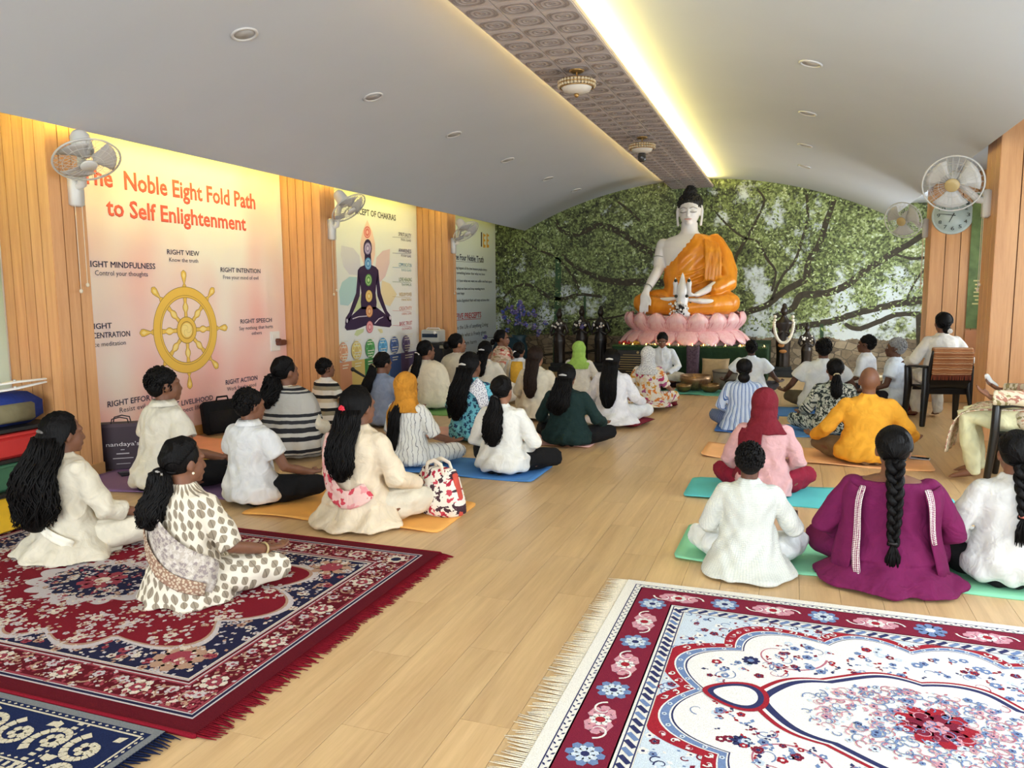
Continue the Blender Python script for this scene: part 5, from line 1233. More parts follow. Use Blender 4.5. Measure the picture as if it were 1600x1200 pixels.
# low shelf with clutter at the left edge
sf = thing('low_shelf', 'black low shelf of clutter at the left edge beside the clad pillar', 'shelf', (-5.72, 4.16, 0)); sb = plain('1c1a18', .5, name='black_shelf')
for z in (.02, .27, .50): ob('board', G().box((0, 0, z), (.46, .60, .025)), sb, sf, smooth=False)
for sx in (-1, 1):
    for sy in (-1, 1): ob('post', G().box((sx * .21, sy * .28, .26), (.025, .025, .52)), sb, sf, smooth=False)
def single(o, label, cat): o['label'] = label; o['category'] = cat; return o
t = thing('crate', 'green plastic crate on the lower shelf at the left edge', 'crate', (-5.72, 4.2, .034)); ob('body', G().box((0, 0, .10), (.36, .46, .20), bev=.02), plain('3f6f52', .5, name='green_plastic'), t, smooth=False); ob('rim', G().box((0, 0, .195), (.38, .48, .025), bev=.006), plain('4a7d5e', .5, name='green_rim'), t, smooth=False)
t = thing('toolbox', 'red box on the middle shelf at the left edge', 'box', (-5.70, 4.16, .284)); ob('body', G().box((0, 0, .08), (.38, .50, .16), bev=.02), plain('c0302e', .45, name='red_plastic'), t, smooth=False); ob('lid', G().box((0, 0, .172), (.385, .505, .03), bev=.01), plain('d03a36', .45, name='red_lid'), t, smooth=False)
t = thing('blue_bag', 'blue fabric bag on top of the shelf at the left edge', 'bag', (-5.70, 4.14, .513)); ob('body', G().box((0, 0, .13), (.34, .46, .25), bev=.07), fabric((34, 52, 120), .4), t); ob('pocket', G().box((.16, 0, .11), (.05, .3, .15), bev=.02), fabric((120, 112, 84), .3), t)
for i in range(2): 
    t = thing('plastic_strip', ('upper', 'lower')[i] + ' white curved plastic piece lying over the blue bag', 'plastic piece', (-5.56, 4.16, .785 + .05 * (1 - i)))
    ob('blade', G().tube([(-.05, -.24, 0), (.02, 0, .02), (.04, .24, .045 if i else .02)], [(.008, .03), (.01, .045), (.008, .02)], 8, ref=(0, 0, 1)), M_WHITE, t); ob('rivet', G().ell((.02, 0, .03), .012, seg=8, rings=6), M_CUP, t)
# ================================================================== PEOPLE
SKIN = {}
def skin(c):
    if c in SKIN: return SKIN[c]
    t = NT('skin'); col = lin(c); nz = t.n('TexNoise', Vector=t.coord(), Scale=22.0, Detail=3.0)
    t.set(Base_Color=t.ramp(nz.outputs[0], [(.3, tuple(x * .9 for x in col[:3]) + (1,)), (.7, tuple(min(1, x * 1.08) for x in col[:3]) + (1,))]), Roughness=.5, Specular_IOR_Level=.4)
    SKIN[c] = t.m; return t.m
def hair_mat(c, rough=.55):
    key = ('hair', c, rough)
    if key in _mc: return _mc[key]
    t = NT('hair'); col = lin(c); nz = t.n('TexNoise', Vector=t.coord('Object', scale=(60, 60, 6)), Scale=2.0, Detail=3.0)
    t.set(Base_Color=t.ramp(nz.outputs[0], [(.3, tuple(x * .5 for x in col[:3]) + (1,)), (.75, tuple(min(1, x * 1.25) for x in col[:3]) + (1,))]), Roughness=rough, Specular_IOR_Level=.15)
    t.bump(nz.outputs[0], .5, .01); _mc[key] = t.m; return t.m
def cyl_uv(co):
    x, y, z = co[:, 0], co[:, 1], co[:, 2]; r = np.hypot(x, y)
    th = np.arctan2(x, -y)
    return np.stack([th * (.16 + .25 * np.clip(r - .2, 0, 1)), z - np.clip(r - .22, 0, 1) * .9], 1)
def folds(amp, k=1.0, seed=0.0):
    amp *= 1.3
    def f(co, nr):
        x, y, z = co[:, 0], co[:, 1], co[:, 2]; th = np.arctan2(x, -y)
        w1 = np.sin(z * 46 * k + 3.1 * np.sin(th * 2 + seed) + 2.2 * np.sin(x * 19 + seed * 3))
        w2 = np.sin(th * 9 * k + 4 * np.sin(z * 8 + seed * 2) + seed)
        w3 = np.sin((x * 31 - z * 25 + y * 17) * k + 2 * np.sin(y * 15 + seed))
        env = .35 + .65 * np.clip((.36 - z) / .3, 0, 1)
        return amp * (env * (.55 * w1 + .5 * w2) + .4 * w3) * np.where(nr[:, 2] > .85, .3, 1)
    return f
# torso table: z, half width, half depth, y centre  (seated, origin on the floor below the pelvis, facing +Y)
TORSO = [(.015, .175, .135, 0), (.06, .20, .155, 0), (.13, .195, .15, 0), (.21, .165, .125, -.004), (.30, .150, .110, -.006), (.39, .160, .115, -.006), (.46, .172, .112, -.008), (.51, .168, .100, -.010), (.543, .138, .084, -.008), (.568, .080, .066, -.004)]
def tor(z, inf=0.0, w=1.0):
    T = TORSO
    for i in range(len(T) - 1):
        if z <= T[i + 1][0] or i == len(T) - 2:
            t = max(0, min(1, (z - T[i][0]) / (T[i + 1][0] - T[i][0]))); a, b, c = [T[i][j] * (1 - t) + T[i + 1][j] * t for j in (1, 2, 3)]
            return a * w + inf, b * (.5 + .5 * w) + inf, c
def tpt(z, th, inf=0.0, w=1.0):
    """point on the clothed torso; th = 0 at the middle of the back, + to the person's right (x+)"""
    a, b, c = tor(z, inf, w); return Vector((a * math.sin(th), c - b * math.cos(th), z))
def ering(z, a, b, cy=0.0, n=28, wav=0.0, k=0, ph=0.0, sq=1.0):
    out = []
    for j in range(n):
        t = 2 * PI * j / n; m = 1 + wav * math.sin(k * t + ph); out.append((a * m * math.copysign(abs(math.cos(t)) ** sq, math.cos(t)), cy + b * m * math.copysign(abs(math.sin(t)) ** sq, math.sin(t)), z))
    return out
def add_hand(g, w, d, up, side, curl=.25, L=1.0, spread=1.0):
    """w wrist, d direction of the fingers, up palm normal (palm faces up), side: +1 right -1 left"""
    w, d, up = Vector(w), Vector(d).normalized(), Vector(up); up = (up - d * up.dot(d)).normalized(); s = d.cross(up) * side
    pal = w + d * .085 * L
    g.tube([w - d * .01, w + d * .03 * L, pal], [(.018, .024), (.016, .036), (.014, .038)], 10, ref=up)
    for k, (o_, l) in enumerate(((-.030, .066), (-.010, .076), (.010, .070), (.029, .055))):
        b = pal + s * o_ * spread - d * .006; m = b + d * l * .5 * L + up * curl * .02; e = m + d * l * .45 * L * (1 - curl * .6) + up * curl * .06
        g.tube([b, m, e], [.0092, .0088, .0072], 7)
    b = w + d * .028 * L - s * .028; g.tube([b, b - s * .026 + d * .026 + up * .012, b - s * .022 + d * .058 + up * .022], [.0125, .0105, .008], 7)
def person(label, pos, rz=0.0, s=1.0, w=1.0, skin_c=(120, 78, 54), top=None, sleeve='short', bottom=None, hem=None, hair='short', hair_c=(14, 11, 10), hair_len=.35, hair_kw=None,
           arms=None, head=(0, 0), vox=.011, legs='cross', extras=None, seat=0.0, hem_c=None, fold=.006, kneew=1.0, curl=.3, strands=70, face=False, sole=True, lean=0.0, collar=None, tname='shirt', bname='trousers', sleeve_r=0.0, neck=.6):
    P = thing('person', label, 'person', pos, rz, scale=s, group='people seated in the hall'); sd = rnd.uniform(0, 6)
    R = random.Random(int(sd * 1e5)); LY = lambda z: lean * max(0, z - .1)
    zs = seat
    # ---- joints
    sh = {k: Vector((k * .175 * w, -.005 + LY(.52), .515 + zs)) for k in (-1, 1)}
    arms = arms or {}
    el, wr_, hd = {}, {}, {}
    for k in (-1, 1):
        a = arms.get(k) or arms.get(0) or 'knee'
        if a == 'knee': el[k] = Vector((k * .262 * w, .055, .275 + zs)); wr_[k] = Vector((k * .285 * kneew, .265, .205 + zs)); hd[k] = (Vector((k * .12, 1, -.1)), Vector((0, .1, 1)))
        elif a == 'lap': el[k] = Vector((k * .265 * w, .03, .27 + zs)); wr_[k] = Vector((k * .10, .21, .155 + zs)); hd[k] = (Vector((-k * .9, .35, -.05)), Vector((0, 0, 1)))
        elif a == 'out': el[k] = Vector((k * .285 * w, .03, .285 + zs)); wr_[k] = Vector((k * .40, .20, .185 + zs)); hd[k] = (Vector((k * .5, .85, .05)), Vector((0, -.2, 1)))
        else: el[k] = Vector(a[0]); wr_[k] = Vector(a[1]); hd[k] = (Vector(a[2]), Vector(a[3]))
    if legs == 'cross':
        hip = {k: Vector((k * .095, .02, .095)) for k in (-1, 1)}; kn = {k: Vector((k * .345 * kneew, .27, .115)) for k in (-1, 1)}
        an = {1: Vector((-.07, .34, .055)), -1: Vector((.09, .26, .045))}; ft = {1: Vector((-.21, .27, .045)), -1: Vector((.23, .22, .04))}
    elif legs == 'chair':
        hip = {k: Vector((k * .09, .03, .09 + zs)) for k in (-1, 1)}; kn = {k: Vector((k * .13, .44, .085 + zs)) for k in (-1, 1)}
        an = {k: Vector((k * .12, .36, .075)) for k in (-1, 1)}; ft = {k: Vector((k * .14, .50, .03)) for k in (-1, 1)}
    elif legs == 'kneel':
        hip = {k: Vector((k * .095, .02, .20)) for k in (-1, 1)}; kn = {k: Vector((k * .15, .42, .09)) for k in (-1, 1)}
        an = {k: Vector((k * .11, -.06, .045)) for k in (-1, 1)}; ft = {k: Vector((k * .10, -.17, .035)) for k in (-1, 1)}
    # ---- body: one continuous surface
    g = G(); lift = zs
    g.loft([ering(z + lift, a * w - .012, b - .010, c + LY(z), 20) for z, a, b, c in TORSO])
    hp, hyw = head; hrot = Matrix.Rotation(hyw, 3, 'Z') @ Matrix.Rotation(hp, 3, 'X'); hb = Vector((0, .005 + LY(.62), .594 + zs))
    H = lambda x, y, z: hb + hrot @ Vector((x, y, z))
    g.tube([(0, -.006 + LY(.54), .53 + zs), (0, -.004 + LY(.6), .60 + zs), H(0, -.012, .06)], [.062, .053, .054], 14)
    g.ell(H(0, -.012, .130), (.077, .097, .100), hrot); g.ell(H(0, .036, .075), (.060, .060, .080), hrot); g.ell(H(0, .072, .018), (.028, .024, .022), hrot)
    g.tube([H(0, .088, .122), H(0, .098, .096), H(0, .106, .078)], [.009, .011, .014], 7); g.ell(H(0, .094, .046), (.024, .012, .011), hrot); g.ell(H(0, .075, .135), (.055, .022, .018), hrot)
    for k in (-1, 1): g.ell(H(k * .079, -.004, .098), (.010, .020, .032), hrot)
    for k in (-1, 1):
        g.ell(sh[k] - Vector((k * .028, 0, .014)), (.052, .050, .048)); g.tube([sh[k] - Vector((k * .025, 0, .015)), (sh[k] + el[k]) / 2, el[k], (el[k] * .55 + wr_[k] * .45), wr_[k]], [.047, .043, .037, .034, .024], 12)
        add_hand(g, wr_[k], hd[k][0], hd[k][1], k, curl)
        g.tube([hip[k], (hip[k] + kn[k]) / 2, kn[k], (kn[k] * .5 + an[k] * .5) + Vector((0, 0, .012)), an[k]], [.098, .085, .062, .054, .036], 14)
        g.tube([an[k], (an[k] + ft[k]) / 2 + Vector((0, 0, .005)), ft[k]], [(.034, .034), (.030, .038), (.018, .036)], 10, ref=(0, 0, 1))
        for q_ in range(5):
            dd = (ft[k] - an[k]).normalized(); sx_ = dd.cross(Vector((0, 0, 1))); b = ft[k] + sx_ * (-.030 + .015 * q_); g.tube([b, b + dd * (.036 - .004 * abs(q_ - 1))], [.0095, .008], 6)
    body = remesh(ob('body', g, skin(skin_c), P), vox, 4)
    # ---- shirt
    if top:
        g = G(); inf = .012
        rows = [t for t in TORSO if (.05 if not hem else .10) <= t[0] <= neck]
        g.loft([ering(z + lift, a * w + inf + (.020 if z < .18 else .010 if z < .25 else .004 if z < .32 else 0), b + inf + (.024 if z < .18 else .012 if z < .25 else .004 if z < .32 else 0), c + LY(z), 30) for z, a, b, c in rows])
        if not hem: g.loft([ering(.028 + lift, .19 * w + .025, .172, 0, 30), ering(.06 + lift, .205 * w + .032, .190, 0, 30), ering(.14 + lift, .20 * w + .030, .186, 0, 30)])
        nt = TORSO[-1]; 
        if collar is not False: g.loft([ering(.548 + lift, .10, .085, LY(.55) - .006, 20), ering(.588 + lift, .064, .064, LY(.58) - .006, 20), ering(.600 + lift, .060, .060, LY(.6) - .006, 20)])
        for k in (-1, 1):
            S0 = sh[k] - Vector((k * .03, 0, .008)); g.ell(sh[k] - Vector((k * .030, 0, .012)), (.066, .066, .060))
            E, W = el[k], wr_[k]; e0 = .018 + sleeve_r
            if sleeve == 'short': pts, rr_ = [S0, S0.lerp(E, .45), S0.lerp(E, .66)], [.062, .066 + e0 * .4, .066 + e0 * .4]
            elif sleeve == 'half': pts, rr_ = [S0, S0.lerp(E, .5), S0.lerp(E, .98)], [.062, .062 + e0 * .3, .057 + e0 * .3]
            elif sleeve == 'three': pts, rr_ = [S0, S0.lerp(E, .5), E, E.lerp(W, .5)], [.062, .060 + e0 * .3, .060 + e0 * .3, .054 + e0 * .4]
            else: pts, rr_ = [S0, S0.lerp(E, .5), E, E.lerp(W, .5), E.lerp(W, .93)], [.062, .058 + e0 * .3, .056 + e0 * .3, .049 + e0 * .3, .042 + e0 * .5]
            g.tube(pts, rr_, 14, round_=False)
        if hem:
            if hem_c is None:
                for tup in [hem]: hem_loft(g, tup, lift)
        remesh(ob(tname, g, top, P), vox * 1.05, 3, cyl_uv, folds(fold, 1, sd))
    if collar == 'polo':
        ob('collar', G().loft([ering(.578 + lift, .074, .074, LY(.58) - .006, 24), ering(.604 + lift, .067, .067, LY(.6) - .008, 24), ering(.612 + lift, .070, .070, LY(.6) - .008, 24), ering(.585 + lift, .090, .086, LY(.58) - .008, 24), ering(.570 + lift, .100, .094, LY(.58) - .008, 24)], cap=False), top, P)
    # ---- trousers / skirt
    if bottom:
        g = G(); g.loft([ering(.012 + lift, .178, .140, 0, 24), ering(.06 + lift, .202, .160, 0, 24), ering(.13 + lift, .186, .148, 0, 24), ering(.18 + lift, .15, .12, 0, 24)])
        for k in (-1, 1):
            g.tube([hip[k], (hip[k] + kn[k]) / 2, kn[k], (kn[k] * .5 + an[k] * .5) + Vector((0, 0, .012)), an[k].lerp(kn[k], .06)], [.110, .098, .078, .070, .056], 16)
        if hem and hem_c: hem_loft(g, hem, lift)
        remesh(ob(bname, g, bottom, P), vox * 1.05, 4, cyl_uv, folds(fold * .9, 1, sd + 2))
    # ---- hair
    kw = dict(hair_kw or {}); hm = hair_mat(hair_c)
    make_hair(P, hair, hm, H, hrot, hair_len, R, strands, w, zs, LY, kw)
    if face:
        em = plain('f0ece6', .3, name='eye_white', var=0); ed = plain('1c120c', .3, name='iris', var=0)
        for k in (-1, 1):
            e = ob('eye', G().ell(H(k * .031, .083, .108), (.012, .008, .0045), hrot, 10, 8), em, P); ob('iris', G().ell(H(k * .031, .0905, .107), (.005, .003, .0042), hrot, 8, 6), ed, e)
            ob('eyebrow', G().tube([H(k * .014, .094, .128), H(k * .032, .091, .134), H(k * .052, .078, .128)], .0045, 6), hm, P)
        ob('lips', G().tube([H(-.024, .094, .046), H(0, .105, .046), H(.024, .094, .046)], [.005, .007, .005], 6), plain((118, 62, 54), .5, name='lip', var=0), P)
    for fn in (extras or []): fn(P, H, hrot, sd)
    return P
def hem_loft(g, hem, lift):
    """spread of a long tunic or skirt on the floor: (half width, half depth, y shift, waves)"""
    a, b, cy, k = hem
    g.loft([ering(.004, a, b, cy, 44, .05, k, 1.0), ering(.022, a * .97, b * .97, cy, 44, .05, k, 1.0), ering(.06 + lift * .3, .23 + (a - .23) * .55, .18 + (b - .18) * .5, cy * .6, 44, .035, k, 1.3), ering(.12 + lift * .8, .222, .178, cy * .2, 44, .015, k, 1.0), ering(.20 + lift, .185, .145, 0, 44), ering(.30 + lift, .166, .126, 0, 44)])
def sheet(name, P, rows, mat_m, th=.008, sub=1, uvs=None, noise=0.0):
    """cloth laid over the body: rows of points -> thick smooth sheet"""
    nu, nv = len(rows[0]) - 1, len(rows) - 1; g = G()
    g.add([p for r_ in rows for p in r_], [(j * (nu + 1) + i, j * (nu + 1) + i + 1, (j + 1) * (nu + 1) + i + 1, (j + 1) * (nu + 1) + i) for j in range(nv) for i in range(nu)])
    o = ob(name, g, mat_m, P); uvl = o.data.uv_layers.new(name='UVMap'); L = [];
    cu = [0.0]
    for i in range(nu): cu.append(cu[-1] + (Vector(rows[0][i + 1]) - Vector(rows[0][i])).length)
    cv = [0.0]
    for j in range(nv): cv.append(cv[-1] + (Vector(rows[j + 1][nu // 2]) - Vector(rows[j][nu // 2])).length)
    for lp in o.data.loops: j, i = divmod(lp.vertex_index, nu + 1); uvl.data[lp.index].uv = (cu[i], cv[j])
    if sub: m = o.modifiers.new('smooth', 'SUBSURF'); m.levels = sub; m.render_levels = sub
    m = o.modifiers.new('thickness', 'SOLIDIFY'); m.thickness = th; m.offset = 1
    return o
def make_hair(P, kind, hm, H, hrot, L, R, N, w, zs, LY, kw):
    if kind in ('bald', None): return
    tie = kw.get('tie', (0, -.118, .105)); g = G()
    E0, ER_ = (0, -.024, .138), (.087, .100, .101)
    cap = lambda d, k=1.0: H(E0[0] + d.x * ER_[0] * k, E0[1] + d.y * ER_[1] * k, E0[2] + d.z * ER_[2] * k)
    if kind == 'scarf': return
    if kind == 'short':
        low = kw.get('low', .045)
        g.ell(H(0, -.020, .152), (.086, .097, .088), hrot, 20, 12); g.ell(H(0, -.050, .105), (.076, .068, .075), hrot, 18, 10)
        for _ in range(N * 3):
            d = Vector((R.gauss(0, 1), R.gauss(-.3, 1), R.gauss(.25, .8))).normalized()
            if d.y > .55 and d.z < .35 or d.z < -.55: continue
            p = cap(d, .99); q_ = cap((d + Vector((0, -.10, -.22 if d.z < .6 else -.05))).normalized(), 1.035); g.tube([p, (p + q_) / 2 + (p - H(0, -.02, .13)).normalized() * .004, q_], [.0075, .007, .002], 4, round_=False)
        ob('hair', g, hm, P); return
    # combed cap for long hair styles
    if not kw.get('nocap'): g.ell(H(*E0), tuple(x * .985 for x in ER_), hrot, 22, 14)
    td = Vector((tie[0] / ER_[0], (tie[1] - E0[1]) / ER_[1], (tie[2] - E0[2]) / ER_[2])).normalized()
    tp = H(*tie)
    if kind in ('pony', 'braid', 'bun', 'half'):
        for i in range(N):
            t = i / (N - 1) * 2 - 1; ang = t * 1.95
            h0 = Vector((math.sin(ang), math.cos(ang) * .93, .42 + .40 * math.cos(ang) - .5 * abs(t) ** 3)).normalized() if i % 4 else Vector((math.sin(t * 1.3) * .8, -.55, -.85)).normalized()
            pts = []
            for k in range(8):
                u = k / 7; d = (h0 * (1 - u) + td * u)
                if u < 1: d += Vector((0, 0, .30 * math.sin(PI * u) * (1 if i % 4 else 0)))
                pts.append(cap(d.normalized(), 1.0 + .012 * math.sin(PI * u) + R.uniform(0, .012)))
            g.tube(pts, [.006] * 6 + [.005, .003], 4, round_=False)
    if kind == 'bun':
        bz = kw.get('r', .052); g.ell(tp + hrot @ Vector((0, -bz * .6, -.01)), (bz * 1.1, bz * .8, bz), hrot, 16, 10)
        for i in range(14):
            a = i * .45; g.ring(tp + hrot @ Vector((0, -bz * .62, -.01)), bz * (.55 + .035 * (i % 9)), .0065, hrot @ Vector((math.sin(a) * .25, -1, math.cos(a) * .25)), 18, 4)
        ob('hair', g, hm, P)
    elif kind in ('pony', 'half', 'long'):
        wid, thk, wav = kw.get('wid', .05), kw.get('thk', .035), kw.get('wav', .01); sx = kw.get('dx', 0.0); flare = kw.get('flare', 1.0)
        if kind == 'pony':
            st = tp + hrot @ Vector((0, -.012, 0)); w0 = .022
        elif kw.get('nocap'): st = H(0, -.075, .02); w0 = .035
        else: st = H(0, -.085, .10); w0 = .078
        base = st
        zend = base.z - L
        yb = lambda z: -tor(max(.02, min(.57, z - zs)), .02, w)[1] - thk * .6 + LY(max(0, z - zs)) + tor(max(.02, min(.57, z - zs)))[2]
        path = []
        for k in range(11):
            u = k / 10; z = base.z - L * u; yy = min(base.y - .03 * math.sin(PI * min(1, u * 1.6)), 0)
            yt = yb(z); bl_ = max(0, min(1, u * 3.0)) if kind != 'pony' else max(0, min(1, u * 2.2))
            y = base.y * (1 - bl_) + min(yt, base.y + .03) * bl_
            path.append(Vector((base.x + sx * u + .012 * math.sin(u * 6) * wav * 20, y, z)))
        W = [w0 + (wid - w0) * min(1, k / 10 * 2.5) for k in range(11)]
        W = [x * (1 + (flare - 1) * (k / 10) ** 1.2) * (1 - .45 * max(0, (k - 8) / 2)) for k, x in enumerate(W)]
        g.tube(path, [(W[k] * .92, thk * (.85 if k < 9 else .5)) for k in range(11)], 16, ref=(1, 0, 0), round_=True)
        for i in range(int(N * 1.5)):
            a = R.uniform(0, 2 * PI); rr_ = math.sqrt(R.random()) * .25 + .82; ph = R.uniform(0, 6); ln = R.uniform(.82, 1.10); pts = []
            for k in range(10):
                u = k / 9 * ln; j = min(10, u * 10); j0 = int(min(9, j)); f_ = min(1.25, j - j0); c = path[j0].lerp(path[j0 + 1], f_) if f_ <= 1 else path[10] + (path[10] - path[9]) * (f_ - 1)
                ww = W[j0] * (1 - min(1, f_)) + W[j0 + 1] * min(1, f_)
                pts.append(c + Vector((math.cos(a) * ww * rr_ + wav * math.sin(u * 16 + ph) * (.3 + u), math.sin(a) * thk * rr_ + wav * .6 * math.cos(u * 14 + ph), 0)))
            g.tube(pts, [.0055] * 7 + [.0045, .003, .0012], 4, round_=False)
        if kind in ('long', 'half') and not kw.get('nocap'):
            for i in range(N):
                t = i / (N - 1) * 2 - 1; ang = PI + t * 1.75; pts = []
                top_ = Vector((.03 * (1 if t > 0 else -1), .35, .93)).normalized(); en = Vector((math.sin(ang), math.cos(ang), -.25)).normalized()
                for k in range(6): pts.append(cap((top_ * (1 - k / 5) + en * k / 5 + Vector((en.x, en.y, 0)) * .45 * math.sin(PI * k / 5)).normalized(), 1.015 + R.uniform(0, .015)))
                e = pts[-1]; u2 = R.uniform(.15, .3); tgt = path[2] + Vector((-math.sin(t * 1.3) * W[2] * -1.0 * (1 if True else 1), 0, 0)); tgt.x = path[2].x + math.sin(ang) * W[2] * .9
                pts.append(e.lerp(tgt, .5)); pts.append(tgt); g.tube(pts, [.0065] * 6 + [.0055, .003], 4, round_=False)
        ob('hair', g, hm, P)
        tcol = kw.get('tie_c')
        if tcol:
            if kind == 'pony': ob('hair_tie', G().ring(st + Vector((0, -.004, -.012)), .026, .010, hrot @ Vector((0, -.6, -.8)), 18, 6), plain(tcol, .5, name='hair_tie'), P)
            else: ob('hair_clip', G().tube([H(-.035, -.126, .13), H(0, -.134, .135), H(.035, -.126, .13)], [.008, .012, .008], 8), plain(tcol, .3, name='hair_clip'), P)
    elif kind == 'braid':
        A, B = kw.get('wid', .024), .014; n = 70; path = []
        for k in range(n + 1):
            u = k / n; z = tp.z - .01 - L * u; yt = -tor(max(.02, min(.57, z - zs)), .03, w)[1] - .012; bl_ = min(1, u * 4); path.append(Vector((tp.x + kw.get('dx', 0) * u, (tp.y - .012) * (1 - bl_) + min(yt, tp.y + .02) * bl_, z)))
        for s_ in range(3):
            ph = s_ * 2 * PI / 3; pts, rr_ = [], []
            for k in range(n + 1):
                t = k / n * L / .155 * 2 * PI + ph; tp_ = 1.15 - .45 * k / n; pts.append(path[k] + Vector((A * tp_ * math.sin(t), B * tp_ * math.sin(2 * t), 0))); rr_.append((.0185 * tp_, .014 * tp_))
            g.tube(pts, rr_, 8, ref=(1, 0, 0))
        e = path[-1]
        for i in range(60):
            a = R.uniform(0, 6.3); d = R.uniform(.0, .035); l = R.uniform(.08, kw.get('tail', .14)); g.tube([e + Vector((0, 0, .015)), e + Vector((d * math.cos(a), -abs(d * math.sin(a)) * .5, -l * .5)), e + Vector((d * 1.1 * math.cos(a), -abs(d * math.sin(a)) * .4, -l))], [.006, .007, .001], 4, round_=False)
        ob('hair', g, hm, P); ob('hair_tie', G().ring(e + Vector((0, 0, .01)), .018, .007, (0, 0, 1), 14, 5), plain(kw.get('tie_c', '221c1a'), .6, name='hair_tie'), P)
def headscarf(c, drop=.34, wide=.20, mat_=None, th0=0.0):
    def fn(P, H, hrot, sd):
        m = mat_ or fabric(c, .5, 30); g = G()
        g.ell(H(0, -.030, .140), (.103, .112, .116), hrot, 24, 14); g.ell(H(0, -.028, .06), (.100, .105, .10), hrot, 22, 12)
        hz = H(0, 0, 0).z
        g.loft([ering(hz + .07, .100, .104, -.026, 28), ering(hz + .01, .098, .100, -.028, 28), ering(hz - .05, .135, .108, -.03, 28, .03, 5), ering(hz - .10, .19, .125, -.022, 28, .03, 7)])
        remesh(ob('headscarf', g, m, P), .011, 4, cyl_uv, folds(.0045, 1.3, sd))
        rows = []
        for j in range(9):
            z = hz - .06 - drop * j / 8; 
            ww = wide / .17 * (1.0 - .15 * j / 8); rows.append([tpt(max(.03, z), th0 + ww * (i / 8 - .5) * 1.5, .035 + .008 * math.sin(i * 2.3 + j * .7 + sd) + .004 * j / 8) if True else 0 for i in range(9)])
        if drop > 0: sheet('scarf_tail', P, rows, m, .006)
    return fn
def cape(m, z_bot=.12, a=.31, b=.21, name='shawl', waves=13, amp=.03, open_=True, cyf=0.0):
    """shawl wrapped round shoulders and arms"""
    def fn(P, H, hrot, sd):
        prof = [(.592, .078, .072), (.572, .140, .105), (.54, .235, .140), (.45, .290, .170), (.33, a * .98, b * .92), (.22, a, b), (z_bot, a * 1.02, b * 1.06)]
        rows = []
        for z, A, B in prof:
            am = amp * (.59 - z) / .45
            rows.append([(A * math.sin(t) * (1 + am * math.sin(waves * t + sd)), -B * math.cos(t) * (1 + am * math.sin(waves * t + sd)) + .02 + cyf * (.6 - z), z) for t in [(-.80 + 1.60 * i / 48) * PI for i in range(49)]])
        o = sheet(name, P, rows, m, .008)
    return fn
def band(name, m, pts, wd, inf=.02, th=.006, w=1.0):
    """cloth strip over the torso: pts = [(z, th)], width in metres across the run"""
    def fn(P, H, hrot, sd):
        rows = []
        for k, (z, t) in enumerate(pts):
            c = tpt(z, t, inf, w); n_ = Vector((math.sin(t), -math.cos(t), 0)); a = pts[max(0, k - 1)]; b = pts[min(len(pts) - 1, k + 1)]
            d = (tpt(b[0], b[1], inf, w) - tpt(a[0], a[1], inf, w)).normalized(); s_ = d.cross(n_).normalized()
            row = []
            for i in range(7):
                o_ = (i / 6 - .5) * wd; q_ = c + s_ * o_
                tt = math.atan2(q_.x / max(.01, tor(q_.z)[0]), -(q_.y) / max(.01, tor(q_.z)[1])) if .02 < q_.z < .56 else t
                row.append(tpt(min(.56, max(.02, q_.z)), tt, inf + .005 * math.sin(i * 2.1 + k), w) if .02 < q_.z < .56 else q_)
            rows.append(row)
        sheet(name, P, rows, m, th)
    return fn
def poolcloth(name, m, cx, cy, a, b, h=.05, waves=9, rz=0):
    """cloth pooled on the floor round the hips"""
    def fn(P, H, hrot, sd):
        g = G(); g.loft([ering(.003, a, b, 0, 60, .05, waves, sd), ering(.014, a * .98, b * .98, 0, 60, .05, waves, sd), ering(h, a * .68, b * .66, 0, 60, .04, waves, sd + .4), ering(h + .03, a * .35, b * .35, 0, 60, .02, waves, sd)])
        c_, s_ = math.cos(rz), math.sin(rz); g.v = [(cx + x * c_ - y * s_, cy + x * s_ + y * c_, z) for x, y, z in g.v]
        remesh(ob(name, g, m, P), .012, 3, cyl_uv, folds(.004, 1.2, sd))
    return fn
def place(px, py, back=.15, z0=0.0):
    p = fl(px, py, z0); d = Vector((p.x, p.y, 0)).normalized(); return Vector((p.x, p.y, z0)) + d * back
def size(pos, hx, hy, ht=.832):
    d = ray(hx, hy); k = math.hypot(pos.x, pos.y) / math.hypot(d.x, d.y); return (CAM_H + d.z * k - pos.z) / ht
def cast(label, bx, by, hx, hy, z0=0.008, back=.15, smin=.85, smax=1.16, **kw):
    pos = place(bx, by, back, z0); s = max(smin, min(smax, size(pos, hx, hy)))
    return person(label, pos, s=s, **kw)
WHITE = fabric((222, 221, 219), .5); CREAM = fabric((216, 206, 184), .5); IVORY = fabric((226, 220, 206), .4); BLACK = fabric((18, 17, 18), .3); KHAKI = fabric((128, 106, 78), .4)
S1, S2, S3, S4 = (150, 104, 78), (124, 82, 60), (96, 62, 46), (72, 46, 36)
def bangle(side, c, R_=.034):
    def fn(P, H, hrot, sd):
        w_ = Vector((side * .285, .255, .207)); d = Vector((side * .05, .95, -.25)); ob('bangle', G().ring(w_ - d * .01, R_, .006, d, 20, 6), plain(c, .3, name='bangle'), P)
    return fn
def flower_clip(c, at_):
    def fn(P, H, hrot, sd):
        g = G(); p = H(*at_)
        for k in range(7): a = 2 * PI * k / 7; g.ell(p + hrot @ Vector((.016 * math.cos(a), 0, .016 * math.sin(a))), (.013, .008, .013), seg=8, rings=6)
        g.ell(p, .012, seg=8, rings=6); ob('hair_flower', g, plain(c, .6, name='hair_flower'), P)
    return fn
def earring(side):
    def fn(P, H, hrot, sd): ob('earring', G().ell(H(side * .088, .004, .062), .007, seg=8, rings=6), plain('e8dcc0', .2, name='pearl'), P)
    return fn
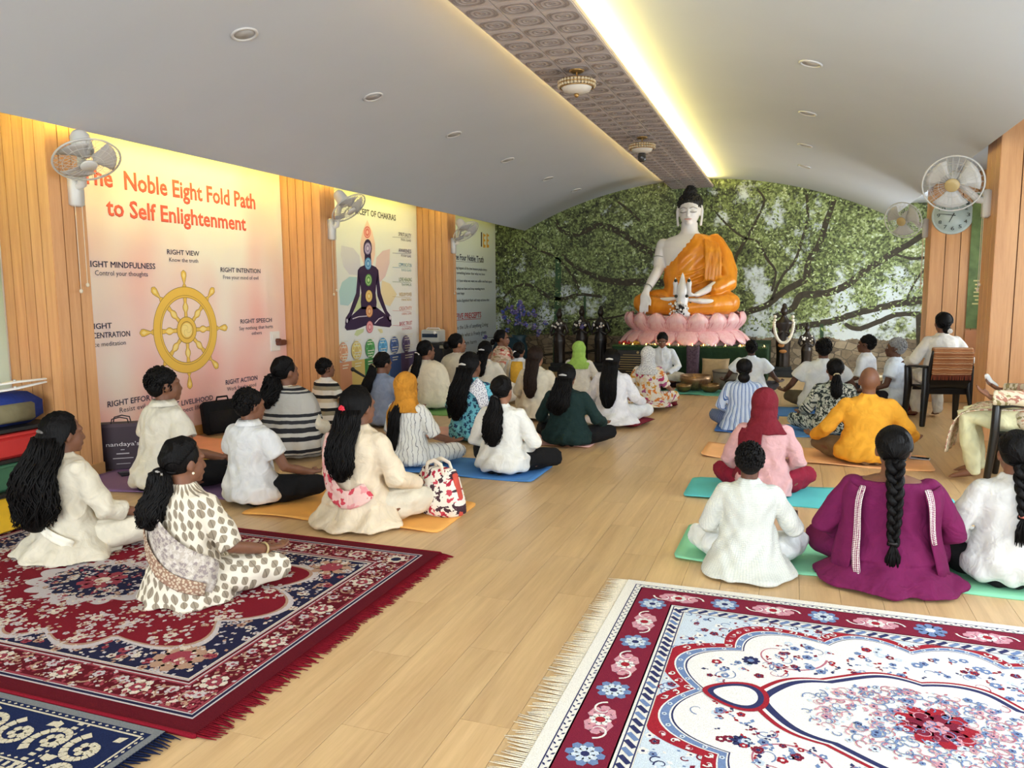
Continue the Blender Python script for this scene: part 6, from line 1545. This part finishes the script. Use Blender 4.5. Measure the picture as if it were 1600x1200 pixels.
# ---------------- left half of the hall, near to far
M_SARI = pattern((226, 216, 196), [(150, 136, 116)], 26.0, .36, .3, kind='leaf', rnd_=.35, ratio=.68)
M_PALLU = pattern((186, 174, 160), [(150, 136, 132), (206, 196, 184)], 40.0, .4, .4, kind='flower')
M_ZARI = pattern((146, 112, 92), [(196, 176, 150)], 60.0, .36, .3)
cast('person in a plain cream tunic seated at the left edge of the red carpet', 112, 872, 78, 645, .013, rz=-.12, skin_c=S2, top=CREAM, sleeve='three', bottom=CREAM, bname='skirt', tname='tunic', hem=(.33, .26, -.03, 8), hair='half', hair_len=.50, hair_kw={'wid': .125, 'thk': .07, 'wav': .02, 'flare': 1.5, 'tie_c': '6a6460'}, strands=170, head=(-.05, -.25), vox=.008, fold=.008,
     extras=[bangle(1, 'eadfd0', .036), band('dupatta_edge', fabric((236, 228, 208), .5), [(.54, -1.0), (.42, -.8), (.3, -.4), (.2, .1), (.14, .6), (.10, 1.0)], .05, .06)])
cast('person in a leaf printed cream sari seated on the red carpet', 298, 946, 285, 683, .013, rz=-.10, skin_c=S2, top=M_SARI, sleeve='half', bottom=M_SARI, tname='blouse', bname='sari_skirt', hem=(.27, .22, -.01, 7), hair='pony', hair_len=.27, hair_kw={'wid': .062, 'thk': .05, 'wav': .014, 'tie_c': '9a948c', 'tie': (0, -.116, .075), 'dx': -.02}, strands=150, head=(-.06, -.28), vox=.008,
     extras=[band('pallu', M_PALLU, [(.555, -1.1), (.47, -.75), (.38, -.35), (.29, .1), (.22, .55), (.17, 1.0), (.13, 1.4)], .20, .046), band('pallu_border', M_ZARI, [(.43, -1.15), (.34, -.75), (.25, -.3), (.18, .15), (.13, .6), (.10, 1.1)], .065, .062), earring(1), bangle(1, 'b8a070', .032)])
cast('person in a cream polo shirt seated beside the dark paper bag', 255, 770, 252, 567, .010, lean=.10, rz=-.25, smax=1.14, w=1.02, skin_c=S2, top=fabric((224, 216, 198), .5), sleeve='short', bottom=BLACK, hair='short', head=(0, -.35), vox=.010, collar='polo', strands=80, fold=.009, sleeve_r=.02)
cast('person in a white polo shirt and black trousers beside the purple mat', 396, 792, 388, 606, .010, rz=-.2, w=1.08, skin_c=S2, top=WHITE, sleeve='short', bottom=BLACK, hair='short', head=(-.08, -.25), vox=.010, collar='polo', strands=80, sleeve_r=.02, kneew=1.12, fold=.008)
M_BLOCK = striped([(0, (196, 190, 178)), (.06, (40, 40, 44)), (.11, (196, 190, 178)), (.14, (60, 60, 62)), (.17, (178, 174, 166)), (.50, (44, 44, 48)), (.55, (186, 182, 172)), (.60, (52, 52, 54)), (.66, (180, 176, 168)), (.72, (44, 44, 46)), (.80, (200, 196, 186)), (.86, (40, 40, 44)), (.93, (196, 190, 180))], .52, 'v', .5, wave=.012)
cast('person wrapped in a grey and black striped shawl below the pink poster', 452, 718, 438, 557, rz=-.15, skin_c=S2, top=CREAM, sleeve='three', bottom=fabric((196, 190, 180), .4), hair='pony', hair_len=.24, hair_kw={'wid': .07, 'thk': .06, 'wav': .02, 'tie_c': '2a2422', 'tie': (0, -.116, .09)}, strands=110, head=(0, -.3), extras=[cape(M_BLOCK, .05, .30, .24, waves=11, amp=.04)])
M_BOY = striped([(0, (214, 200, 170)), (.16, (30, 29, 31)), (.30, (228, 222, 210)), (.50, (150, 142, 118)), (.66, (30, 29, 31)), (.78, (232, 226, 214))], .30, 'v', .3)
cast('small person in a black and cream striped shirt by the second clad pillar', 512, 668, 517, 559, rz=-.3, smin=.78, skin_c=S2, top=M_BOY, sleeve='short', bottom=BLACK, hair='short', head=(0, -.35), strands=60, w=.92)
M_PINKSC = pattern((232, 190, 180), [(206, 70, 84), (226, 150, 150)], 12.0, .25, .5, kind='flower')
cast('person in a cream silk tunic wearing a red flower clip and pink scarf', 561, 824, 562, 603, .012, kneew=.86, lean=.06, rz=-.15, skin_c=S2, top=fabric((224, 206, 178), .6, name='raw_silk', rough=.5), sleeve='long', bottom=CREAM, tname='tunic', hem=(.31, .26, -.02, 8), hair='long', hair_len=.40, hair_kw={'wid': .085, 'thk': .05, 'wav': .012, 'dx': .02}, strands=130, head=(-.03, -.2), vox=.009, fold=.009, sleeve_r=.012,
     extras=[flower_clip('d8283c', (.0, -.135, .10)), band('scarf_loop', M_PINKSC, [(.55, -1.0), (.44, -.85), (.32, -.6), (.22, -.2), (.17, .2), (.19, .6), (.24, 1.0)], .11, .056)])
M_RIPPLE = striped([(0, (228, 226, 218)), (.62, (150, 148, 146)), (.78, (228, 226, 218))], .034, 'u', .3, wave=.05)
MUST = fabric((196, 132, 44), .8, 60, .2)
cast('person in a mustard headscarf and white rippled dress on the blue mat', 640, 732, 628, 583, .010, rz=-.2, skin_c=S2, top=M_RIPPLE, sleeve='half', bottom=M_RIPPLE, bname='skirt', tname='dress', hair='long', hair_len=.50, hair_kw={'wid': .05, 'thk': .04, 'wav': .006, 'dx': -.05, 'nocap': 1}, strands=60, head=(0, -.2), extras=[headscarf((196, 132, 44), 0, mat_=MUST), band('scarf_end', MUST, [(.56, -1.1), (.48, -1.15), (.38, -1.2), (.28, -1.25)], .12, .045)])
cast('person in a white sweatshirt and black leggings on the bright blue mat', 786, 744, 770, 587, .010, rz=-.05, w=1.05, skin_c=S1, top=fabric((230, 228, 220), .5), sleeve='long', bottom=BLACK, hair='pony', hair_len=.40, hair_kw={'wid': .07, 'thk': .045, 'wav': .014, 'flare': 1.15, 'tie_c': '1c1816', 'tie': (0, -.116, .07)}, strands=120, head=(-.04, -.15), kneew=1.08, sleeve_r=.02, arms={0: 'lap'}, fold=.008)
cast('person in a blue grey top before the coloured poster bands', 598, 668, 602, 550, rz=-.2, skin_c=S2, top=fabric((136, 146, 166), .4), sleeve='three', bottom=fabric((120, 126, 140), .4), hair='pony', hair_len=.34, hair_kw={'wid': .06, 'thk': .045, 'wav': .006, 'tie_c': '8a7a50', 'tie': (0, -.116, .07), 'dx': -.06}, strands=80, head=(-.25, -.3))
M_SHAWL = fabric((224, 214, 190), .5)
cast('person in a cream shawl and white hair tie on the grass green mat', 668, 640, 650, 532, rz=-.25, skin_c=S2, top=CREAM, sleeve='long', bottom=CREAM, hair='pony', hair_len=.36, hair_kw={'wid': .045, 'thk': .04, 'tie_c': 'e8e2d8', 'tie': (0, -.116, .09)}, strands=80, head=(0, -.35), extras=[cape(M_SHAWL, .04, .31, .24, waves=9, amp=.03)], kneew=1.1)
M_TURQ = pattern((110, 182, 196), [(36, 60, 92), (46, 84, 110)], 22.0, .33, .3, kind='flower', rnd_=.9)
cast('person in a turquoise printed dress with a white scarf on one shoulder', 738, 692, 742, 550, .012, rz=-.1, skin_c=S2, top=M_TURQ, sleeve='half', bottom=M_TURQ, bname='skirt', tname='dress', hair='half', hair_len=.46, hair_kw={'wid': .085, 'thk': .06, 'wav': .016, 'dx': -.05, 'tie_c': 'd8d2c8'}, strands=110, head=(0, -.25), extras=[band('white_scarf', pattern((228, 226, 228), [(150, 146, 160)], 50.0, .3, .3), [(.55, .5), (.50, .9), (.42, 1.15), (.34, 1.3)], .15, .04)])
cast('person wrapped in a plain ivory shawl nearest the pale blue poster', 716, 626, 732, 521, rz=-.35, skin_c=S1, top=IVORY, sleeve='long', bottom=IVORY, hair='bun', head=(0, -.5), strands=60, extras=[cape(fabric((222, 214, 196), .5), .04, .30, .22, waves=9)], face=True)
cast('person in ivory wearing a silver hair clip just behind the turquoise dress', 760, 634, 738, 533, rz=-.1, skin_c=S2, top=IVORY, sleeve='long', bottom=IVORY, hair='half', hair_len=.30, hair_kw={'wid': .06, 'thk': .04, 'tie_c': 'd8d6d0'}, strands=70)
M_FSHAWL = pattern((222, 204, 184), [(176, 70, 66), (196, 120, 104), (170, 150, 120)], 17.0, .34, .5, kind='flower', second=(206, 178, 158))
cast('person in a red and cream floral shawl turned sideways before the mural', 784, 606, 797, 515, rz=-1.35, skin_c=S2, top=CREAM, sleeve='long', bottom=fabric((150, 116, 88), .4), hair='bun', hair_kw={'r': .045, 'tie': (0, -.11, .06)}, head=(-.05, 0), strands=60, face=True, extras=[cape(M_FSHAWL, .16, .29, .21, waves=9, amp=.02)])
M_YEL = fabric((222, 170, 62), .5)
cushion('floor_cushion', 'dark red cushion under the yellow backed tunic', (112, 26, 40), (.30, .26, .07), place(812, 622, .08))
cast('person in a white tunic with a yellow back panel on a red cushion', 812, 622, 815, 534, .05, rz=0, skin_c=S2, top=WHITE, sleeve='half', bottom=CREAM, hair='bun', hair_kw={'r': .05, 'tie': (0, -.11, .06)}, strands=70, extras=[band('yellow_panel', M_YEL, [(.545, 0), (.45, 0), (.35, 0), (.25, 0), (.15, 0), (.07, 0)], .25, .026), flower_clip('efe8e0', (-.03, -.13, .085)),
     band('side_drape', fabric((222, 206, 176), .5), [(.55, -.95), (.45, -1.05), (.33, -1.15), (.2, -1.2), (.08, -1.2)], .12, .035), band('side_drape', fabric((222, 206, 176), .5), [(.55, .95), (.45, 1.05), (.33, 1.12), (.2, 1.15), (.08, 1.15)], .08, .04)])
cushion('floor_cushion', 'dark red cushion under the cream tunic behind the dark green shirt', (118, 28, 42), (.32, .26, .06), place(836, 652, .10))
cast('person in a cream tunic on a red cushion behind the dark green shirt', 838, 654, 856, 541, .04, rz=-.05, skin_c=S1, top=CREAM, sleeve='long', bottom=CREAM, tname='tunic', hem=(.27, .22, 0, 7), hair='long', hair_len=.44, hair_c=(48, 34, 26), hair_kw={'wid': .075, 'thk': .04, 'wav': .004}, strands=110, head=(0, -.15))
M_DKG = fabric((26, 46, 44), .5)
cast('person in a dark green shirt and black trousers on the pink mat', 886, 700, 872, 569, .010, rz=-.02, w=1.15, skin_c=S2, top=M_DKG, sleeve='long', bottom=BLACK, hair='half', hair_len=.34, hair_kw={'wid': .085, 'thk': .06, 'wav': .014, 'flare': 1.3, 'tie_c': 'b8b4ae', 'dx': -.04}, strands=130, kneew=1.12, head=(-.05, -.1), sleeve_r=.01)
cast('person in a lime green headscarf and white knitted top', 905, 622, 905, 534, rz=0, skin_c=S1, top=fabric((224, 218, 206), .6, 60), sleeve='long', bottom=IVORY, hair='scarf', extras=[headscarf((156, 192, 92), .10, .24)], strands=10)
cushion('floor_cushion', 'dark red cushion under the white lace dress', (116, 26, 42), (.30, .27, .07), place(972, 664, .10), -.2)
cast('person in a white lace dress on a red cushion beside the open floor', 956, 662, 946, 545, .045, rz=-.06, skin_c=S1, top=fabric((230, 228, 230), .6, 60), sleeve='long', bottom=WHITE, tname='dress', hem=(.33, .28, -.04, 9), hair='long', hair_len=.50, hair_kw={'wid': .088, 'thk': .045, 'wav': .003, 'tie_c': 'd8d4cc'}, strands=150, sleeve_r=.012)
M_FLOR = pattern((228, 220, 206), [(186, 60, 104), (206, 150, 60), (214, 128, 60), (170, 84, 130)], 11.0, .30, .5, kind='flower', second=(226, 206, 170))
cushion('floor_cushion', 'dark red cushion under the floral dress by the altar', (118, 26, 40), (.30, .26, .08), place(1024, 634, .10), .15)
cast('person in a floral dress and pale headscarf facing the altar', 1012, 636, 1002, 542, .05, rz=.0, skin_c=S1, top=M_FLOR, sleeve='half', bottom=M_FLOR, tname='dress', bname='skirt', hem=(.34, .28, -.02, 9), hair='scarf', strands=10, extras=[headscarf((206, 206, 206), .08, .2, mat_=pattern((212, 212, 210), [(160, 160, 164)], 44.0, .3, .3))])
pos = Vector((-1.95, 12.45, .0))
cushion('floor_cushion', 'dark cushion under the person in a white kurta facing the hall', (40, 22, 26), (.36, .30, .08), pos)
person('person in a white kurta before the altar, seated facing the hall', pos + Vector((0, 0, .05)), rz=PI + .12, s=size(pos + Vector((0, 0, .05)), 1036, 519), skin_c=S2, top=fabric((222, 224, 228), .5), sleeve='long', bottom=fabric((196, 190, 178), .4), hair='short', arms={0: 'lap'}, head=(-.32, 0), face=True, vox=.009, strands=60,
       extras=[lambda P, H, hrot, sd: ob('button_placket', G().box((0, .118, .44), (.028, .012, .20), bev=.003), fabric((232, 234, 238), .2), P)])
# ---------------- right half
cast('person in a white T-shirt nearest the altar with both forearms held out', 1172, 618, 1170, 531, rz=0, w=1.15, skin_c=S4, top=fabric((224, 230, 236), .4), sleeve='short', bottom=fabric((60, 56, 60), .4), hair='short', arms={0: 'out'}, strands=60, sleeve_r=.025)
M_BSTR = striped([(0, (196, 208, 226)), (.45, (66, 98, 160)), (.62, (196, 208, 226)), (.74, (90, 120, 176)), (.86, (206, 214, 228))], .05, 'u', .3, wave=.006)
M_DSTR = striped([(0, (60, 70, 100)), (.55, (130, 146, 180))], .02, 'u', .3)
cast('person in a blue and white striped tunic on a small blue mat', 1160, 674, 1168, 560, .010, rz=.05, skin_c=S3, top=M_BSTR, sleeve='long', bottom=M_DSTR, tname='tunic', hem=(.27, .23, 0, 7), hair='bun', hair_kw={'r': .062, 'tie': (0, -.10, .035)}, strands=80, arms={0: 'lap'})
MAR = fabric((112, 26, 38), .6, name='maroon_scarf'); M_ROSE = fabric((206, 158, 158), .6)
cast('person in a maroon headscarf and dusty pink tunic on the turquoise mat', 1190, 780, 1187, 607, .010, rz=.02, w=1.0, skin_c=S2, top=M_ROSE, sleeve='long', bottom=fabric((134, 26, 48), .5), tname='tunic', hair='scarf', strands=10, kneew=1.0, arms={0: 'lap'}, sleeve_r=.008, fold=.009, vox=.010, hem=(.21, .20, -.02, 5),
     extras=[headscarf((112, 26, 38), .40, .16, mat_=MAR, th0=-.75)])
M_TEX = NT('textured_cotton'); vv = M_TEX.n('TexVoronoi', {'voronoi_dimensions': '2D'}, Vector=M_TEX.coord('UV'), Scale=85.0, Randomness=.25); n_ = M_TEX.n('TexNoise', Vector=M_TEX.coord(), Scale=9.0, Detail=3.0)
M_TEX.set(Base_Color=M_TEX.ramp(vv.outputs[0], [(.2, (214, 215, 205)), (.6, (198, 200, 192))]), Roughness=.9); M_TEX.bump(M_TEX.math('ADD', M_TEX.math('MULTIPLY', vv.outputs[0], -.3), n_.outputs[0]), .5, .02); M_TEX = M_TEX.m
cast('small person in a white textured kurta on the mint green mat', 1166, 902, 1168, 690, .010, rz=.06, smin=.78, w=.96, skin_c=S3, top=M_TEX, sleeve='three', bottom=fabric((222, 224, 222), .4), tname='kurta', hem=(.30, .25, -.08, 5), hair='short', strands=120, vox=.008, hair_kw={}, head=(-.06, 0), arms={1: ((.285, .06, .27), (.29, .27, .22), (.1, .9, .45), (-.3, -.4, .8)), -1: 'lap'}, fold=.008, kneew=.98)
PLUM = fabric((108, 24, 72), .4, name='plum_georgette'); M_MIRR = pattern((120, 30, 80), [(226, 214, 206)], 105.0, .40, .2, rnd_=.1)
cast('person in a plum dress with mirrored borders on the mint green mat', 1384, 918, 1392, 665, .010, rz=.02, w=1.22, skin_c=S2, top=PLUM, sleeve='long', bottom=PLUM, tname='dress', bname='skirt', hem=(.38, .30, -.03, 7), hair='braid', hair_len=.42, hair_kw={'wid': .027, 'tie': (0, -.112, .075), 'tail': .17}, strands=150, vox=.009, sleeve_r=.02, arms={0: 'lap'}, collar=False, neck=.545,
     extras=[band('dupatta_panel', PLUM, [(.525, -1.0), (.46, -1.1), (.36, -1.2), (.26, -1.2), (.16, -1.15), (.07, -1.05)], .16, .05, w=1.22), band('dupatta_panel', PLUM, [(.525, 1.0), (.46, 1.05), (.36, 1.15), (.26, 1.2), (.16, 1.2), (.07, 1.15)], .16, .05, w=1.22),
             band('mirror_border', M_MIRR, [(.53, -.75), (.46, -.74), (.36, -.78), (.26, -.75), (.16, -.68), (.07, -.58)], .034, .058, w=1.22), band('mirror_border', M_MIRR, [(.53, .75), (.48, .74), (.40, .80), (.32, .88), (.24, .94)], .034, .058, w=1.22)])
cast('person in a white shirt and black trousers beside the plum dress', 1572, 922, 1588, 672, .010, rz=.12, w=1.0, skin_c=S2, top=fabric((208, 207, 203), .6), sleeve='long', bottom=BLACK, hair='braid', hair_len=.26, hair_kw={'wid': .026, 'tie': (0, -.112, .07), 'tail': .16, 'tie_c': 'c06a5a'}, strands=120, vox=.009, sleeve_r=.015, kneew=1.1, arms={0: 'lap'}, fold=.009)
cast('person in a yellow long sleeved shirt on the pale orange mat', 1352, 728, 1358, 572, .010, rz=.05, w=1.14, skin_c=S2, top=fabric((226, 160, 50), .5), sleeve='long', bottom=KHAKI, hair='bald', arms={0: 'out'}, sleeve_r=.012, kneew=1.05, vox=.010, strands=10, fold=.008)
M_BW = pattern((44, 52, 50), [(196, 196, 182), (170, 176, 160)], 24.0, .34, .3, kind='flower', second=(180, 182, 168))
cast('person in a black and white printed dress on a blue mat', 1300, 682, 1305, 560, .010, rz=.12, skin_c=S2, top=M_BW, sleeve='three', bottom=M_BW, tname='dress', bname='skirt', hair='pony', hair_len=.25, hair_kw={'wid': .05, 'thk': .04, 'wav': .01, 'tie_c': 'c8b890', 'tie': (0, -.116, .08)}, strands=90, kneew=1.1)
cast('person in a white T-shirt seated in front of the black and white dress', 1283, 642, 1290, 528, .010, rz=.05, w=1.16, skin_c=S3, top=fabric((212, 214, 214), .4), sleeve='short', bottom=fabric((96, 88, 70), .4), hair='short', arms={0: 'out'}, strands=60, sleeve_r=.025)
cast('person in a white shirt turned sideways in front of the maroon floor chair', 1350, 622, 1362, 523, .04, rz=1.30, skin_c=S3, top=fabric((222, 226, 232), .5), sleeve='half', bottom=fabric((40, 36, 40), .4), hair='short', head=(0, 0), strands=70, face=True)
pos = Vector((1.22, 10.55, .07))
person('person in a white shirt turned sideways on the maroon floor chair', pos, rz=1.36, s=size(pos, 1400, 527), w=1.1, skin_c=S3, top=fabric((220, 228, 238), .5), sleeve='short', bottom=fabric((38, 34, 38), .4), hair='short', hair_c=(150, 148, 146), strands=60, face=True, sleeve_r=.02)
fc = thing('floor_chair', 'maroon padded floor chair by the black plastic chair', 'floor chair', (1.34, 10.55, 0), 1.36); MC = fabric((96, 22, 36), .3)
ob('seat_pad', G().box((0, .12, .035), (.54, .60, .07), bev=.03), MC, fc); ob('back_pad', G().box((0, -.235, .34), (.46, .06, .60), rot=Matrix.Rotation(math.radians(10), 3, 'X'), bev=.028), MC, fc)
mt = thing('floor_mattress', 'flat maroon mattress on the floor beside the black chair', 'mattress', (1.25, 11.1, 0)); ob('pad', G().box((0, 0, .03), (.78, .5, .06), bev=.024), fabric((104, 24, 38), .3), mt); ob('piping', G().tube([(-.37, -.252, .035), (.37, -.252, .035)], .006, 6), fabric((170, 150, 140), .2), mt)

# ---- moulded plastic chairs and the people on them
M_PLAST = plain('14100e', .35, name='black_plastic')
def plastic_chair(label, loc, rz):
    c = thing('plastic_chair', label, 'chair', loc, rz, group='black plastic armchairs')
    def seat(u, v):
        x = (u - .5) * .46; y = (v - .5) * .44; return (x, y, .425 - .02 * math.cos(PI * (u - .5)) * math.cos(PI * (v - .5)) - (.02 * max(0, v - .85) * 6))
    o = ob('seat', G().grid(seat, 10, 10), M_PLAST, c); o.modifiers.new('thickness', 'SOLIDIFY').thickness = .022
    def back(u, v):
        x = (u - .5) * (.46 - .05 * v * v); z = .42 + .44 * v - .02 * (2 * u - 1) ** 4 * v; return (x, -.22 - .09 * v + .05 * (2 * u - 1) ** 2 * -.6, z)
    o = ob('backrest', G().grid(back, 12, 10), M_PLAST, c); o.modifiers.new('thickness', 'SOLIDIFY').thickness = .022
    for sx in (-1, 1):
        ob('armrest', G().tube([(sx * .235, -.26, .66), (sx * .275, -.10, .655), (sx * .285, .12, .645), (sx * .275, .225, .62)], [(.016, .032), (.016, .034), (.016, .036), (.016, .03)], 10, ref=(0, 0, 1)), M_PLAST, c)
        ob('leg', G().tube([(sx * .275, .22, .63), (sx * .262, .225, .42), (sx * .275, .26, 0.012)], [(.042, .030), (.044, .032), (.030, .024)], 10, ref=(1, 0, 0)), M_PLAST, c)
        ob('leg', G().tube([(sx * .23, -.24, .64), (sx * .225, -.23, .42), (sx * .265, -.30, 0.012)], [(.042, .030), (.044, .032), (.030, .024)], 10, ref=(1, 0, 0)), M_PLAST, c)
    ob('apron', G().box((0, .20, .385), (.44, .02, .06)).box((0, -.215, .385), (.42, .02, .06)), M_PLAST, c, smooth=False, kind='stuff')
    return c
c34 = Vector((1.60, 9.78, 0)); plastic_chair('black plastic armchair with an orange towel over its back', c34, .18)
person('person in a white tunic on the black chair by the clad pillar', c34 + Vector((.0, .02, 0)), rz=.18, s=1.0, skin_c=S2, top=fabric((222, 216, 206), .5), sleeve='long', bottom=fabric((214, 206, 192), .4), hair='bun', hair_kw={'r': .042, 'tie': (0, -.11, .05)}, legs='chair', seat=.425, tname='tunic', strands=80, arms={k: ((k * .29, -.02, .70), (k * .29, .16, .69), (0, 1, -.1), (0, 0, -1)) for k in (-1, 1)}, hem=None, sleeve_r=.015, extras=[flower_clip('d8d2c8', (.02, -.165, .03))])
tw = thing('towel', 'orange and brown woven towel draped over the chair back', 'towel', c34, .18)
M_TOW = striped([(0, (150, 92, 56)), (.25, (196, 140, 92)), (.4, (140, 84, 52)), (.6, (206, 170, 130)), (.75, (160, 98, 60))], .06, 'v', .3, wave=.02)
rows = [[((u / 10 - .5) * .40, -.352 + .0 * u - (.012 if j else -.03) + .02 * j / 8 * .0 + .008 * math.sin(u), .875 - .30 * j / 8) for u in range(11)] for j in range(9)]
rows = [[(x, y + .05 * (j / 8), z) for x, y, z in r_] for j, r_ in enumerate(rows)]
rows = [[((u / 10 - .5) * .40, -.26, .80) for u in range(11)], [((u / 10 - .5) * .40, -.275, .888) for u in range(11)]] + rows
sheet('cloth', tw, rows, M_TOW, .006)
g = G()
for i in range(34): x = -.195 + .39 * i / 33; g.tube([(x, -.315, .575), (x + q.uniform(-.006, .006), -.315, .525)], .004, 4)
ob('tassels', g, fabric((140, 70, 50), .3), tw, kind='stuff')
c35 = Vector((1.77, 6.82, 0)); plastic_chair('black plastic armchair cut by the right edge of the photo', c35, 1.25)
M_ROSEB = pattern((220, 206, 180), [(176, 120, 104), (150, 136, 96), (196, 150, 126)], 24.0, .34, .4, kind='flower')
def tissue(P, H, hrot, sd): ob('tissue', G().tube([(.30, .30, .72), (.29, .34, .75), (.27, .36, .80)], [.022, .026, .02], 8), plain('eeeeec', .8, name='tissue'), P)
person('person in a rose printed tunic holding a tissue on a black chair', c35 + Vector((0, .0, 0)), rz=1.25, s=1.0, lean=-.22, skin_c=S2, top=M_ROSEB, sleeve='long', bottom=fabric((222, 218, 178), .4), hair='bun', hair_kw={'tie': (0, -.11, .05)}, legs='chair', seat=.425, tname='tunic', strands=80, arms={k: ((k * .29, .02, .70), (k * .27, .26, .69), (-k * .1, .8, .5), (0, -.6, .6)) for k in (-1, 1)}, sleeve_r=.02, extras=[tissue,
       lambda P, H, hrot, sd: sheet('tunic_skirt', P, [[((u / 10 - .5) * .52, y_, z_ + .012 * math.sin(u * 2.0)) for u in range(11)] for y_, z_ in ((.05, .60), (.2, .595), (.36, .585), (.47, .55), (.52, .44), (.54, .32), (.55, .22))], M_ROSEB, .006)])
# ================================================================== finish
bake_all()
flush_texts()
